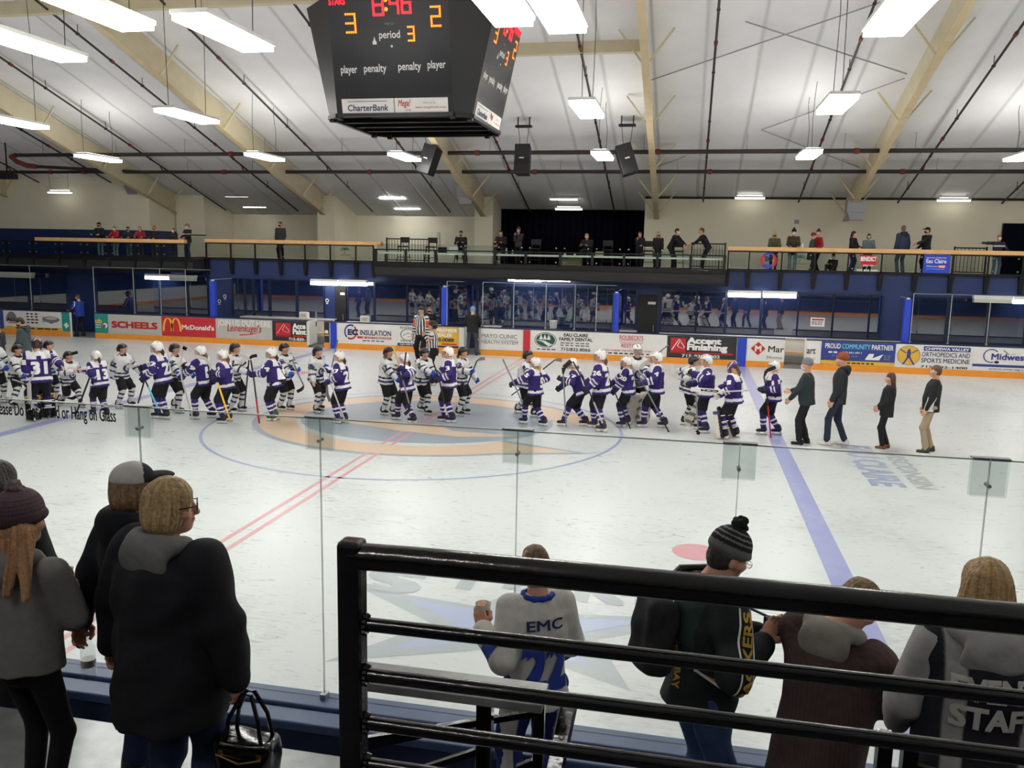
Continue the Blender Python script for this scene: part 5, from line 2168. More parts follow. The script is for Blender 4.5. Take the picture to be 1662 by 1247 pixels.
class Fig:
    """one person: the body mesh is the top-level object, clothing and hair are its children"""

    def __init__(self, loc, rz, H, label, pose=None, res=0.014, skin=None, curl=(0.5, 0.5), hands=True, thumb=((0, 1, 0), (0, 1, 0)), group=None, hires=False):
        self.k = H / 1.75
        self.pose = p = dict(pose or {})
        self.J = J = joints(p)
        self.res = res / self.k
        skin = SKIN if skin is None else skin
        s = SDF()
        s.loft(J['pel'], J['RS'], [(-0.08, 0.13, 0.085), (0.1, 0.12, 0.085), (0.35, 0.15, 0.095), (0.47, 0.15, 0.07), (0.52, 0.06, 0.05)], k=0.05)
        s.cone(J['neck'] - J['RS'][:, 2] * 0.04, J['neck'] + (J['head'] - J['neck']) * 0.55, 0.052, 0.048, k=0.03)
        for i in (0, 1):
            s.cone(J['sh'][i], J['elb'][i], 0.048, 0.038)
            s.cone(J['elb'][i], J['wri'][i], 0.037, 0.026)
            s.cone(J['hip'][i], J['knee'][i], 0.072, 0.048)
            s.cone(J['knee'][i], J['ank'][i], 0.05, 0.036)
        V, F = s.mesh(0.026)
        parts = [(V, F, paint(V, skin))]
        hv, hf, hc = head_geo(min(self.res, 0.011) if not hires else 0.0055)
        hc = hc.copy()
        hc[np.abs(hc - SKIN).sum(1) < 1e-6] = skin
        parts.append((hv @ J['RH'].T + J['head'], hf, hc))
        self.handM = []
        for i in (0, 1):
            d = norm(J['wri'][i] - J['elb'][i])
            d = norm(d + np.array(p.get('bend', [(0, 0, 0), (0, 0, 0)])[i]))
            Rm = frame_from(d, thumb[i])
            self.handM.append((Rm, J['wri'][i]))
            if hands is True or (hands and hands[i]):
                V, F = put(hand_geo(0.0042 if hires else 0.0065, curl[i]), Rm, J['wri'][i], i == 1)
                parts.append((V, F, paint(V, skin)))
        V, F, c = merge(parts)
        self.o = link('person', np_mesh('person', V * self.k, F, M['skin'], c), None, loc, rz)
        tag(self.o, label, 'person', group)

    def part(self, name, sdf, colour, material='cloth', h=None, parent=None, pattern=None):
        V, F = sdf.mesh(h or self.res)
        c = paint(V, colour)
        if pattern is not None:
            pattern(V, c)
        self.lastV, self.lastF = V, F
        return link(name, np_mesh(name, V * self.k, F, M[material], c), parent or self.o)

    def geo(self, name, geo, R, t, material, mirror=False, parent=None, colour=None, pattern=None):
        V, F = put(geo, R, t, mirror)
        c = geo[2].copy() if len(geo) > 2 else paint(V, colour)
        if colour is not None and len(geo) > 2:
            c = paint(V, colour)
        return link(name, np_mesh(name, V * self.k, F, M[material], c), parent or self.o)

    def mb(self, name, mb, material, parent=None, smooth=False):
        mb.v = [tuple(c * self.k for c in v) for v in mb.v]
        return mb.build(name, M[material], parent or self.o, smooth)

    # lettering laid on cloth: centre c, outward normal n, up u (figure space)
    def decal(self, target, q, f, c, n, u, mname, off=0.01, name='number'):
        bv = BVHTree.FromPolygons([Vector(v) for v in self.lastV], [list(p) for p in self.lastF]) if target is None else target
        n, u = norm(n), norm(u)
        u = norm(u - n * (u @ n))
        r = np.cross(u, n)
        out = []
        for v_ in q:
            x, y = v_[0], v_[1]
            e_ = v_[2] if len(v_) == 3 else 0.0
            p0 = np.asarray(c) + r * x + u * y
            hit = bv.ray_cast(Vector(p0 + n * 0.35), Vector(-n), 0.6)
            out.append((np.array(hit[0]) + n * (off + e_)) if hit[0] is not None else p0 + n * e_)
        mb = MB()
        mb.add(out, f)
        return self.mb(name, mb, mname, self.o)

    def bvh(self):
        return BVHTree.FromPolygons([Vector(v) for v in self.lastV], [list(p) for p in self.lastF])

    def world(self, v):
        v = np.asarray(v, float) * self.k
        a = self.o.rotation_euler[2]
        return np.array(self.o.location) + rotz(a) @ v


def seg_t(V, a, b):
    ab = b - a
    t = (V - a) @ ab / (ab @ ab)
    tc = np.clip(t, 0, 1)
    d = np.linalg.norm(V - (a + tc[:, None] * ab), axis=1)
    return t, d


# ---------------------------------------------------------------- clothing
def top_sdf(F, hem, w=1.0, d=1.0, sleeve=(0.075, 0.066, 0.052), belly=0.0, cuff=0.93, fold=0.0, seed=1, neck=0.075, flare=1.0, slv=(1, 1)):
    """coat, jersey or jumper: hem is the height below the hips at which it ends"""
    J = F.J
    s = SDF()
    s.loft(J['pel'], J['RS'], [(hem, 0.175 * w * flare, 0.125 * d * flare, 0.0), (0.0, 0.172 * w, 0.125 * d + belly * 0.6, belly * 0.6), (0.16, 0.165 * w, 0.12 * d + belly, belly), (0.34, 0.19 * (0.4 + 0.6 * w), 0.128 * d, 0.0),
                               (0.43, 0.19 * (0.5 + 0.5 * w), 0.115 * d, -0.005), (0.5, 0.12 * (0.6 + 0.4 * w), 0.085 * d, -0.012), (0.545, neck, neck * 0.95, -0.01)], k=0.06, n=2.3)
    for i in (0, 1):
        if not slv[i]:
            continue
        w_ = J['elb'][i] + (J['wri'][i] - J['elb'][i]) * cuff
        s.cone(J['sh'][i], J['elb'][i], sleeve[0], sleeve[1], k=0.05)
        s.cone(J['elb'][i], w_, sleeve[1], sleeve[2], k=0.02)
    s.plane(J['pel'] + J['RS'][:, 2] * (hem + 0.012), -J['RS'][:, 2])
    if fold:
        s.wave(fold, 26, seed, 0.35)
    return s


def trousers_sdf(F, w=1.0, thigh=0.088, knee=0.066, hemr=0.062, to=0.93, rise=0.06, fold=0.0, seed=3):
    J = F.J
    s = SDF()
    s.loft(J['pel'], J['R'], [(-0.12, 0.12 * w, 0.1 * w), (-0.02, 0.165 * w, 0.118 * w, -0.005), (rise, 0.15 * w, 0.105 * w), (rise + 0.03, 0.14 * w, 0.1 * w)], k=0.05)
    for i in (0, 1):
        a = J['knee'][i] + (J['ank'][i] - J['knee'][i]) * to
        s.cone(J['hip'][i], J['knee'][i], thigh, knee, k=0.03)
        s.cone(J['knee'][i], a, knee, hemr, k=0.02)
    if fold:
        s.wave(fold, 30, seed, 0.4)
    return s


def shoe_geo(kind):
    key = ('shoe', kind)
    if key in _cache:
        return _cache[key]
    s = SDF()
    if kind == 'skate':
        s.cone((0, -0.01, 0.08), (0, -0.035, 0.02), 0.055, 0.05, k=0.03)
        s.cone((0, -0.03, -0.01), (0, 0.13, -0.025), 0.046, 0.036, k=0.04, flat=((1, 0, 0), 1.1))
        s.plane((0, 0, -0.055), (0, 0, -1))
        V, F = s.mesh(0.012)
        c = paint(V, C(34, 32, 34))
        c[(np.abs(V[:, 2] - 0.03) < 0.03) & (V[:, 1] < -0.0)] = C(62, 60, 60)
        g = (V, F, c)
    else:
        s.cone((0, -0.03, 0.02), (0, -0.045, -0.055), 0.045, 0.036, k=0.03)
        s.cone((0, -0.045, -0.055), (0, 0.13, -0.06), 0.036, 0.034, k=0.03, flat=((0, 0, 1), 1.1))
        s.plane((0, 0, -0.089), (0, 0, -1))
        s.plane((0, 0, 0.03), (0, 0, 1))
        V, F = s.mesh(0.011)
        g = (V, F)
    _cache[key] = g
    return g


def shoes(F, colour, sole=None, name='shoe'):
    for i in (0, 1):
        R = rotz(F.J['toe'][i])
        g = shoe_geo('shoe')
        V, Fc = put(g, R, F.J['ank'][i])
        c = paint(V, colour)
        if sole is not None:
            c[V[:, 2] < F.J['ank'][i][2] - 0.062] = sole
        link(name, np_mesh(name, V * F.k, Fc, M['leather'], c), F.o)


def trousers(F, colour, **kw):
    return F.part('trousers', trousers_sdf(F, **kw), colour)


def hair(F, colour, style='short', name='hair', vol=0.0, h=None, drape=0.0, under_cap=False):
    J = F.J
    s = SDF()
    R, c = J['RH'], J['head']

    def L(*v):
        return c + R @ np.array(v, float)
    s.ell(L(0, -0.018, 0.037), (0.083 + vol, 0.1 + vol, 0.094 + vol), R)
    if style == 'short':
        s.ell(L(0, -0.045, -0.02), (0.074 + vol, 0.07 + vol, 0.07), R, k=0.03)
    elif style == 'bob':
        s.ell(L(0, -0.035, -0.045), (0.098 + vol, 0.085 + vol, 0.085), R, k=0.05)
    elif style in ('long', 'curly'):
        dn = np.array([0, 0, -1.0])
        for e in ((-0.6, 0, 0.6) if not drape else (-1.0, -0.5, 0, 0.5, 1.0)):
            a = L(e * 0.09, -0.055 - drape * 0.2, -0.02)
            b = a + dn * 0.27 - J['RS'][:, 1] * (0.05 + drape) + J['RS'][:, 0] * e * (0.05 + drape)
            s.cone(a, b, 0.055 + vol, (0.04 if not drape else 0.02) + vol, k=0.05)
    elif style == 'pony':
        a = L(0, -0.1, 0.0)
        b = a - J['RS'][:, 1] * 0.05 + np.array([0, 0, -0.12])
        e = b + np.array([0, -0.0, -0.16])
        s.chain([a, b, e], [0.03, 0.032, 0.012], k=0.03)
    if under_cap:
        s.plane(L(0, 0, 0.045), R[:, 2])
    # clear the face
    s.ell(L(0, 0.115, -0.035), (0.066, 0.075, 0.098), R, k=0.02, mode='-')
    s.items.append((lambda P: 0.0028 * np.sin(np.arctan2(((P - c) @ R)[:, 0], ((P - c) @ R)[:, 1] + 0.02) * 26 + P[:, 2] * 20), 0, np.zeros(3), np.zeros(3), '~'))
    s.wave(0.003, 40, 5, 0.2)
    V, Fc = s.mesh(h or min(F.res, 0.012))
    rg = np.random.RandomState(3)
    q = (V - c) @ R
    th = np.arctan2(q[:, 0], q[:, 1] + 0.02)
    st = np.sin(th * 31 + q[:, 2] * 6) + np.sin(th * 57 + q[:, 2] * 11 + 1) + np.sin(th * 13 - q[:, 2] * 9)
    col = paint(V, colour) * (0.98 + 0.13 * st)[:, None]
    return link(name, np_mesh(name, V * F.k, Fc, M['hair'], col), F.o)


def mask(F, colour):
    J = F.J
    s = SDF()
    R, c = J['RH'], J['head']
    s.ell(c + R @ np.array([0, 0.03, -0.048]), (0.064, 0.08, 0.06), R)
    s.plane(c + R @ np.array([0, 0.02, 0]), -R[:, 1])
    s.plane(c + R @ np.array([0, 0, -0.005]), R[:, 2])
    return F.part('face_mask', s, colour, h=0.01)


def beanie(F, colour, band=None, pom=None, stripes=None, h=None, name='knit_hat', slouch=0.0, g=1.0):
    J = F.J
    R, c = J['RH'], J['head']

    def L(*v):
        return c + R @ np.array(v, float)
    s = SDF()
    s.ell(L(0, -0.018 - slouch * 0.5, 0.062 + slouch), (0.094 * g, 0.112 * g, 0.1 * g), R)
    s.ell(L(0, -0.012, 0.04), (0.101 * g, 0.117 * g, 0.045 * g), R, k=0.015)
    s.plane(L(0, 0, 0.012), -R @ np.array([0, -0.25, 1.0]))
    hh = h or min(F.res, 0.012)

    def pat(V, col):
        q = (V - c) @ R
        z = q[:, 2] + 0.25 * q[:, 1] * 0
        if stripes is not None:
            for a, b in stripes[1]:
                col[(z > a) & (z < b)] = stripes[0]
        if band is not None:
            col[z < 0.066] = band
        rib = np.arctan2(q[:, 0], q[:, 1])
        col *= (0.86 + 0.14 * np.sin(rib * 60))[:, None] if hh < 0.008 else 1
    o = F.part(name, s, colour, h=hh, pattern=pat)
    if pom is not None:
        p = SDF()
        p.ell(L(0, -0.02 - slouch, 0.178 + slouch), (0.04, 0.04, 0.036), R)
        p.wave(0.008, 130, 8)
        F.part('pompom', p, pom, h=hh, parent=o)
    return o


def cap(F, colour, brim=None, back=False, h=None, panel=None):
    J = F.J
    R, c = J['RH'], J['head']

    def L(*v):
        return c + R @ np.array(v, float)
    hh = h or min(F.res, 0.011)
    s = SDF()
    s.ell(L(0, -0.016, 0.045), (0.09, 0.108, 0.092), R)
    s.plane(L(0, 0, 0.035), -R @ np.array([0, 0.05, 1.0]))

    def pat(V, col):
        if panel is not None:
            q = (V - c) @ R
            col[q[:, 1] > 0.03] = panel
    o = F.part('cap', s, colour, h=hh, pattern=pat)
    b = SDF()
    b.ell(L(0, 0.085, 0.04), (0.076, 0.105, 0.034), R @ rotx(0.1))
    b.ell(L(0, 0.08, 0.022), (0.08, 0.125, 0.034), R @ rotx(0.1), k=0.0, mode='-')
    b.plane(L(0, 0.03, 0), -R[:, 1])
    F.part('brim', b, colour if brim is None else brim, h=min(hh, 0.009), parent=o)
    return o


def hood(F, colour, h=None, fold=0.0, size=1.0):
    """hood lying on the shoulders behind the neck"""
    J = F.J
    R = J['RS']
    s = SDF()
    n = J['neck']
    pts = []
    for t in np.linspace(-2.2, 2.2, 11):
        pts.append(n + R @ np.array([0.098 * math.sin(t) * size, -0.03 - 0.075 * math.cos(t) * size, 0.03 + 0.012 * math.cos(t)]))
    s.chain(pts, [0.036] * 11, k=0.03)
    s.ell(n + R @ np.array([0, -0.115 * size, -0.04]), (0.115 * size, 0.042, 0.085 * size), R @ rotx(0.25), k=0.05)
    if fold:
        s.wave(fold, 45, 4)
    return F.part('hood', s, colour, h=h)

# ================================================================== hockey players
PURPLE, PWHITE, JWHITE, NAVY, KBLACK = C(50, 38, 104), C(224, 222, 226), C(214, 214, 214), C(40, 46, 96), C(30, 30, 32)
BLUEG = C(36, 78, 176)


def helmet_geo(kind):
    key = ('helmet', kind)
    if key in _cache:
        return _cache[key]
    s = SDF()
    if kind == 'goalie':
        s.ell((0, 0.0, 0.02), (0.118, 0.14, 0.13))
        s.ell((0, 0.06, -0.06), (0.085, 0.085, 0.085), k=0.05)
        s.ell((0, -0.02, 0.0), (0.1, 0.12, 0.12), mode='-')
        s.box((0, 0.14, 0.0), (0.07, 0.06, 0.055), rnd=0.03, mode='-', k=0.01)
    else:
        s.ell((0, -0.012, 0.038), (0.112, 0.138, 0.112))
        s.box((0, -0.035, -0.02), (0.107, 0.107, 0.066), rnd=0.05, k=0.03)
        s.ell((0, -0.005, 0.012), (0.09, 0.116, 0.108), mode='-')
        s.box((0, 0.13, -0.045), (0.12, 0.11, 0.083), rnd=0.03, mode='-', k=0.01)
        s.cone((-0.2, -0.0, -0.035), (0.2, -0.0, -0.035), 0.024, 0.024, mode='-')
    s.plane((0, 0, -0.085), (0, 0, -1)) if kind != 'goalie' else None
    V, F = s.mesh(0.0105)
    base = {'white': C(226, 226, 224), 'black': C(24, 24, 27), 'goalie': C(52, 42, 104)}[kind]
    c = paint(V, base)
    dark = C(40, 40, 46) if kind != 'black' else C(70, 72, 78)
    if kind == 'goalie':
        a = np.arctan2(V[:, 0], V[:, 1])
        c[np.sin(a * 5 + V[:, 2] * 30) > 0.72] = C(196, 190, 190)
        c[np.sin(a * 4 - V[:, 2] * 40 + 2) > 0.86] = C(150, 70, 60)
    else:
        for z, y in ((0.12, 0.03), (0.105, -0.06), (0.08, 0.07)):
            for e in (-1, 1):
                c[(np.abs(V[:, 0] - e * 0.045) < 0.012) & (np.abs(V[:, 1] - y) < 0.024) & (V[:, 2] > 0.05)] = dark
        c[np.abs(V[:, 2] + 0.085) < 0.012] = dark
    _cache[key] = (V, F, c)
    return _cache[key]


def cage_mb(kind='cage'):
    m_ = MB()

    def pt(a, z):
        return (0.094 * math.sin(a), 0.02 + (0.118 - 0.25 * abs(z + 0.02) * 0.5) * math.cos(a), z)
    for z in (0.03, 0.0, -0.03, -0.06, -0.09, -0.112):
        w = 1.35 if z > -0.08 else 1.0
        m_.tube([pt(a, z) for a in np.linspace(-w, w, 9)], 0.0032, 4, False)
    for a in (-1.2, -0.8, -0.4, 0, 0.4, 0.8, 1.2):
        m_.tube([pt(a, z) for z in (0.035, -0.02, -0.07, -0.112)], 0.0032, 4, False)
    return m_


def visor_mb():
    m_ = MB()
    n, zs = 10, (0.04, 0.0, -0.05, -0.1, -0.118)
    vs = []
    for z in zs:
        r = 0.122 - (0.03 if z < -0.09 else 0) - max(0, -z) * 0.1
        for i in range(n + 1):
            a = -1.25 + 2.5 * i / n
            vs.append((0.1 * math.sin(a), 0.015 + r * math.cos(a), z))
    fs = [(j * (n + 1) + i, j * (n + 1) + i + 1, (j + 1) * (n + 1) + i + 1, (j + 1) * (n + 1) + i) for j in range(len(zs) - 1) for i in range(n)]
    return m_.add(vs, fs)


def glove_geo():
    if 'glove' not in _cache:
        s = SDF()
        s.cone((0, 0, 0.1), (0, 0, -0.005), 0.072, 0.054, k=0.02)
        s.box((-0.012, 0, -0.055), (0.032, 0.056, 0.055), rnd=0.025, k=0.03)
        for y in (-0.042, -0.014, 0.014, 0.042):
            s.chain([(-0.01, y, -0.095), (0.022, y, -0.118), (0.05, y, -0.09)], [0.02, 0.02, 0.017], k=0.008)
        s.chain([(0.01, 0.05, -0.03), (0.035, 0.06, -0.06), (0.05, 0.045, -0.085)], [0.023, 0.021, 0.017], k=0.015)
        _cache['glove'] = s.mesh(0.011)
    return _cache['glove']


def blade_mesh(F, parent, i, m_='steel'):
    b = MB()
    R, a = rotz(F.J['toe'][i]), F.J['ank'][i]
    prof = [(-0.1, 0.004), (-0.08, 0.0), (0.13, 0.0), (0.165, 0.012), (0.165, 0.028), (-0.1, 0.028)]
    pts = [a + R @ np.array([-0.004, y, z - 0.13]) for y, z in prof]
    b.prism(pts, R @ np.array([0.008, 0, 0]))
    F.mb('blade', b, m_, parent)
    h = MB()
    for y0, y1 in ((-0.085, -0.02), (0.06, 0.13)):
        q = [a + R @ np.array([-0.014, y, z - 0.13]) for y, z in ((y0, 0.026), (y1, 0.026), (y1 + 0.01, 0.08), (y0 - 0.01, 0.08))]
        h.prism(q, R @ np.array([0.028, 0, 0]))
    F.mb('blade_holder', h, 'white', parent)


def jersey(F, team, num, num_off=0, hem=-0.13, goalie=False, letters=None):
    J = F.J
    s = top_sdf(F, hem, 1.28 if not goalie else 1.45, 1.38 if not goalie else 1.55, (0.098, 0.092, 0.074), 0.0, 0.97, 0.009, F.seed, 0.085, 1.12)
    cw = [J['elb'][i] + (J['wri'][i] - J['elb'][i]) * 0.97 for i in (0, 1)]

    def pat(V, col):
        q = (V - J['pel']) @ J['RS']
        u = q[:, 2]
        ts = []
        for i in (0, 1):
            tu, du = seg_t(V, J['sh'][i], J['elb'][i])
            tf, df = seg_t(V, J['elb'][i], cw[i])
            s_ = np.where(du - 0.004 < df, np.clip(tu, 0, 1), 1 + np.clip(tf, 0, 1))
            d_ = np.minimum(du, df)
            on = (d_ < 0.135) & (np.sign(q[:, 0]) == (-1, 1)[i]) & ((np.abs(q[:, 0]) > 0.2) | (s_ > 0.75)) & (s_ > 0.12)
            ts.append((on, s_))
        body = ~(ts[0][0] | ts[1][0])
        if team == 'P':
            col[:] = PURPLE
            col[body & (u > hem + 0.07) & (u < hem + 0.135)] = PWHITE
            yoke = (u > 0.385 + 0.10 * np.clip(np.abs(q[:, 0]) - 0.1, 0, 1)) & (np.abs(q[:, 0]) < 0.225)
            col[yoke & (np.abs(q[:, 0]) > 0.045)] = PWHITE
            col[yoke & (np.abs(q[:, 0]) <= 0.045) & (u > 0.46)] = PWHITE
            for on, s_ in ts:
                col[on & (s_ > 1.1) & (s_ < 1.24)] = PWHITE
                col[on & (s_ > 1.42) & (s_ < 1.56)] = PWHITE
        else:
            col[:] = JWHITE
            col[body & (u > hem + 0.16) & (u < hem + 0.205)] = KBLACK
            col[body & (u > hem + 0.06) & (u < hem + 0.115)] = NAVY
            col[(u > 0.5) & (np.hypot(q[:, 0], q[:, 1]) < 0.11)] = KBLACK
            for on, s_ in ts:
                col[on & (s_ > 0.76) & (s_ < 0.92)] = KBLACK
                col[on & (s_ > 1.3) & (s_ < 1.5)] = NAVY
    F.part('jersey', s, PURPLE if team == 'P' else JWHITE, pattern=pat)
    bv = F.bvh()
    ink = 'inkwhite' if team == 'P' else 'purple'
    up, rt, fw = J['RS'][:, 2], J['RS'][:, 0], J['RS'][:, 1]
    if num is not None:
        n = len(num)
        w = 0.15 * n + 0.02 * (n - 1)
        q, f = fit(num, -w / 2, w / 2, -0.14, 0.14, 0.045)
        F.decal(bv, q, f, J['pel'] + up * 0.2 - fw * 0.1, -fw, up, 'inkwhite' if team == 'P' else 'inknavy', 0.014)
        q, f = fit(num, -0.055 * n * 0.9, 0.055 * n * 0.9, -0.055, 0.055, 0.04)
        for i in (0, 1):
            c = J['sh'][i] + (J['elb'][i] - J['sh'][i]) * 0.58
            d = J['elb'][i] - J['sh'][i]
            nn = rt * (-1, 1)[i]
            nn = norm(nn - d * (nn @ d) / (d @ d))
            F.decal(bv, q, f, c, nn, -d, 'inkwhite' if team == 'P' else 'inknavy', 0.016, 'sleeve_number')
    if team == 'W':
        fl = Flat((0, 0, 0), (1, 0, 0), (0, 1, 0))
        fl.ring('x', 0, 0, 0.125, 0.125, 0.05, 40, 345, 28)
        fl.star('x', 0.005, 0.0, 0.06, 0.026)
        mbx = fl.parts['x']
        F.decal(bv, [(v[0], v[1]) for v in mbx.v], mbx.f, J['pel'] + up * 0.2 + fw * 0.1, fw, up, 'inknavy', 0.013, 'chest_emblem')
        for i in (0, 1):
            fl = Flat((0, 0, 0), (1, 0, 0), (0, 1, 0))
            fl.star('x', 0, 0, 0.045, 0.018)
            mbx = fl.parts['x']
            F.decal(bv, [(v[0], v[1]) for v in mbx.v], mbx.f, J['sh'][i] + np.array([0, 0, 0.06]) + fw * 0.04, norm(rt * (-1, 1)[i] + up * 0.6 + fw * 0.5), up, 'inkgrey', 0.012, 'shoulder_star')


def player(label, foot, top, face, team, num, pose=None, glove=(1, 1), hairc=None, hairs=None, helmet=None, goalie=False, gcol=None, skatec=None, H=None, dyf=0.0, seed=1, cage=None, hips=0.975):
    loc = at(foot[0], foot[1] , Z=0)
    hz = at(top[0], top[1], Y=loc[1])[2]
    H = (H or hz) * 1.75 / 1.81
    k = H / 1.75
    p = dict(pose or {})
    p.setdefault('ankle', 0.13)
    p.setdefault('pelvis_z', hips)
    rz = math.radians(face)
    RT = rotz(-rz)

    def loc_of(h):
        # ('px', x, y, dy): a pixel seen dy metres beyond the feet
        if h is not None and h[0] == 'px':
            wv = at(h[1], h[2], Y=loc[1] + h[3])
            return tuple(RT @ (wv - loc) / k)
        return h
    if 'hands' in p:
        p['hands'] = [loc_of(h) for h in p['hands']]
    if 'feet_px' in p:
        fe = []
        for x, y in p.pop('feet_px'):
            wv = at(x, y, Z=0)
            fe.append(tuple(RT @ (wv - loc) / k))
        p['feet'] = fe
        sp_ = np.linalg.norm(np.array(fe[0][:2]) - np.array(fe[1][:2]))
        p['pelvis_z'] = min(p['pelvis_z'], math.sqrt(max(0.86 ** 2 - (sp_ / 2) ** 2, 0.4)) + 0.11)
    F = Fig(loc, rz, H, label, p, 0.0155, hands=[not glove[0], not glove[1]], curl=p.get('curl', (0.6, 0.3)), group='purple jersey players' if team == 'P' else 'white jersey players')
    F.seed = seed
    J = F.J
    # socks, shorts, skates
    dark = C(28, 28, 31)
    for i in (0, 1):
        s = SDF()
        a = J['hip'][i] + (J['knee'][i] - J['hip'][i]) * 0.72
        s.cone(a, J['knee'][i], 0.088, 0.083)
        m_ = J['knee'][i] + (J['ank'][i] - J['knee'][i]) * 0.42
        s.cone(J['knee'][i], m_, 0.083, 0.077, k=0.03)
        s.cone(m_, J['ank'][i] + np.array([0, 0, 0.02]), 0.077, 0.056, k=0.03)

        def pat(V, col, i=i):
            t, _ = seg_t(V, J['knee'][i], J['ank'][i])
            if team == 'P':
                col[:] = PURPLE
                for a_, b_ in ((0.34, 0.43), (0.58, 0.67)):
                    col[(t > a_) & (t < b_)] = PWHITE
            elif team == 'W':
                col[:] = JWHITE
                col[(t > 0.16) & (t < 0.28)] = KBLACK
                col[(t > 0.45) & (t < 0.57)] = NAVY
            else:
                col[:] = KBLACK
        if team != 'R':
            F.part('sock', s, PURPLE, pattern=pat)
        g = shoe_geo('skate')
        sk = skatec if skatec is not None else None
        o = F.geo('skate', g, rotz(J['toe'][i]) @ rotx(0), J['ank'][i], 'leather', colour=sk)
        blade_mesh(F, o, i)
    s = SDF()
    s.loft(J['pel'], J['R'], [(-0.13, 0.16, 0.13), (0.0, 0.2, 0.15, -0.01), (0.1, 0.18, 0.13)], k=0.05)
    for i in (0, 1):
        if team == 'R':
            s.cone(J['hip'][i], J['knee'][i], 0.1, 0.08)
            s.cone(J['knee'][i], J['ank'][i] + np.array([0, 0, 0.03]), 0.08, 0.066)
        else:
            e = J['hip'][i] + (J['knee'][i] - J['hip'][i]) * 0.9
            s.cone(J['hip'][i], e, 0.122, 0.112, k=0.03)
    s.wave(0.006, 30, seed, 0.4)
    F.part('shorts' if team != 'R' else 'trousers', s, dark)
    if team == 'R':
        ref_shirt(F)
    else:
        jersey(F, team, num, goalie=goalie)
    # gloves
    gc = gcol if gcol is not None else (KBLACK if team == 'P' else BLUEG)
    for i in (0, 1):
        if glove[i]:
            F.geo('glove', glove_geo(), F.handM[i][0], F.handM[i][1], 'leather', mirror=(i == 1), colour=gc)
    kind = helmet or ('white' if team == 'P' else 'black')
    ho = F.geo('helmet', helmet_geo(kind), J['RH'], J['head'], 'hard')
    cg = cage or ('visor' if team == 'W' else ('cage' if team == 'P' else None))
    if cg:
        m_ = cage_mb() if cg == 'cage' else visor_mb()
        m_.v = [tuple(J['RH'] @ np.array(v) + J['head']) for v in m_.v]
        F.mb('face_cage' if cg == 'cage' else 'face_visor', m_, 'steel' if cg == 'cage' else 'acrylic', ho, cg != 'cage')
    hair(F, hairc if hairc is not None else DK, (hairs or 'pony') if hairc is not None else 'short')
    if goalie:
        for i in (0, 1):
            a, kn = J['ank'][i], J['knee'][i]
            fw = rotz(J['toe'][i]) @ np.array([0, 1.0, 0])
            z = norm(kn - a)
            y = norm(fw - z * (fw @ z))
            R = np.stack([np.cross(y, z), y, z], 1)
            s = SDF()
            s.box(a + z * 0.27 + y * 0.1, (0.135, 0.055, 0.37), R, 0.04)
            s.box(a - z * 0.03 + y * 0.13, (0.12, 0.06, 0.08), R, 0.04, k=0.03)
            for e in (-1, 1):
                s.box(a + z * 0.25 + y * 0.08 + R[:, 0] * e * 0.13, (0.02, 0.09, 0.33), R, 0.02, k=0.02)
            kk = [0]

            def pat(V, col):
                q = (V - a) @ R
                if team == 'P':
                    col[(q[:, 1] < 0.06)] = C(34, 30, 36)
                    col[(np.abs(q[:, 2] - 0.5) < 0.04) & (q[:, 1] > 0.03)] = C(70, 56, 110)
                    if num == '31':
                        col[(np.abs(q[:, 2] - 0.38) < 0.05)] = C(206, 168, 70)
                else:
                    col[(np.abs(q[:, 0]) > 0.11) & (np.sin(q[:, 2] * 30) > 0.3)] = C(120, 118, 116)
            po = F.part('leg_pad', s, C(216, 210, 196), 'leather', pattern=pat)
            st = MB()
            for h_ in (0.12, 0.28, 0.42):
                c0 = a + z * h_
                st.tube([c0 + R[:, 0] * 0.14 + y * 0.04, c0 + R[:, 0] * 0.09 - y * 0.085, c0 - R[:, 0] * 0.09 - y * 0.085, c0 - R[:, 0] * 0.14 + y * 0.04], 0.012, 5)
            F.mb('pad_strap', st, 'white', po)
    return F


def ref_shirt(F):
    J = F.J
    s = top_sdf(F, -0.05, 1.08, 1.1, (0.075, 0.068, 0.05), 0.02, 0.95, 0.004, F.seed)

    def pat(V, col):
        q = (V - J['pel']) @ J['RS']
        col[:] = C(222, 222, 220)
        a = np.arctan2(q[:, 0], q[:, 1] * 1.25) * 0.17
        col[np.sin(a * 2 * PI / 0.085) > 0] = KBLACK
        for i in (0, 1):
            tu, du = seg_t(V, J['sh'][i], J['elb'][i])
            tf, df = seg_t(V, J['elb'][i], J['wri'][i])
            on = (np.minimum(du, df) < 0.085) & (np.abs(q[:, 0]) > 0.2) | (np.minimum(du, df) < 0.079)
            s_ = np.where(du < df, np.clip(tu, 0, 1) * 0.29, 0.29 + np.clip(tf, 0, 1) * 0.25)
            st = np.sin(s_ * 2 * PI / 0.085) > 0
            col[on & st] = KBLACK
            col[on & ~st] = C(222, 222, 220)
            col[on & (s_ > 0.08) & (s_ < 0.26)] = C(240, 96, 36)
    F.part('striped_shirt', s, C(222, 222, 220), pattern=pat, h=0.0125 / F.k)


STICKN = 0


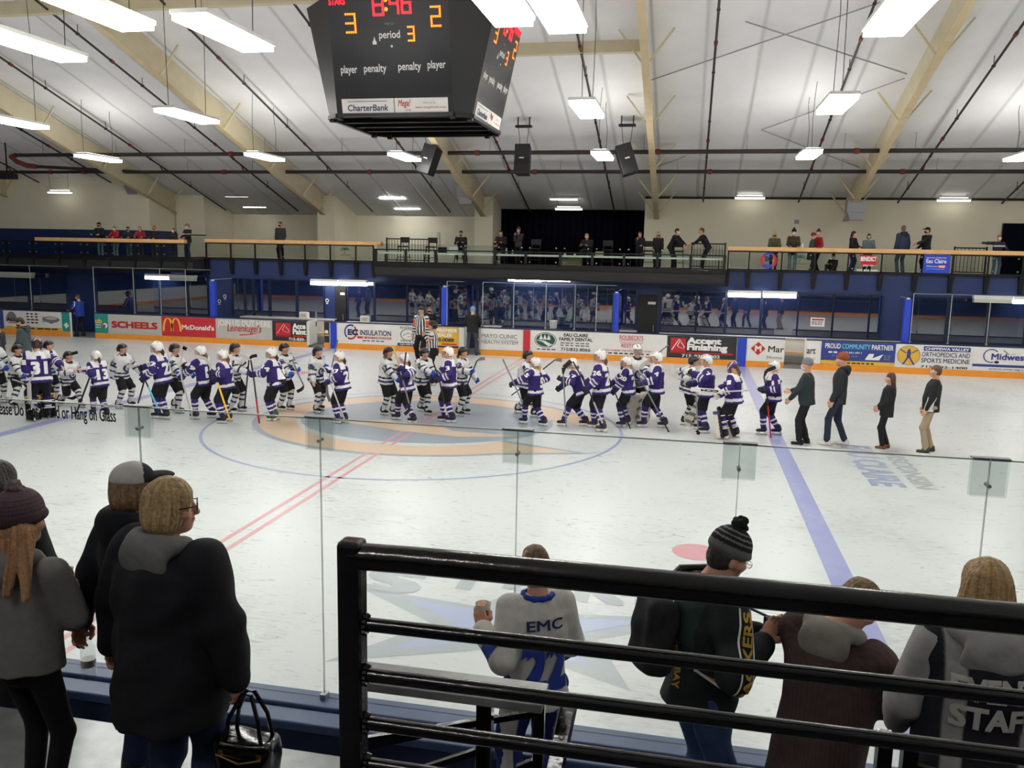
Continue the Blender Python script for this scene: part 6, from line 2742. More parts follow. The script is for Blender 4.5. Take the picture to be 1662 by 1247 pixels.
def stick(label, pts, Y, shaft='inkblack', blade=(), bladec='inkblack', w=0.028, bw=0.075, paddle=None, low=None, padc='signgrey'):
    """hockey stick through pixels of the photograph at depth Y; blade and paddle are pixel chains too"""
    P = [at(x, y, Y=Y) for x, y in pts]
    c = P[0]
    o = empty('hockey_stick', c)
    b = MB()
    for a, e in zip(P[:-1], P[1:]):
        b.bar(a - c, e - c, w, 0.02, up=(0, 1, 0))
    b.build('shaft', M[shaft], o)
    if low:
        b = MB()
        A, E = P[-1], P[-1] + (P[-2] - P[-1]) * low[1]
        b.bar(A - c, E - c, w + 0.003, 0.023, up=(0, 1, 0))
        b.build('shaft_band', M[low[0]], o)
    if paddle:
        Q = [at(x, y, Y=Y) for x, y in paddle]
        b = MB()
        for a, e in zip(Q[:-1], Q[1:]):
            b.bar(a - c, e - c, 0.022, 0.085, up=(0, 1, 0))
        b.v = b.v
        bb = MB()
        for a, e in zip(Q[:-1], Q[1:]):
            d = norm(e - a)
            s_ = norm(np.cross(d, (0, 1, 0)))
            q = [a - c + s_ * 0.045, a - c - s_ * 0.045, e - c - s_ * 0.045, e - c + s_ * 0.045]
            bb.prism([v - np.array([0, 0.012, 0]) for v in q], (0, 0.024, 0))
        bb.build('paddle', M[padc], o, bevel=0.004)
    if blade:
        Q = [at(x, y, Y=Y) for x, y in blade]
        b = MB()
        n = len(Q)
        for i in range(n - 1):
            a, e = Q[i], Q[i + 1]
            d = norm(e - a)
            s_ = norm(np.cross(d, (0, 1, 0)))
            w0, w1 = (0.4 if i == 0 else 1.0), 1.0
            q = [a - c + s_ * bw / 2 * w0, a - c - s_ * bw / 2 * w0, e - c - s_ * bw / 2 * w1, e - c + s_ * bw / 2 * w1]
            b.prism([v - np.array([0, 0.006, 0]) for v in q], (0, 0.012, 0))
        b.build('blade', M[bladec], o)
    tag(o, label, 'hockey stick', 'hockey sticks')
    return o


def white_pose(near=None, far=None, **k):
    """right arm towards the viewer reaching out for a handshake"""
    p = dict(feet=[(-0.13, 0.06, 0), (0.13, -0.08, 0)], lean=0.14, hands=[far or (-0.28, 0.3, 0.95), near or (0.22, 0.4, 1.02)], head=(0, 0.05, 0))
    p.update(k)
    return p


def purple_pose(near=None, far=None, **k):
    p = dict(feet=[(-0.13, 0.04, 0), (0.13, -0.08, 0)], lean=0.12, hands=[near or (-0.33, 0.25, 0.98), far or (0.25, 0.38, 1.0)], head=(0, 0.05, 0))
    p.update(k)
    return p


BR, BL, DK = C(112, 78, 52), C(186, 152, 104), C(58, 42, 34)
# --- white team, facing right -----------------------------------------
player('white jersey player cut by the left edge, only half in view', (-2, 655), (-4, 548), -82, 'W', '10', white_pose(), seed=2)
player('white jersey player number 9 beside the purple goalie at the far left', (30, 655), (28, 546), -94, 'W', '9', white_pose(near=('px', 38, 610, -0.3), feet_px=[(46, 650), (20, 662)]), seed=3)
player('player in a dark helmet almost hidden behind the purple goalie', (84, 655), (80, 553), -82, 'W', '6', white_pose(), seed=4)
player('white jersey player shaking hands with the purple goalie, between 31 and 13', (115, 657), (125, 556), -97, 'W', '20', white_pose(near=('px', 116, 604, -0.35), feet_px=[(132, 662), (98, 655)], curl=(0.5, 0.2)), (1, 0), seed=5)
player('white jersey player number 22 behind the purple number 13', (203, 660), (206, 555), -92, 'W', '22', white_pose(near=('px', 181, 615, -0.25), feet_px=[(212, 660), (192, 664)]), seed=6)
player('white jersey player number 29 between purple 22 and purple 19', (287, 669), (279, 554), -87, 'W', '29', white_pose(near=('px', 294, 612, -0.2), feet_px=[(283, 664), (290, 671)]), seed=7)
player('white jersey player with a blond ponytail and blue glove, behind purple number 2', (384, 668), (386, 555), -82, 'W', '17', white_pose(near=('px', 398, 604, -0.3), feet_px=[(391, 668), (375, 671)]), hairc=BL, seed=8)
player('white jersey player number 15 with two blue gloves, right of purple 14', (464, 668), (465, 557), -102, 'W', '15', white_pose(near=('px', 478, 618, -0.3), far=('px', 486, 604, -0.05), feet_px=[(470, 666), (455, 667)]), seed=9)
player('white jersey player number 28 facing purple 27, bare hand lowered', (516, 669), (513, 560), -102, 'W', '28', white_pose(near=('px', 508, 618, -0.25), far=('px', 527, 596, 0.1), feet_px=[(519, 666), (513, 671)]), (1, 0), BR, seed=10)
player('white jersey player with long brown hair left of purple 11', (627, 672), (638, 562), -105, 'W', '17', white_pose(near=('px', 645, 617, -0.3), feet_px=[(637, 673), (622, 674)]), hairc=BR, hairs='long', seed=11)
player('white jersey player number 27 half hidden behind purple 11', (688, 674), (688, 563), -110, 'W', '27', white_pose(near=('px', 699, 605, -0.2), feet_px=[(693, 674), (682, 668)]), seed=12)
player('white jersey player number 22 with stick raised, right of purple 3', (748, 675), (747, 562), -95, 'W', '22', white_pose(near=('px', 762, 603, -0.25), feet_px=[(754, 672), (744, 676)]), hairc=BR, seed=13)
player('player in a black helmet hidden behind purple 5, stick raised to the right', (848, 678), (862, 565), -95, 'W', '8', white_pose(near=('px', 872, 606, -0.1), feet_px=[(866, 678), (840, 671)]), seed=14)
player('white jersey goalie number 1 in a white helmet between purple 20 and purple 4', (1030, 687), (1028, 559), -150, 'W', '1', white_pose(near=('px', 1005, 625, 0.05), far=('px', 1050, 618, -0.25), feet_px=[(1040, 684), (1018, 684)]), (1, 1), helmet='white', cage='cage', goalie=True, gcol=C(200, 196, 186), seed=15)
player('white jersey goalie in a black mask facing purple 7, stick blade up', (1117, 690), (1125, 577), -80, 'W', '30', white_pose(near=('px', 1128, 608, -0.2), far=('px', 1110, 616, 0.15), feet_px=[(1125, 690), (1110, 690)], lean=0.2), (1, 1), helmet='black', cage='cage', goalie=True, gcol=C(190, 186, 178), seed=16)
# --- purple team, facing left ---------------------------------------------
player('purple goalie number 31 shaking a white player\'s hand at the far left', (67, 683), (70, 549), 46, 'P', '31', dict(feet_px=[(56, 684), (80, 680)], lean=0.12, hands=[('px', 50, 612, 0.0), ('px', 107, 600, -0.05)], head=(-0.2, 0.05, 0)), (0, 0), hairc=DK, hairs='short', helmet='goalie', cage='cage', goalie=True, seed=21)
player('purple number 13 in mid stride with dark trousers, left third of the line', (160, 674), (155, 564), 72, 'P', '13', purple_pose(near=('px', 148, 611, -0.25), far=('px', 122, 604, -0.1), feet_px=[(152, 674), (174, 678)], lean=0.2), (1, 0), DK, seed=22)
player('purple number 22 holding the blue stick', (260, 681), (242, 553), 94, 'P', '22', purple_pose(near=('px', 234, 613, -0.3), far=('px', 228, 600, 0.2), feet_px=[(256, 680), (270, 681)], lean=0.2), hairc=DK, seed=23)
player('purple number 19 striding, brown hair over the collar', (328, 680), (313, 559), 90, 'P', '19', purple_pose(near=('px', 293, 613, -0.2), far=('px', 290, 600, 0.2), feet_px=[(318, 681), (346, 679)], lean=0.14), hairc=BR, hairs='pony', seed=24)
player('purple number 2 with a brown ponytail holding a yellow stick', (366, 687), (365, 567), 94, 'P', '2', purple_pose(near=('px', 346, 606, -0.25), feet_px=[(362, 688), (372, 684)]), hairc=BR, seed=25)
player('purple number 14 on one green skate, holding a red and white stick', (443, 684), (431, 564), 98, 'P', '14', purple_pose(near=('px', 411, 608, -0.25), far=('px', 462, 622, 0.0), feet_px=[(443, 684), (447, 682)], lean=0.12), hairc=DK, skatec=C(62, 104, 72), seed=26)
player('purple number 27 with a long dark ponytail, holding a pale stick', (553, 688), (545, 569), 87, 'P', '27', purple_pose(near=('px', 533, 620, -0.25), far=('px', 530, 600, 0.15), feet_px=[(548, 688), (560, 687)]), hairc=DK, seed=27)
player('purple number 11 with black arms folded on the stick, left of the referees', (660, 687), (667, 570), 84, 'P', '11', purple_pose(near=('px', 657, 610, -0.25), far=('px', 652, 603, -0.05), feet_px=[(645, 682), (671, 688)]), hairc=DK, seed=28)
player('purple number 3 standing straight beside the striped referee', (727, 687), (726, 563), 99, 'P', '3', purple_pose(near=('px', 713, 616, -0.25), feet_px=[(721, 685), (734, 687)], lean=0.06), seed=29)
player('purple number 5 with a blond ponytail stepping left, bare hand out behind', (860, 690), (854, 577), 74, 'P', '5', purple_pose(near=('px', 834, 622, -0.25), far=('px', 874, 622, 0.05), feet_px=[(851, 688), (883, 692)], lean=0.05), (1, 0), BL, seed=30)
player('small purple player bent forward over the stick, right of number 5', (932, 693), (914, 584), 89, 'P', '17', purple_pose(near=('px', 913, 616, -0.25), far=('px', 906, 633, 0.05), feet_px=[(914, 692), (950, 692)], lean=0.38, head=(0, 0.2, 0)), H=1.66, hairc=BR, seed=31)
player('purple number 26 with a long brown ponytail', (972, 700), (966, 565), 82, 'P', '26', purple_pose(near=('px', 954, 630, -0.25), feet_px=[(964, 695), (978, 702)], lean=0.08), hairc=BR, skatec=C(60, 62, 52), seed=32)
player('purple number 20 standing in front of the white goalie', (1012, 691), (1000, 576), 89, 'P', '20', purple_pose(near=('px', 997, 635, -0.25), feet_px=[(1010, 694), (1018, 690)], lean=0.15), hairc=BL, seed=33)
player('purple number 4 with feet apart, stick reaching down to the right', (1060, 695), (1062, 569), 99, 'P', '4', purple_pose(near=('px', 1043, 622, -0.3), feet_px=[(1044, 694), (1078, 695)], lean=0.05), gcol=C(52, 50, 52), seed=34)
player('purple number 7 reaching up to the black-masked goalie', (1141, 702), (1143, 574), 99, 'P', '7', purple_pose(near=('px', 1126, 607, -0.25), far=('px', 1122, 624, 0.1), feet_px=[(1137, 698), (1145, 704)], lean=0.06), seed=35)
player('purple goalie number 1 with white leg pads at the end of the line', (1182, 712), (1187, 585), 69, 'P', '1', purple_pose(near=('px', 1168, 641, -0.25), far=('px', 1165, 633, -0.15), feet_px=[(1176, 713), (1194, 710)], lean=0.08), (1, 1), BR, helmet='goalie', cage='cage', goalie=True, gcol=C(216, 212, 204), seed=36)
player('purple number 11 last of the line, standing on the blue line', (1250, 706), (1256, 584), 89, 'P', '11', purple_pose(near=('px', 1243, 634, -0.25), far=('px', 1238, 632, -0.1), feet_px=[(1238, 706), (1262, 706)], lean=0.05), seed=37)

# --- sticks --------------------------------------------------------------------
def fy(px, py):
    return float(at(px, py, Z=0)[1])


stick('black stick with blade up behind the white player shaking hands', [(94, 610), (101, 583)], fy(115, 657) - 0.1, blade=[(101, 583), (110, 576), (126, 572)])
stick('dark stick blade lying out between white player and purple 13', [(98, 605), (109, 645)], fy(115, 657) + 0.05, blade=[(109, 646), (118, 647), (128, 641)])
stick('black-taped stick held by purple 13', [(147, 609), (120, 681)], fy(160, 674) - 0.3, w=0.032)
stick('pale stick of white number 9 held level', [(20, 616), (48, 625)], fy(30, 655) - 0.35, 'signgrey')
stick('wide cream goalie stick of purple 31', [(58, 600), (47, 622)], fy(67, 683) - 0.35, 'signgrey', blade=[(49, 650), (54, 662), (64, 667)], bladec='signgrey', paddle=[(47, 622), (48, 650)], bw=0.09)
stick('stick with blue lower shaft and cream blade held by purple 22', [(223, 594), (234, 614), (256, 662)], fy(260, 681) - 0.35, 'inkblack', blade=[(223, 594), (214, 594), (205, 595)], bladec='signgrey', low=('inkcyan', 0.7))
stick('thin dark stick hanging straight under the glove of purple 22', [(236, 612), (224, 655)], fy(260, 681) - 0.2)
stick('pale stick with black blade up behind purple 19', [(297, 568), (292, 595), (296, 619), (313, 680)], fy(328, 680) - 0.3, 'signgrey', blade=[(300, 568), (297, 564), (303, 567)])
stick('yellow stick with cream and black blade up, held by purple 2', [(343, 599), (348, 606), (373, 681)], fy(366, 687) - 0.3, 'inkblack', blade=[(343, 598), (335, 583), (318, 579)], bladec='signgrey', low=('inkyellow', 0.8))
stick('dark stick with black blade up, left of purple 14', [(404, 585), (397, 660)], fy(384, 668) - 0.3, blade=[(404, 585), (408, 579), (417, 577)])
stick('red and white stick of purple 14 with cream blade up', [(407, 585), (411, 608), (421, 688)], fy(443, 684) - 0.3, 'inkblack', blade=[(407, 585), (399, 580), (389, 576)], bladec='signgrey', low=('inkred', 0.5))
stick('stick of white number 15 with black blade pointing down', [(475, 585), (485, 610), (493, 626)], fy(464, 668) - 0.3, 'inkgrey', blade=[(493, 626), (490, 632), (482, 636)])
stick('pale stick with cream blade up, held by purple 27', [(526, 598), (536, 620), (562, 689)], fy(553, 688) - 0.3, 'signgrey', blade=[(526, 598), (519, 593), (508, 591)], bladec='signgrey')
stick('grey stick between white 28 and purple 27', [(548, 552), (538, 598), (531, 625)], fy(516, 669) - 0.05, 'inkgrey', blade=[(531, 625), (531, 640), (536, 652)], bladec='inkgrey')
stick('wooden stick across the white player with long brown hair', [(638, 562), (650, 602)], fy(627, 672) - 0.4, 'wood', w=0.032)
stick('grey stick of purple 11 with black blade pointing down, left of the referees', [(650, 603), (664, 655)], fy(660, 687) - 0.3, 'inkgrey', blade=[(664, 655), (664, 666), (657, 673)])
stick('dark stick rising behind the shoulder of purple 11', [(655, 606), (659, 572)], fy(660, 687) - 0.1)
stick('dark stick in front of purple 3', [(702, 585), (713, 616), (725, 674)], fy(727, 687) - 0.3, 'inkblack', low=('signgrey', 0.3))
stick('dark stick with pale blade raised by white 22', [(756, 631), (774, 586)], fy(748, 675) - 0.25, blade=[(774, 586), (779, 583), (787, 582)], bladec='inkgrey')
stick('grey stick held low by purple 5', [(816, 583), (834, 622), (848, 655)], fy(860, 690) - 0.3, 'inkgrey')
stick('black stick with dark blade raised behind purple 5', [(876, 604), (900, 585)], fy(848, 678) - 0.15, blade=[(900, 585), (905, 584), (912, 585)], bladec='inkgrey')
stick('short dark stick end left of purple 5', [(830, 642), (846, 630)], fy(848, 678) - 0.1)
stick('grey stick with thick black blade up, held by the bent purple player', [(914, 607), (919, 694)], fy(932, 693) - 0.35, 'inkgrey', blade=[(914, 607), (915, 597), (927, 586)], bw=0.1)
stick('stick with black top crossing purple 26', [(930, 587), (954, 630), (978, 687)], fy(972, 700) - 0.3, 'inkblack', low=('signgrey', 0.6))
stick('dark stick of purple 20 slanting down', [(979, 590), (997, 635), (1024, 698)], fy(1012, 691) - 0.3)
stick('long grey stick of purple 4 with black tip on the ice', [(1034, 604), (1046, 627), (1088, 706)], fy(1060, 695) - 0.35, 'inkgrey', low=('inkblack', 0.4))
stick('grey stick blade raised behind purple 4', [(1060, 580), (1085, 560)], fy(1060, 695) + 0.4, 'inkgrey')
stick('cream goalie stick held across by the white goalie', [(1036, 600), (1048, 618)], fy(1030, 687) - 0.35, 'signgrey', blade=[(1036, 600), (1044, 592), (1053, 586)], bladec='signgrey', bw=0.09)
stick('white goalie stick standing blade up left of the black-masked goalie', [(1100, 615), (1125, 619)], fy(1117, 690) - 0.2, 'signgrey', blade=[(1100, 616), (1093, 608), (1090, 592)], bladec='signwhite', bw=0.09)
stick('grey stick standing upright in front of purple 7', [(1129, 630), (1133, 699)], fy(1141, 702) - 0.35, 'inkgrey', blade=[(1133, 698), (1131, 702), (1136, 704)])
so_ = stick('white goalie stick with black lettering held level by a purple goalie', [(1172, 636), (1214, 634)], fy(1182, 712) - 0.4, 'signgrey', paddle=[(1121, 632), (1172, 636)], padc='signwhite')
qa, qb = at(1136, 633, Y=fy(1182, 712) - 0.425), at(1168, 635.6, Y=fy(1182, 712) - 0.425)
cc_ = np.array(so_.location)
f = Flat(qb - cc_ + np.array([0, 0, 0.03]), (qa - qb), (0, 0, -0.06))
f.text('inkblack', 'CCM', 0.05, 0.95, 0.1, 0.9, 0.05, h=0.002)
f.build(so_)
stick('stick with black curved blade up and red shaft, held by the last purple player', [(1240, 612), (1244, 634), (1252, 719)], fy(1250, 706) - 0.35, 'inkblack', blade=[(1240, 612), (1244, 602), (1259, 596)], low=('inkred', 0.7))

# ================================================================== officials and coaches on the ice
def ground(foot, top, z=0.0):
    loc = at(foot[0], foot[1], Z=z)
    return loc, at(top[0], top[1], Y=loc[1])[2] - z


F = player('striped referee with orange armband standing nearer the players, hand at chin', (702, 626), (701, 521), 95, 'R', None, dict(hands=[(-0.02, 0.2, 1.38), (0.28, 0.08, 0.9)], lean=0.04, feet=[(-0.1, 0, 0), (0.1, 0, 0)]), (0, 0), DK, 'short', cage='visor', seed=41)
F.o['group'] = 'referees'
F.o['label'] = 'striped referee nearer the players, arm raised to the chin'
F = player('striped referee behind the other one, facing the viewer', (684, 592), (685, 497), 165, 'R', None, dict(hands=[(-0.26, 0.05, 0.85), (0.26, 0.08, 0.87)], feet=[(-0.12, 0, 0), (0.12, 0, 0)]), (0, 0), DK, 'short', cage='visor', seed=42)
F.o['group'] = 'referees'
F.o['label'] = 'striped referee farther back, facing the viewer with arms down'


def shirt(F, c, hem=-0.1, pattern=None, name='jacket', **kw):
    s = top_sdf(F, hem, **kw)
    o = F.part(name, s, c, pattern=pattern)
    return o


def civ(label, loc, face, H, top, legs, pose=None, hairc=DK, hairs='short', hat=None, msk=None, hem=-0.12, w=1.0, d=1.05, belly=0.0, shoe=None, hd=None, group=None, name='jacket', res=0.015, fold=0.005, seed=1, skin=None, sleeve=(0.072, 0.064, 0.048), tw=1.0, hand=True, sole=None, pattern=None, curl=(0.5, 0.5), flare=1.0):
    F = Fig(loc, math.radians(face), H, label, pose, res, skin, curl, hand, group=group)
    F.seed = seed
    trousers(F, legs, w=tw, fold=0.004, seed=seed)
    shoes(F, KBLACK if shoe is None else shoe, sole)
    shirt(F, top, hem, pattern, name, w=w, d=d, belly=belly, fold=fold, seed=seed, sleeve=sleeve, flare=flare)
    if hd is not None:
        hood(F, hd)
    if hat is None or hairs != 'short' or hat[0] == 'cap':
        hair(F, hairc, hairs, under_cap=hat is not None and hat[0] == 'cap')
    if hat is not None:
        if hat[0] == 'cap':
            cap(F, hat[1])
        else:
            beanie(F, hat[1], band=hat[2] if len(hat) > 2 else None, pom=hat[3] if len(hat) > 3 else None)
    if msk is not None:
        mask(F, msk)
    return F


loc, h = ground((1302, 721), (1302, 582))
civ('person in a grey beanie and dark jacket, standing next to purple 11', loc, 75, h * 0.985, C(46, 54, 58), C(34, 33, 36), dict(hands=[(-0.2, 0.3, 0.9), (0.2, 0.32, 1.06)], feet=[(-0.11, 0.05, 0), (0.11, -0.05, 0)], lean=0.1), hat=('beanie', C(120, 122, 126)), hairc=C(90, 86, 84), w=1.15, d=1.2, belly=0.02, msk=C(214, 216, 220), seed=51, group='coaches on the ice')
loc, h = ground((1357, 723), (1360, 572))
civ('tall person in an orange knit hat, dark jacket and white sneakers', loc, 78, h * 0.98, C(42, 46, 50), C(44, 50, 66), dict(hands=[(-0.22, 0.12, 0.88), (0.22, 0.12, 0.88)], feet=[(-0.09, 0.17, 0), (0.1, -0.14, 0)], lean=0.0), hat=('beanie', C(140, 76, 50)), hairc=C(120, 70, 50), w=1.02, msk=None, shoe=C(222, 218, 208), hd=C(42, 46, 50), seed=52, group='coaches on the ice', hem=-0.14)
loc, h = ground((1436, 728), (1440, 604))
civ('person with long brown hair, black coat and brown boots behind the orange knit hat', loc, 82, h * 0.98, C(36, 37, 40), C(32, 32, 35), dict(hands=[(-0.13, 0.2, 0.95), (0.13, 0.2, 0.95)], feet=[(-0.07, 0.06, 0), (0.07, -0.03, 0)], lean=-0.02), hairc=C(74, 50, 38), hairs='long', shoe=C(132, 84, 56), w=1.05, d=1.15, hem=-0.2, belly=0.02, seed=53, group='coaches on the ice')
loc, h = ground((1505, 734), (1513, 592))


def track(V, c):
    c[(np.abs(V[:, 0] + 0.21) < 0.02) & (V[:, 2] < 1.15) & (V[:, 2] > 0.85)] = C(216, 216, 216)


civ('person in a black track jacket and khaki trousers, last of the line', loc, 80, h * 0.985, C(38, 40, 42), C(168, 150, 124), dict(hands=[(-0.2, 0.12, 0.86), (0.2, 0.12, 0.86)], feet=[(-0.1, 0.05, 0), (0.1, -0.06, 0)], lean=-0.03), hairc=C(98, 82, 68), w=1.15, d=1.2, belly=0.02, tw=1.15, shoe=C(72, 64, 58), seed=54, group='coaches on the ice', pattern=track)
loc, h = ground((44, 622), (43, 517))
civ('bearded person in a dark green-grey jacket behind the white players at the far left', loc, 105, 1.84, C(66, 78, 82), C(50, 52, 56), dict(hands=[(-0.2, 0.2, 0.95), (0.25, 0.1, 0.9)], head=(0.3, 0.4, 0)), msk=C(52, 36, 30), hairc=C(50, 36, 30), w=1.15, hd=C(60, 70, 74), seed=55)
o_ = bpy.context.scene.objects
loc, h = ground((2, 622), (4, 528))
civ('person in a dark jacket with tied brown hair at the left edge of the ice', loc, 95, 1.7, C(54, 54, 58), C(40, 40, 44), dict(hands=[(-0.2, 0.15, 0.92), (0.2, 0.15, 0.92)], head=(0.3, 0.2, 0)), hairc=C(70, 48, 38), hairs='bob', seed=56)
loc, h = ground((766, 577), (763, 506))
civ('person in a light blue cap and black jacket leaning into the penalty box gate', loc, 8, 1.82, C(34, 34, 36), C(72, 74, 78), dict(hands=[(-0.22, 0.38, 1.02), (0.22, 0.4, 1.02)], feet=[(-0.16, 0, 0), (0.16, 0.02, 0)], lean=0.22, head=(0, 0.3, 0)), hat=('beanie', C(108, 170, 214)), w=1.1, seed=57)
loc = np.array([at(697, 550, Y=13.75)[0], 13.75, 0.0])
civ('bald person in black behind the referees in the box', loc, 190, 1.72, C(34, 34, 38), C(40, 40, 44), dict(hands=[(-0.2, 0.15, 0.92), (0.2, 0.15, 0.92)]), hairc=C(150, 110, 90), w=1.1, msk=KBLACK, seed=58)
loc = np.array([at(130, 540, Y=13.7)[0], 13.7, 0.0])


def piping(V, c):
    c[(np.abs(np.abs(V[:, 0]) - 0.235) < 0.012) & (V[:, 2] > 0.8)] = C(220, 222, 230)


civ('person in a bright blue track jacket standing in the open doorway', loc, 80, 1.76, C(34, 66, 156), C(34, 36, 44), dict(hands=[(-0.2, 0.38, 1.08), (0.15, 0.3, 1.0)], feet=[(-0.1, 0.06, 0), (0.1, -0.1, 0)], head=(0, 0.25, 0)), hat=('cap', C(60, 60, 62)), hairc=C(110, 80, 60), msk=KBLACK, w=1.12, d=1.2, seed=59, pattern=piping)

# ================================================================== gallery spectators
ZF = ZG + 0.004
MW, MBK, MBL = C(226, 228, 232), C(24, 24, 28), C(150, 180, 205)


def gal(label, px, py, Y, face, top, legs=C(60, 70, 92), H=None, z=ZF, **kw):
    q = at(px, py, Y=Y)
    h = (H or (q[2] - z)) 
    pose = kw.pop('pose', dict(hands=[(-0.16, 0.32, 1.05), (0.16, 0.32, 1.05)]))
    kw.setdefault('res', 0.017)
    return civ(label, (q[0], Y, z), face, h, top, legs, pose, group=kw.pop('group', 'spectators at the gallery railing'), **kw)


LN = dict(hands=[(-0.2, 0.4, 1.12), (0.2, 0.4, 1.12)], lean=0.3, pelvis=(0, -0.12))
gal('spectator in a black cap and grey hood, first from the left at the rail', 161, 361, 14.85, 185, C(36, 38, 44), C(120, 136, 160), pose=LN, hat=('cap', KBLACK), msk=MBK, hd=C(130, 132, 134))
gal('spectator in a plain red jacket, second from the left at the rail', 186, 367, 14.85, 180, C(168, 36, 48), C(126, 140, 156), pose=LN, hairc=C(150, 120, 90), msk=MW, w=1.1)
gal('spectator in dark clothes and grey cap beside the red jacket', 208, 368, 14.85, 190, C(44, 48, 58), C(96, 112, 120), pose=LN, hat=('cap', C(80, 76, 74)), msk=MBK)
gal('spectator with blond hair in red and olive leaning far over the left rail', 227, 367, 14.85, 200, C(150, 44, 50), C(70, 74, 78), pose=LN, hairc=C(170, 130, 90), hairs='bob')
gal('spectator in black with short reddish hair, fifth from the left', 250, 367, 14.9, 185, C(34, 34, 38), C(80, 80, 82), hairc=C(140, 84, 60), msk=MBK)
gal('small spectator with white mask left of the tall man in the black jacket', 281, 371, 14.9, 190, C(40, 42, 46), C(60, 70, 84), hairc=C(90, 60, 44), msk=MW)
gal('spectator in grey cap and black jacket with white chest stripe at the rail end', 304, 364, 14.95, 165, C(38, 36, 42), C(58, 72, 104), hat=('cap', C(110, 110, 110)), msk=MW, w=1.15, pattern=lambda V, c: c.__setitem__((np.abs(V[:, 2] - 1.25) < 0.025) & (V[:, 1] > 0.05), C(220, 220, 220)))
gal('spectator standing alone in dark grey behind the rail left of the press box', 455, 367, 16.2, 180, C(58, 60, 64), C(34, 34, 38), H=1.62, pose=dict(hands=[(-0.2, 0.12, 0.9), (0.2, 0.12, 0.9)], feet=[(-0.15, 0.1, 0), (0.1, 0, 0)]), msk=MBK, shoe=C(210, 210, 205), w=1.1, group=None)
gal('woman with blond hair and olive coat, first from the left on the right gallery', 1258, 377, 15.75, 180, C(88, 86, 62), C(54, 58, 64), hairc=C(206, 176, 130), hairs='long', msk=MBK, hem=-0.2)
gal('spectator in a black beanie, open brown coat and light jeans', 1289, 373, 15.75, 180, C(66, 58, 46), C(130, 152, 168), hat=('beanie', C(30, 30, 32), None, C(60, 60, 62)), hairc=DK, msk=MW, hem=-0.25)
gal('spectator in a dark green coat in front of the red jacket', 1320, 379, 15.7, 260, C(62, 70, 66), C(52, 60, 58), pose=dict(hands=[(-0.2, 0.2, 1.0), (0.2, 0.2, 1.0)], lean=0.12), hat=('beanie', C(120, 54, 48)), hem=-0.4)
gal('spectator in a red jacket and maroon bobble hat', 1329, 374, 16.1, 120, C(172, 40, 52), C(36, 36, 42), pose=dict(hands=[(-0.2, 0.2, 1.0), (0.2, 0.2, 1.0)], feet=[(-0.1, 0.15, 0), (0.15, -0.2, 0)], lean=0.1), hat=('beanie', C(116, 44, 46), C(200, 190, 185), C(60, 40, 40)), hairc=DK)
gal('child in black with a bobble hat sitting on the gallery floor', 1352, 417, 15.75, 150, C(40, 38, 40), C(44, 42, 44), H=1.25, pose=dict(pelvis_z=0.14, pelvis=(0, -0.1), feet=[(-0.14, 0.5, 0), (0.14, 0.48, 0)], hands=[(-0.12, 0.3, 0.42), (0.12, 0.3, 0.42)], lean=0.1), hat=('beanie', C(50, 44, 46), C(180, 170, 160), C(80, 70, 66)), msk=MW, group=None)
gal('woman with long dark hair, black jacket and backpack', 1386, 376, 15.75, 235, C(40, 36, 42), C(62, 72, 100), hairc=C(48, 30, 28), hairs='long')
gal('woman in a grey-green coat looking down behind the red sign', 1411, 380, 15.75, 180, C(98, 112, 114), C(52, 52, 58), hairc=C(70, 40, 32), hairs='bob', msk=MBL, hem=-0.35)
gal('large man in a navy and slate jacket seen from behind', 1467, 367, 15.8, 25, C(50, 60, 84), C(92, 106, 118), pose=dict(hands=[(-0.3, 0.02, 0.8), (0.3, 0.02, 0.8)], head=(-0.8, 0, 0)), hairc=C(120, 88, 66), msk=MBK, w=1.25, d=1.2, hd=C(40, 46, 66))
gal('man in a black cap and black jacket reaching for the rail', 1506, 370, 15.75, 110, C(34, 36, 38), C(40, 40, 44), pose=dict(hands=[(-0.1, 0.5, 1.12), (0.2, 0.2, 1.0)]), hat=('cap', KBLACK), msk=MBK, w=1.1)
gal('spectator with arm stretched out to the side in front of the black panel', 1622, 382, 15.75, 185, C(44, 46, 58), C(96, 118, 150), pose=dict(hands=[(-0.3, 0.35, 1.05), (0.72, 0.1, 1.42)], lean=0.12), hairc=C(140, 104, 76), msk=MW, w=1.15, pattern=lambda V, c: c.__setitem__((np.abs(V[:, 2] - 1.3) < 0.03) & (np.abs(V[:, 0]) < 0.22), C(200, 200, 205)))
# press box
YPB = YD + 0.95
SIT = dict(pelvis_z=0.72, pelvis=(0, -0.12), feet=[(-0.14, 0.26, 0.22), (0.14, 0.26, 0.22)], hands=[(-0.14, 0.34, 0.98), (0.14, 0.34, 0.98)], lean=0.18, head=(0, 0.25, 0))
PB = 'people in the press box'
gal('person in black seated behind the open laptop', 748, 391, YPB + 0.3, 190, C(34, 34, 38), C(50, 54, 66), H=1.55, pose=SIT, hairc=C(40, 30, 28), msk=MBK, group=PB)
gal('dark seated person at the counter beside the column, red shirt', 813, 387, YPB + 0.3, 175, C(44, 34, 38), C(36, 36, 40), H=1.6, pose=SIT, hairc=C(36, 28, 28), hairs='bob', group=PB)
gal('photographer in a patterned top standing at the left edge of the curtain', 842, 370, 16.6, 170, C(70, 66, 68), C(36, 36, 40), pose=dict(hands=[(-0.06, 0.2, 1.42), (0.08, 0.2, 1.4)]), hat=('beanie', C(84, 86, 90)), msk=MW, group=PB)
gal('blond person seated low at the counter in front of the curtain', 952, 395, YPB + 0.3, 170, C(40, 38, 40), C(36, 36, 40), H=1.5, pose=SIT, hairc=C(180, 140, 96), hairs='bob', group=PB)
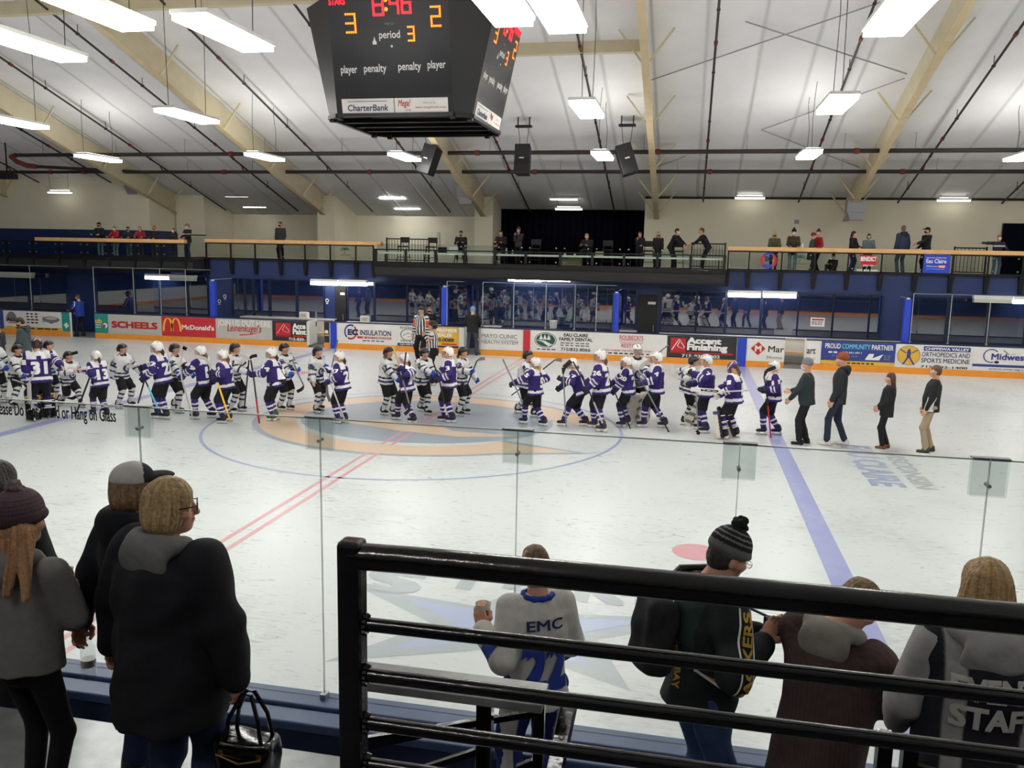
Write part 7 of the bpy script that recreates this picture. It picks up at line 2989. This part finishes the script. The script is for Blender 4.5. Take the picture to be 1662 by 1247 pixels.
gal('young person in black drinking, at the right end of the curtain', 1039, 377, YPB + 0.2, 170, C(30, 30, 34), C(34, 34, 38), pose=dict(hands=[(-0.18, 0.3, 1.1), (0.05, 0.22, 1.38)]), hairc=C(130, 70, 46), group=PB)
gal('woman with long blond hair and black mask standing in the press box', 1069, 377, YPB + 0.2, 185, C(32, 32, 36), C(32, 32, 36), pose=dict(hands=[(-0.2, 0.15, 0.9), (0.2, 0.15, 0.9)]), hairc=C(176, 144, 96), hairs='long', msk=MBK, group=PB)
gal('person in black with a backpack bending to the right in the press box', 1096, 384, YPB + 0.2, 245, C(34, 34, 40), C(34, 34, 38), H=1.6, pose=dict(lean=0.5, hands=[(-0.15, 0.45, 1.0), (0.15, 0.45, 1.0)], pelvis=(0, -0.18)), hairc=C(60, 42, 36), msk=MW, group=PB)
gal('person in black bending left over the counter at the end of the press box', 1142, 386, YPB + 0.25, 100, C(32, 32, 36), C(34, 34, 38), H=1.65, pose=dict(lean=0.55, hands=[(-0.15, 0.5, 1.0), (0.15, 0.45, 1.0)], pelvis=(0, -0.2)), hairc=C(110, 70, 50), group=PB)
q = at(1299, 399, Y=YR)
b = MB()
b.lathe([(0.034, 0.001), (0.045, 0.14), (0.04, 0.14), (0.03, 0.01)], n=14)
tag(b.build('paper_cup', M['white'], None, loc=(at(1303, 398, Y=YR)[0], YR, zD + 0.021)), 'white paper cup on the right wooden handrail', 'cup')

# ================================================================== spectators on this side of the glass
def front(label, px, py, Y, z, face, H=None, pose=None, res=0.008, skin=None, curl=(0.6, 0.6), thumb=((0, 1, 0), (0, 1, 0)), dx=0.0):
    q = at(px, py, Y=Y)
    H = H or (q[2] - z)
    loc = np.array([q[0] + dx, Y, z])
    rz = math.radians(face)
    p = dict(pose or {})
    k = H / 1.75

    def cv(h):
        if h is not None and h[0] == 'px':
            return tuple(rotz(-rz) @ (at(h[1], h[2], Y=Y + h[3]) - loc) / k)
        return h
    if 'hands' in p:
        p['hands'] = [cv(h) for h in p['hands']]
    F = Fig(loc, rz, H, label, p, res, skin, curl, True, thumb, 'spectators at the near glass', hires=True)
    F.seed = 1
    return F


SK2 = C(206, 156, 130)
# woman in the black coat ---------------------------------------------------
F = front('woman with short blond hair, glasses and a black winter coat with grey hood', 268, 787, -14.8, 1.33, -14, pose=dict(hands=[('px', 170, 1105, 0.12), ('px', 390, 1128, -0.02)], head=(-0.75, 0.06, 0), feet=[(-0.14, 0, 0), (0.14, 0, 0)], sw=1.14, elbow=[(-1, -0.2, -0.2), (1, -0.2, -0.2)]))
FW = F
trousers(F, C(40, 52, 80), w=1.35, thigh=0.11, knee=0.085, hemr=0.075, fold=0.006)
shoes(F, C(40, 38, 38))
s = top_sdf(F, -0.3, 1.55, 1.75, (0.115, 0.1, 0.078), 0.05, 0.98, 0.007, 7, 0.09, 1.0)
F.part('coat', s, C(24, 25, 30), h=0.0095)
hood(F, C(108, 108, 106), 0.009, 0.004, 1.2)
hair(F, C(176, 148, 104), 'bob', vol=0.012, h=0.007)
J = F.J
g = MB()
for e in (-1, 1):
    c = J['head'] + J['RH'] @ np.array([e * 0.033, 0.105, 0.012])
    g.tube([c + J['RH'] @ np.array([0.026 * math.cos(t), 0, 0.02 * math.sin(t)]) for t in np.linspace(0, 2 * PI, 13)], 0.0028, 5, False)
    g.tube([c + J['RH'] @ np.array([e * 0.026, 0, 0.008]), J['head'] + J['RH'] @ np.array([e * 0.082, 0.05, 0.016]), J['head'] + J['RH'] @ np.array([e * 0.086, -0.02, 0.012])], 0.0026, 5)
F.mb('glasses', g, 'black')
# handbag hanging from her right hand
hw = F.world(J['wri'][1]) + np.array([0.03, 0.0, -0.07])
bag = empty('handbag', (hw[0] + 0.02, hw[1], hw[2] - 0.5))
s = SDF()
s.box((0, 0, 0.16), (0.13, 0.075, 0.17), rotx(0.0), 0.05)
s.plane((0, 0, 0.31), (0, 0, 1))
s.wave(0.006, 40, 9)
V, Fc = s.mesh(0.01)
link('bag_body', np_mesh('bag_body', V, Fc, M['blackgloss']), bag)
for y in (-0.05, 0.05):
    b = MB()
    b.tube([(-0.08, y, 0.28), (-0.06, y * 0.8, 0.4), (-0.01, y * 0.3, 0.5), (0.03, y * 0.3, 0.5), (0.07, y * 0.8, 0.4), (0.09, y, 0.28)], 0.009, 8)
    b.build('strap', M['blackgloss'], bag, True)
b = MB()
for x in (-0.08, 0.09):
    for y in (-0.055, 0.055):
        b.lathe([(0.012, -0.012), (0.014, 0), (0.012, 0.012)], (x, y * 1.3, 0.27), 10)
b.tube([(-0.1, -0.082, 0.26), (0.0, -0.088, 0.235), (0.1, -0.082, 0.26)], 0.004, 6)
M['brass'] = mat('brass', (180, 150, 90), 0.3, metal=1)
b.build('buckle', M['brass'], bag)
tag(bag, 'black leather handbag hanging from the right hand of the woman in the black coat', 'handbag')

# person with the white-backed cap --------------------------------------------
F = front('person in a black jacket and a cap with white mesh back, holding a water bottle', 212, 759, -14.5, 1.33, -28, pose=dict(hands=[('px', 128, 1022, -0.02), (0.27, 0.06, 0.9)], head=(-0.35, 0.02, 0), feet=[(-0.12, 0, 0), (0.12, 0, 0)], sw=1.12, elbow=[(-0.6, -1, -0.3), (0.6, -1, -0.3)]), curl=(0.75, 0.4))
trousers(F, C(40, 52, 84), w=1.1, thigh=0.098, knee=0.076, hemr=0.07, fold=0.006)
shoes(F, C(60, 58, 56))
s = top_sdf(F, -0.16, 1.18, 1.3, (0.088, 0.076, 0.056), 0.02, 0.95, 0.006, 11, 0.085)
F.part('jacket', s, C(22, 25, 32), h=0.0095)
hair(F, C(134, 106, 76), 'bob', vol=0.006, h=0.008, under_cap=True)
hood(F, C(24, 27, 34), 0.009, 0.003, 1.05)
cap(F, C(186, 184, 184), C(30, 30, 34), h=0.007, panel=C(34, 34, 38))
# bottle in the left hand
hw = F.world(F.J['wri'][0]) + np.array([0.012, 0.01, -0.1])
M['bottle'] = glass_mat('clear_plastic', (0.9, 0.92, 0.93), 0.08, 0.05)
b = MB()
b.lathe([(0.028, -0.2), (0.033, -0.19), (0.033, -0.15), (0.03, -0.145), (0.033, -0.14), (0.033, -0.1), (0.03, -0.095), (0.033, -0.09), (0.033, -0.04), (0.014, 0.0), (0.013, 0.02)], n=20)
bo = b.build('water_bottle', M['bottle'], None, True, loc=hw)
b = MB()
b.lathe([(0.016, 0.018), (0.016, 0.034)], n=14)
b.build('bottle_cap', M['white'], bo)
b = MB()
b.lathe([(0.0337, -0.135), (0.0337, -0.1)], n=20)
b.build('bottle_label', M['white'], bo)
tag(bo, 'clear plastic water bottle held by the person in the mesh cap', 'bottle')

# girl with the knitted hat ------------------------------------------------------
F = front('girl in a mauve knitted bobble hat, grey hooded jumper and black leggings', 30, 818, -14.85, 1.33, -8, pose=dict(hands=[(-0.2, 0.28, 1.08), ('px', 108, 965, 0.2)], head=(0.05, 0.0, 0), feet=[(-0.08, 0.02, 0), (0.08, -0.02, 0)], elbow=[(-1, -0.3, -0.6), (1, -0.5, -0.6)]))
trousers(F, C(22, 22, 25), w=0.95, thigh=0.082, knee=0.058, hemr=0.045)
shoes(F, C(120, 84, 64), C(60, 44, 38))
s = top_sdf(F, -0.06, 1.1, 1.15, (0.078, 0.068, 0.05), 0.0, 0.96, 0.006, 13, 0.08)
F.part('hooded_jumper', s, C(120, 119, 116), h=0.008)
hood(F, C(122, 121, 118), 0.008, 0.004, 1.05)
hair(F, C(158, 116, 78), 'long', h=0.008, vol=-0.003, drape=0.085)
beanie(F, C(88, 70, 78), C(74, 58, 66), C(100, 80, 90), (C(70, 56, 62), [(0.08, 0.088), (0.1, 0.108), (0.12, 0.128), (0.14, 0.147)]), h=0.006, slouch=0.012, g=1.17)
F = front('dark-haired person in black mostly cut by the left edge, in front of the girl', -6, 757, -13.62, 0.8, 0, pose=dict(hands=[(-0.2, 0.2, 1.0), (0.2, 0.25, 1.0)]), res=0.011)
trousers(F, C(30, 30, 36))
shoes(F, C(40, 40, 40))
F.part('jacket', top_sdf(F, -0.15, 1.1, 1.2, (0.085, 0.075, 0.055), fold=0.005), C(30, 32, 36), h=0.011)
hair(F, C(40, 28, 28), 'curly', vol=0.012, h=0.01)

# child in the white jersey with a cup -------------------------------------------------
F = front('child in a white hockey jersey with blue number, holding a paper cup', 862, 889, -13.66, 0.8, 32, dx=0.03, pose=dict(hands=[('px', 783, 1020, -0.06), (0.2, 0.2, 0.98)], head=(0.1, 0.12, 0), feet=[(-0.11, 0.0, 0), (0.11, -0.02, 0)], sw=0.84, elbow=[(-0.25, -0.7, -1), (0.5, -0.6, -1)], bend=[(0, 0, 1.6), (0, 0, 0)]), curl=(0.62, 0.5), thumb=((0.6, -0.5, 0.3), (0, 1, 0)))


def sweatpants(V, c):
    q = V - F.J['pel']
    c[(np.abs(q[:, 0]) > 0.12) & (q[:, 2] < -0.12) & (q[:, 1] < 0.05)] = C(196, 194, 190)


F.part('trousers', trousers_sdf(F, w=1.1, thigh=0.1, knee=0.08, hemr=0.07, fold=0.006), C(34, 48, 112), pattern=sweatpants, h=0.009)
shoes(F, C(60, 60, 64))


def jersey_pat(V, c):
    q = (V - F.J['pel']) @ F.J['RS']
    c[(q[:, 2] < -0.06)] = C(214, 212, 206)
    for i in (0, 1):
        t, d = seg_t(V, F.J['elb'][i], F.J['wri'][i])
        c[(d < 0.1) & (t > 0.1) & (t < 0.5)] = C(44, 70, 160)


s = top_sdf(F, -0.12, 1.05, 1.25, (0.086, 0.08, 0.066), 0.0, 0.88, 0.005, 17, 0.08, 1.12)
F.part('jersey', s, C(216, 214, 208), h=0.0085, pattern=jersey_pat)
bv = F.bvh()
up, fw = F.J['RS'][:, 2], F.J['RS'][:, 1]
q, f_ = fit('EMC', -0.11, 0.11, -0.03, 0.03, 0.02)
F.decal(bv, q, f_, F.J['pel'] + up * 0.4 - fw * 0.1, -fw, up, 'inknavy', 0.006, 'name')
q, f_ = fit('22', -0.14, 0.14, -0.15, 0.15, 0.05)
M['inkroyal'] = mat('ink_royal', (40, 66, 164), 0.7)
F.decal(bv, q, f_, F.J['pel'] + up * 0.16 - fw * 0.1, -fw, up, 'inkroyal', 0.012, 'number')
hair(F, C(122, 94, 70), 'bob', vol=-0.008, h=0.007)
J = F.J
s = SDF()
s.chain([J['neck'] + J['RS'] @ np.array([0.085 * math.sin(t), -0.01 - 0.08 * math.cos(t), 0.015]) for t in np.linspace(0, 2 * PI, 12)], [0.016] * 12, k=0.01)
F.part('collar', s, C(38, 66, 160), h=0.007)
Rh, wr = F.handM[0]
hc = F.world(wr + Rh @ np.array([0.042, 0.0, -0.075]))
b = MB()
b.lathe([(0.028, -0.055), (0.041, 0.06), (0.043, 0.062), (0.039, 0.058), (0.027, -0.05)], n=24)
cup = b.build('paper_cup', M['white'], None, True, loc=hc)


def cup_wrap():
    vs, fs, cs = [], [], []
    n = 24
    for j, z in enumerate((-0.045, -0.02, 0.01, 0.035)):
        for i in range(n):
            t = 2 * PI * i / n
            r = 0.0287 + (z + 0.055) / 0.115 * 0.013
            vs.append((r * math.cos(t), r * math.sin(t), z))
            cs.append(C(176, 44, 50) if (i // 2 + j) % 3 == 0 else (C(46, 48, 70) if (i // 2 + j) % 3 == 1 else C(206, 206, 204)))
    for j in range(3):
        for i in range(n):
            fs.append((j * n + i, j * n + (i + 1) % n, (j + 1) * n + (i + 1) % n, (j + 1) * n + i))
    return np_mesh('printed_sleeve', np.array(vs), np.array(fs), M['hard'], np.array(cs))


link('printed_sleeve', cup_wrap(), cup)
tag(cup, 'paper cup with red print held by the child in the white jersey', 'cup')

# person in the green and black jacket -----------------------------------------------------
F = front('person in a striped bobble hat and dark jacket with yellow lettering, holding a camera', 1176, 868, -13.66, 0.8, -62, dx=-0.05, pose=dict(hands=[('px', 1236, 1030, 0.08), ('px', 1240, 1042, -0.14)], head=(-0.05, 0.42, 0), lean=0.12, feet=[(-0.11, 0.02, 0), (0.11, -0.02, 0)], sw=1.05, elbow=[(-0.6, -0.3, -1), (0.6, -0.3, -1)], bend=[(0, 0, 0.5), (0, 0, 0.5)]), curl=(0.7, 0.7), skin=SK2)
F.o['label'] = 'person in a striped bobble hat and dark jacket with yellow lettering, holding a camera'
trousers(F, C(60, 82, 122), w=1.08, thigh=0.1, knee=0.08, hemr=0.075, fold=0.008)
shoes(F, C(60, 58, 56))


def pack_pat(V, c):
    J = F.J
    q = (V - J['pel']) @ J['RS']
    for i in (0, 1):
        t, d = seg_t(V, J['sh'][i], J['elb'][i])
        t2, d2 = seg_t(V, J['elb'][i], J['wri'][i])
        c[(d2 < 0.09) & (t2 > 0.05) & (t2 < 0.3)] = C(176, 178, 176)
    c[(np.abs(q[:, 0]) < 0.12) & (q[:, 1] < 0) & (q[:, 2] > 0.25)] = C(36, 52, 48)


s = top_sdf(F, -0.1, 1.18, 1.3, (0.094, 0.086, 0.062), 0.03, 0.92, 0.009, 19, 0.09)
F.part('jacket', s, C(30, 35, 36), h=0.0095, pattern=pack_pat)
bv = F.bvh()
J = F.J
M['gold'] = mat('gold_cloth', (196, 160, 62), 0.8)
up, fw, rt = J['RS'][:, 2], J['RS'][:, 1], J['RS'][:, 0]
d_ = norm(J['elb'][1] - J['sh'][1])
q, f_ = fit('PACKERS', -0.19, 0.19, -0.026, 0.026, 0.03)
n_ = norm(rt + fw * 0.1)
cq = J['sh'][1] * 0.5 + J['elb'][1] * 0.5 + np.array([0, 0, -0.02])
sv, sf = [(-0.2, -0.034), (0.2, -0.034), (0.2, 0.034), (-0.2, 0.034)], None
gx = np.linspace(-0.2, 0.2, 25)
gv = [(x, y) for y in (-0.034, 0.034) for x in gx]
gf = [(i, i + 1, 26 + i, 25 + i) for i in range(24)]
F.decal(bv, gv, gf, cq, n_, np.cross(n_, -d_), 'inkblack', 0.005, 'stripe')
for yy in (-0.038, 0.038):
    F.decal(bv, [(x, y + yy) for y in (-0.004, 0.004) for x in gx], gf, cq, n_, np.cross(n_, -d_), 'inkwhite', 0.006, 'stripe_edge')
F.decal(bv, q, f_, cq, n_, np.cross(n_, -d_), 'gold', 0.009, 'stripe_lettering')
q, f_ = fit('GREEN BAY', -0.14, 0.14, -0.024, 0.024, 0.03)
cb_ = J['pel'] + up * 0.16 - fw * 0.12 + rt * 0.02
ub = norm(rt * 0.9 + up * 0.35)
F.decal(bv, [(x * 0.75, y * 1.2) for x, y in gv], gf, cb_, -fw, ub, 'inkblack', 0.006, 'stripe')
F.decal(bv, q, f_, cb_, -fw, ub, 'gold', 0.01, 'stripe_lettering')
s = SDF()
s.chain([J['neck'] + J['RS'] @ np.array([0.085 * math.sin(t), -0.01 - 0.085 * math.cos(t), 0.02 + 0.01 * math.cos(t)]) for t in np.linspace(0, 2 * PI, 12)], [0.034] * 12, k=0.02)
F.part('collar', s, C(34, 38, 40), h=0.008)
hair(F, C(60, 54, 50), 'short', h=0.008, vol=-0.004)
beanie(F, C(32, 34, 36), C(112, 114, 114), C(40, 42, 44), (C(132, 134, 134), [(0.088, 0.097), (0.112, 0.12), (0.134, 0.141)]), h=0.006)
g = MB()
for e in (-1, 1):
    c = J['head'] + J['RH'] @ np.array([e * 0.033, 0.105, 0.008])
    g.tube([c + J['RH'] @ np.array([0.024 * math.cos(t), 0, 0.017 * math.sin(t)]) for t in np.linspace(0, 2 * PI, 13)], 0.002, 5, False)
    g.tube([c + J['RH'] @ np.array([e * 0.024, 0, 0.006]), J['head'] + J['RH'] @ np.array([e * 0.082, 0.0, 0.012])], 0.002, 5)
F.mb('glasses', g, 'steel')
# backpack side bulge
s = SDF()
s.box(J['pel'] + J['RS'] @ np.array([-0.08, -0.26, 0.26]), (0.13, 0.08, 0.2), J['RS'], 0.06)
s.wave(0.008, 28, 6)
V, Fc = s.mesh(0.012)
bp = link('backpack', np_mesh('backpack', V * F.k, Fc, M['cloth'], paint(V, C(36, 37, 40))), None, F.o.location, F.o.rotation_euler[2])
st = MB()
st.tube([F.k * (J['sh'][0] + J['RS'] @ np.array(v)) for v in ((0.03, -0.2, -0.02), (0.03, -0.1, 0.09), (0.03, 0.06, 0.1), (0.02, 0.16, -0.05))], 0.018, 6)
st.build('strap', M['inkblack'], bp, True)
tag(bp, 'dark backpack on the back of the person in the striped bobble hat', 'backpack')
Rh, wr = F.handM[1]
hc = (F.world(wr + Rh @ np.array([0.03, 0.02, -0.08])) + F.world(F.handM[0][1] + F.handM[0][0] @ np.array([0.03, 0.02, -0.08]))) / 2
cm = empty('camera', hc, F.o.rotation_euler[2])
cm.name = 'photo_camera'
b = MB()
b.box(-0.06, 0.06, -0.02, 0.02, -0.035, 0.035)
b.build('camera_body', M['speaker'], cm, bevel=0.008)
b = MB()
b.tube([(0, 0.02, 0), (0, 0.05, 0)], 0.028, 16)
b.tube([(0, 0.05, 0), (0, 0.075, 0)], 0.024, 16)
b.build('lens', M['blackgloss'], cm, True)
b = MB()
n0 = rotz(-F.o.rotation_euler[2]) @ (F.world(J['neck'] + J['RS'] @ np.array([0.03, 0.1, 0.0])) - hc)
b.tube([(-0.055, 0, 0.03), n0 * 0.5 + np.array([-0.04, 0.02, -0.02]), n0], 0.007, 6)
b.build('neck_strap', M['bluedark'], cm, True)
tag(cm, 'small dark camera on a neck strap held by the person in the striped hat', 'camera')

# person in the brown corduroy jacket ------------------------------------------------------
F = front('person with fair hair, head bowed, in a brown corduroy jacket with grey hood', 1338, 960, -13.92, 0.8, -38, H=1.67, dx=0.06, pose=dict(hands=[(-0.16, 0.36, 1.02), (0.16, 0.36, 1.02)], head=(-0.35, 0.75, 0), lean=0.2, feet=[(-0.12, 0.02, 0), (0.12, -0.02, 0)], sw=1.1), skin=SK2)
trousers(F, C(40, 42, 50), w=1.1)
shoes(F, C(60, 58, 56))


def cord(V, c):
    c *= (0.88 + 0.12 * np.sin((np.arctan2(V[:, 0] - F.J['pel'][0], V[:, 1] - F.J['pel'][1])) * 60))[:, None]


s = top_sdf(F, -0.22, 1.25, 1.4, (0.095, 0.085, 0.062), 0.02, 0.94, 0.007, 23, 0.085)
F.part('corduroy_jacket', s, C(84, 68, 66), h=0.009, pattern=cord)
hood(F, C(150, 146, 140), 0.0085, 0.004, 1.1)
hair(F, C(138, 110, 78), 'short', h=0.0065, vol=0.002)
J = F.J
s = SDF()
s.ell(J['head'] + J['RH'] @ np.array([0, 0.07, 0.1]), (0.06, 0.05, 0.03), J['RH'])
s.cone(J['head'] + J['RH'] @ np.array([0, 0.1, 0.09]), J['head'] + J['RH'] @ np.array([0.01, 0.14, 0.06]), 0.03, 0.012, k=0.02)
V, Fc = s.mesh(0.007)
link('fringe', np_mesh('fringe', V * F.k, Fc, M['hair'], paint(V, C(170, 144, 104))), F.o)

# woman in the staff vest -----------------------------------------------------------------
F = front('woman with a blond bob, grey hooded jacket and black staff vest', 1606, 921, -14.7, 1.33, 4, pose=dict(hands=[(-0.24, 0.2, 0.95), (0.24, 0.2, 0.95)], head=(-0.05, 0.05, 0), feet=[(-0.11, 0.02, 0), (0.11, -0.02, 0)], sw=0.98, elbow=[(-0.6, -0.8, -0.6), (0.6, -0.8, -0.6)]))
trousers(F, C(38, 42, 54), w=1.1, thigh=0.1)
shoes(F, C(60, 58, 56))
s = top_sdf(F, -0.06, 1.2, 1.3, (0.086, 0.084, 0.056), 0.0, 0.95, 0.006, 29, 0.075)
F.part('jacket', s, C(158, 156, 156), h=0.0085)
s = top_sdf(F, -0.12, 1.38, 1.52, (0.1, 0.094, 0.06), 0.0, 0.95, 0.004, 29, 0.085, slv=(0, 0))


def vest(V, c):
    q = (V - F.J['pel']) @ F.J['RS']
    a = np.clip((0.034 - np.abs(np.abs(q[:, 0]) - 0.14)) / 0.008 + 0.5, 0, 1)[:, None]
    c[:] = c * (1 - a) + C(150, 150, 148) * a


for i in (0, 1):
    s.cone(F.J['sh'][i] - F.J['RS'][:, 0] * (-1, 1)[i] * 0.07, F.J['sh'][i] - F.J['RS'][:, 0] * (-1, 1)[i] * 0.02, 0.1, 0.098, k=0.05)
F.part('safety_vest', s, C(28, 30, 38), h=0.0085, pattern=vest)
bv = F.bvh()
up, fw = F.J['RS'][:, 2], F.J['RS'][:, 1]
for wd_, y in (('EVENT', 0.36), ('STAFF', 0.245)):
    q, f_ = fit(wd_, -0.16, 0.16, -0.048, 0.048, 0.04)
    F.decal(bv, q, f_, F.J['pel'] + up * y - fw * 0.1, -fw, up, 'signgrey', 0.009, 'vest_lettering')
hood(F, C(160, 158, 157), 0.0085, 0.006, 1.2)
hair(F, C(182, 148, 100), 'bob', vol=0.01, h=0.0065)
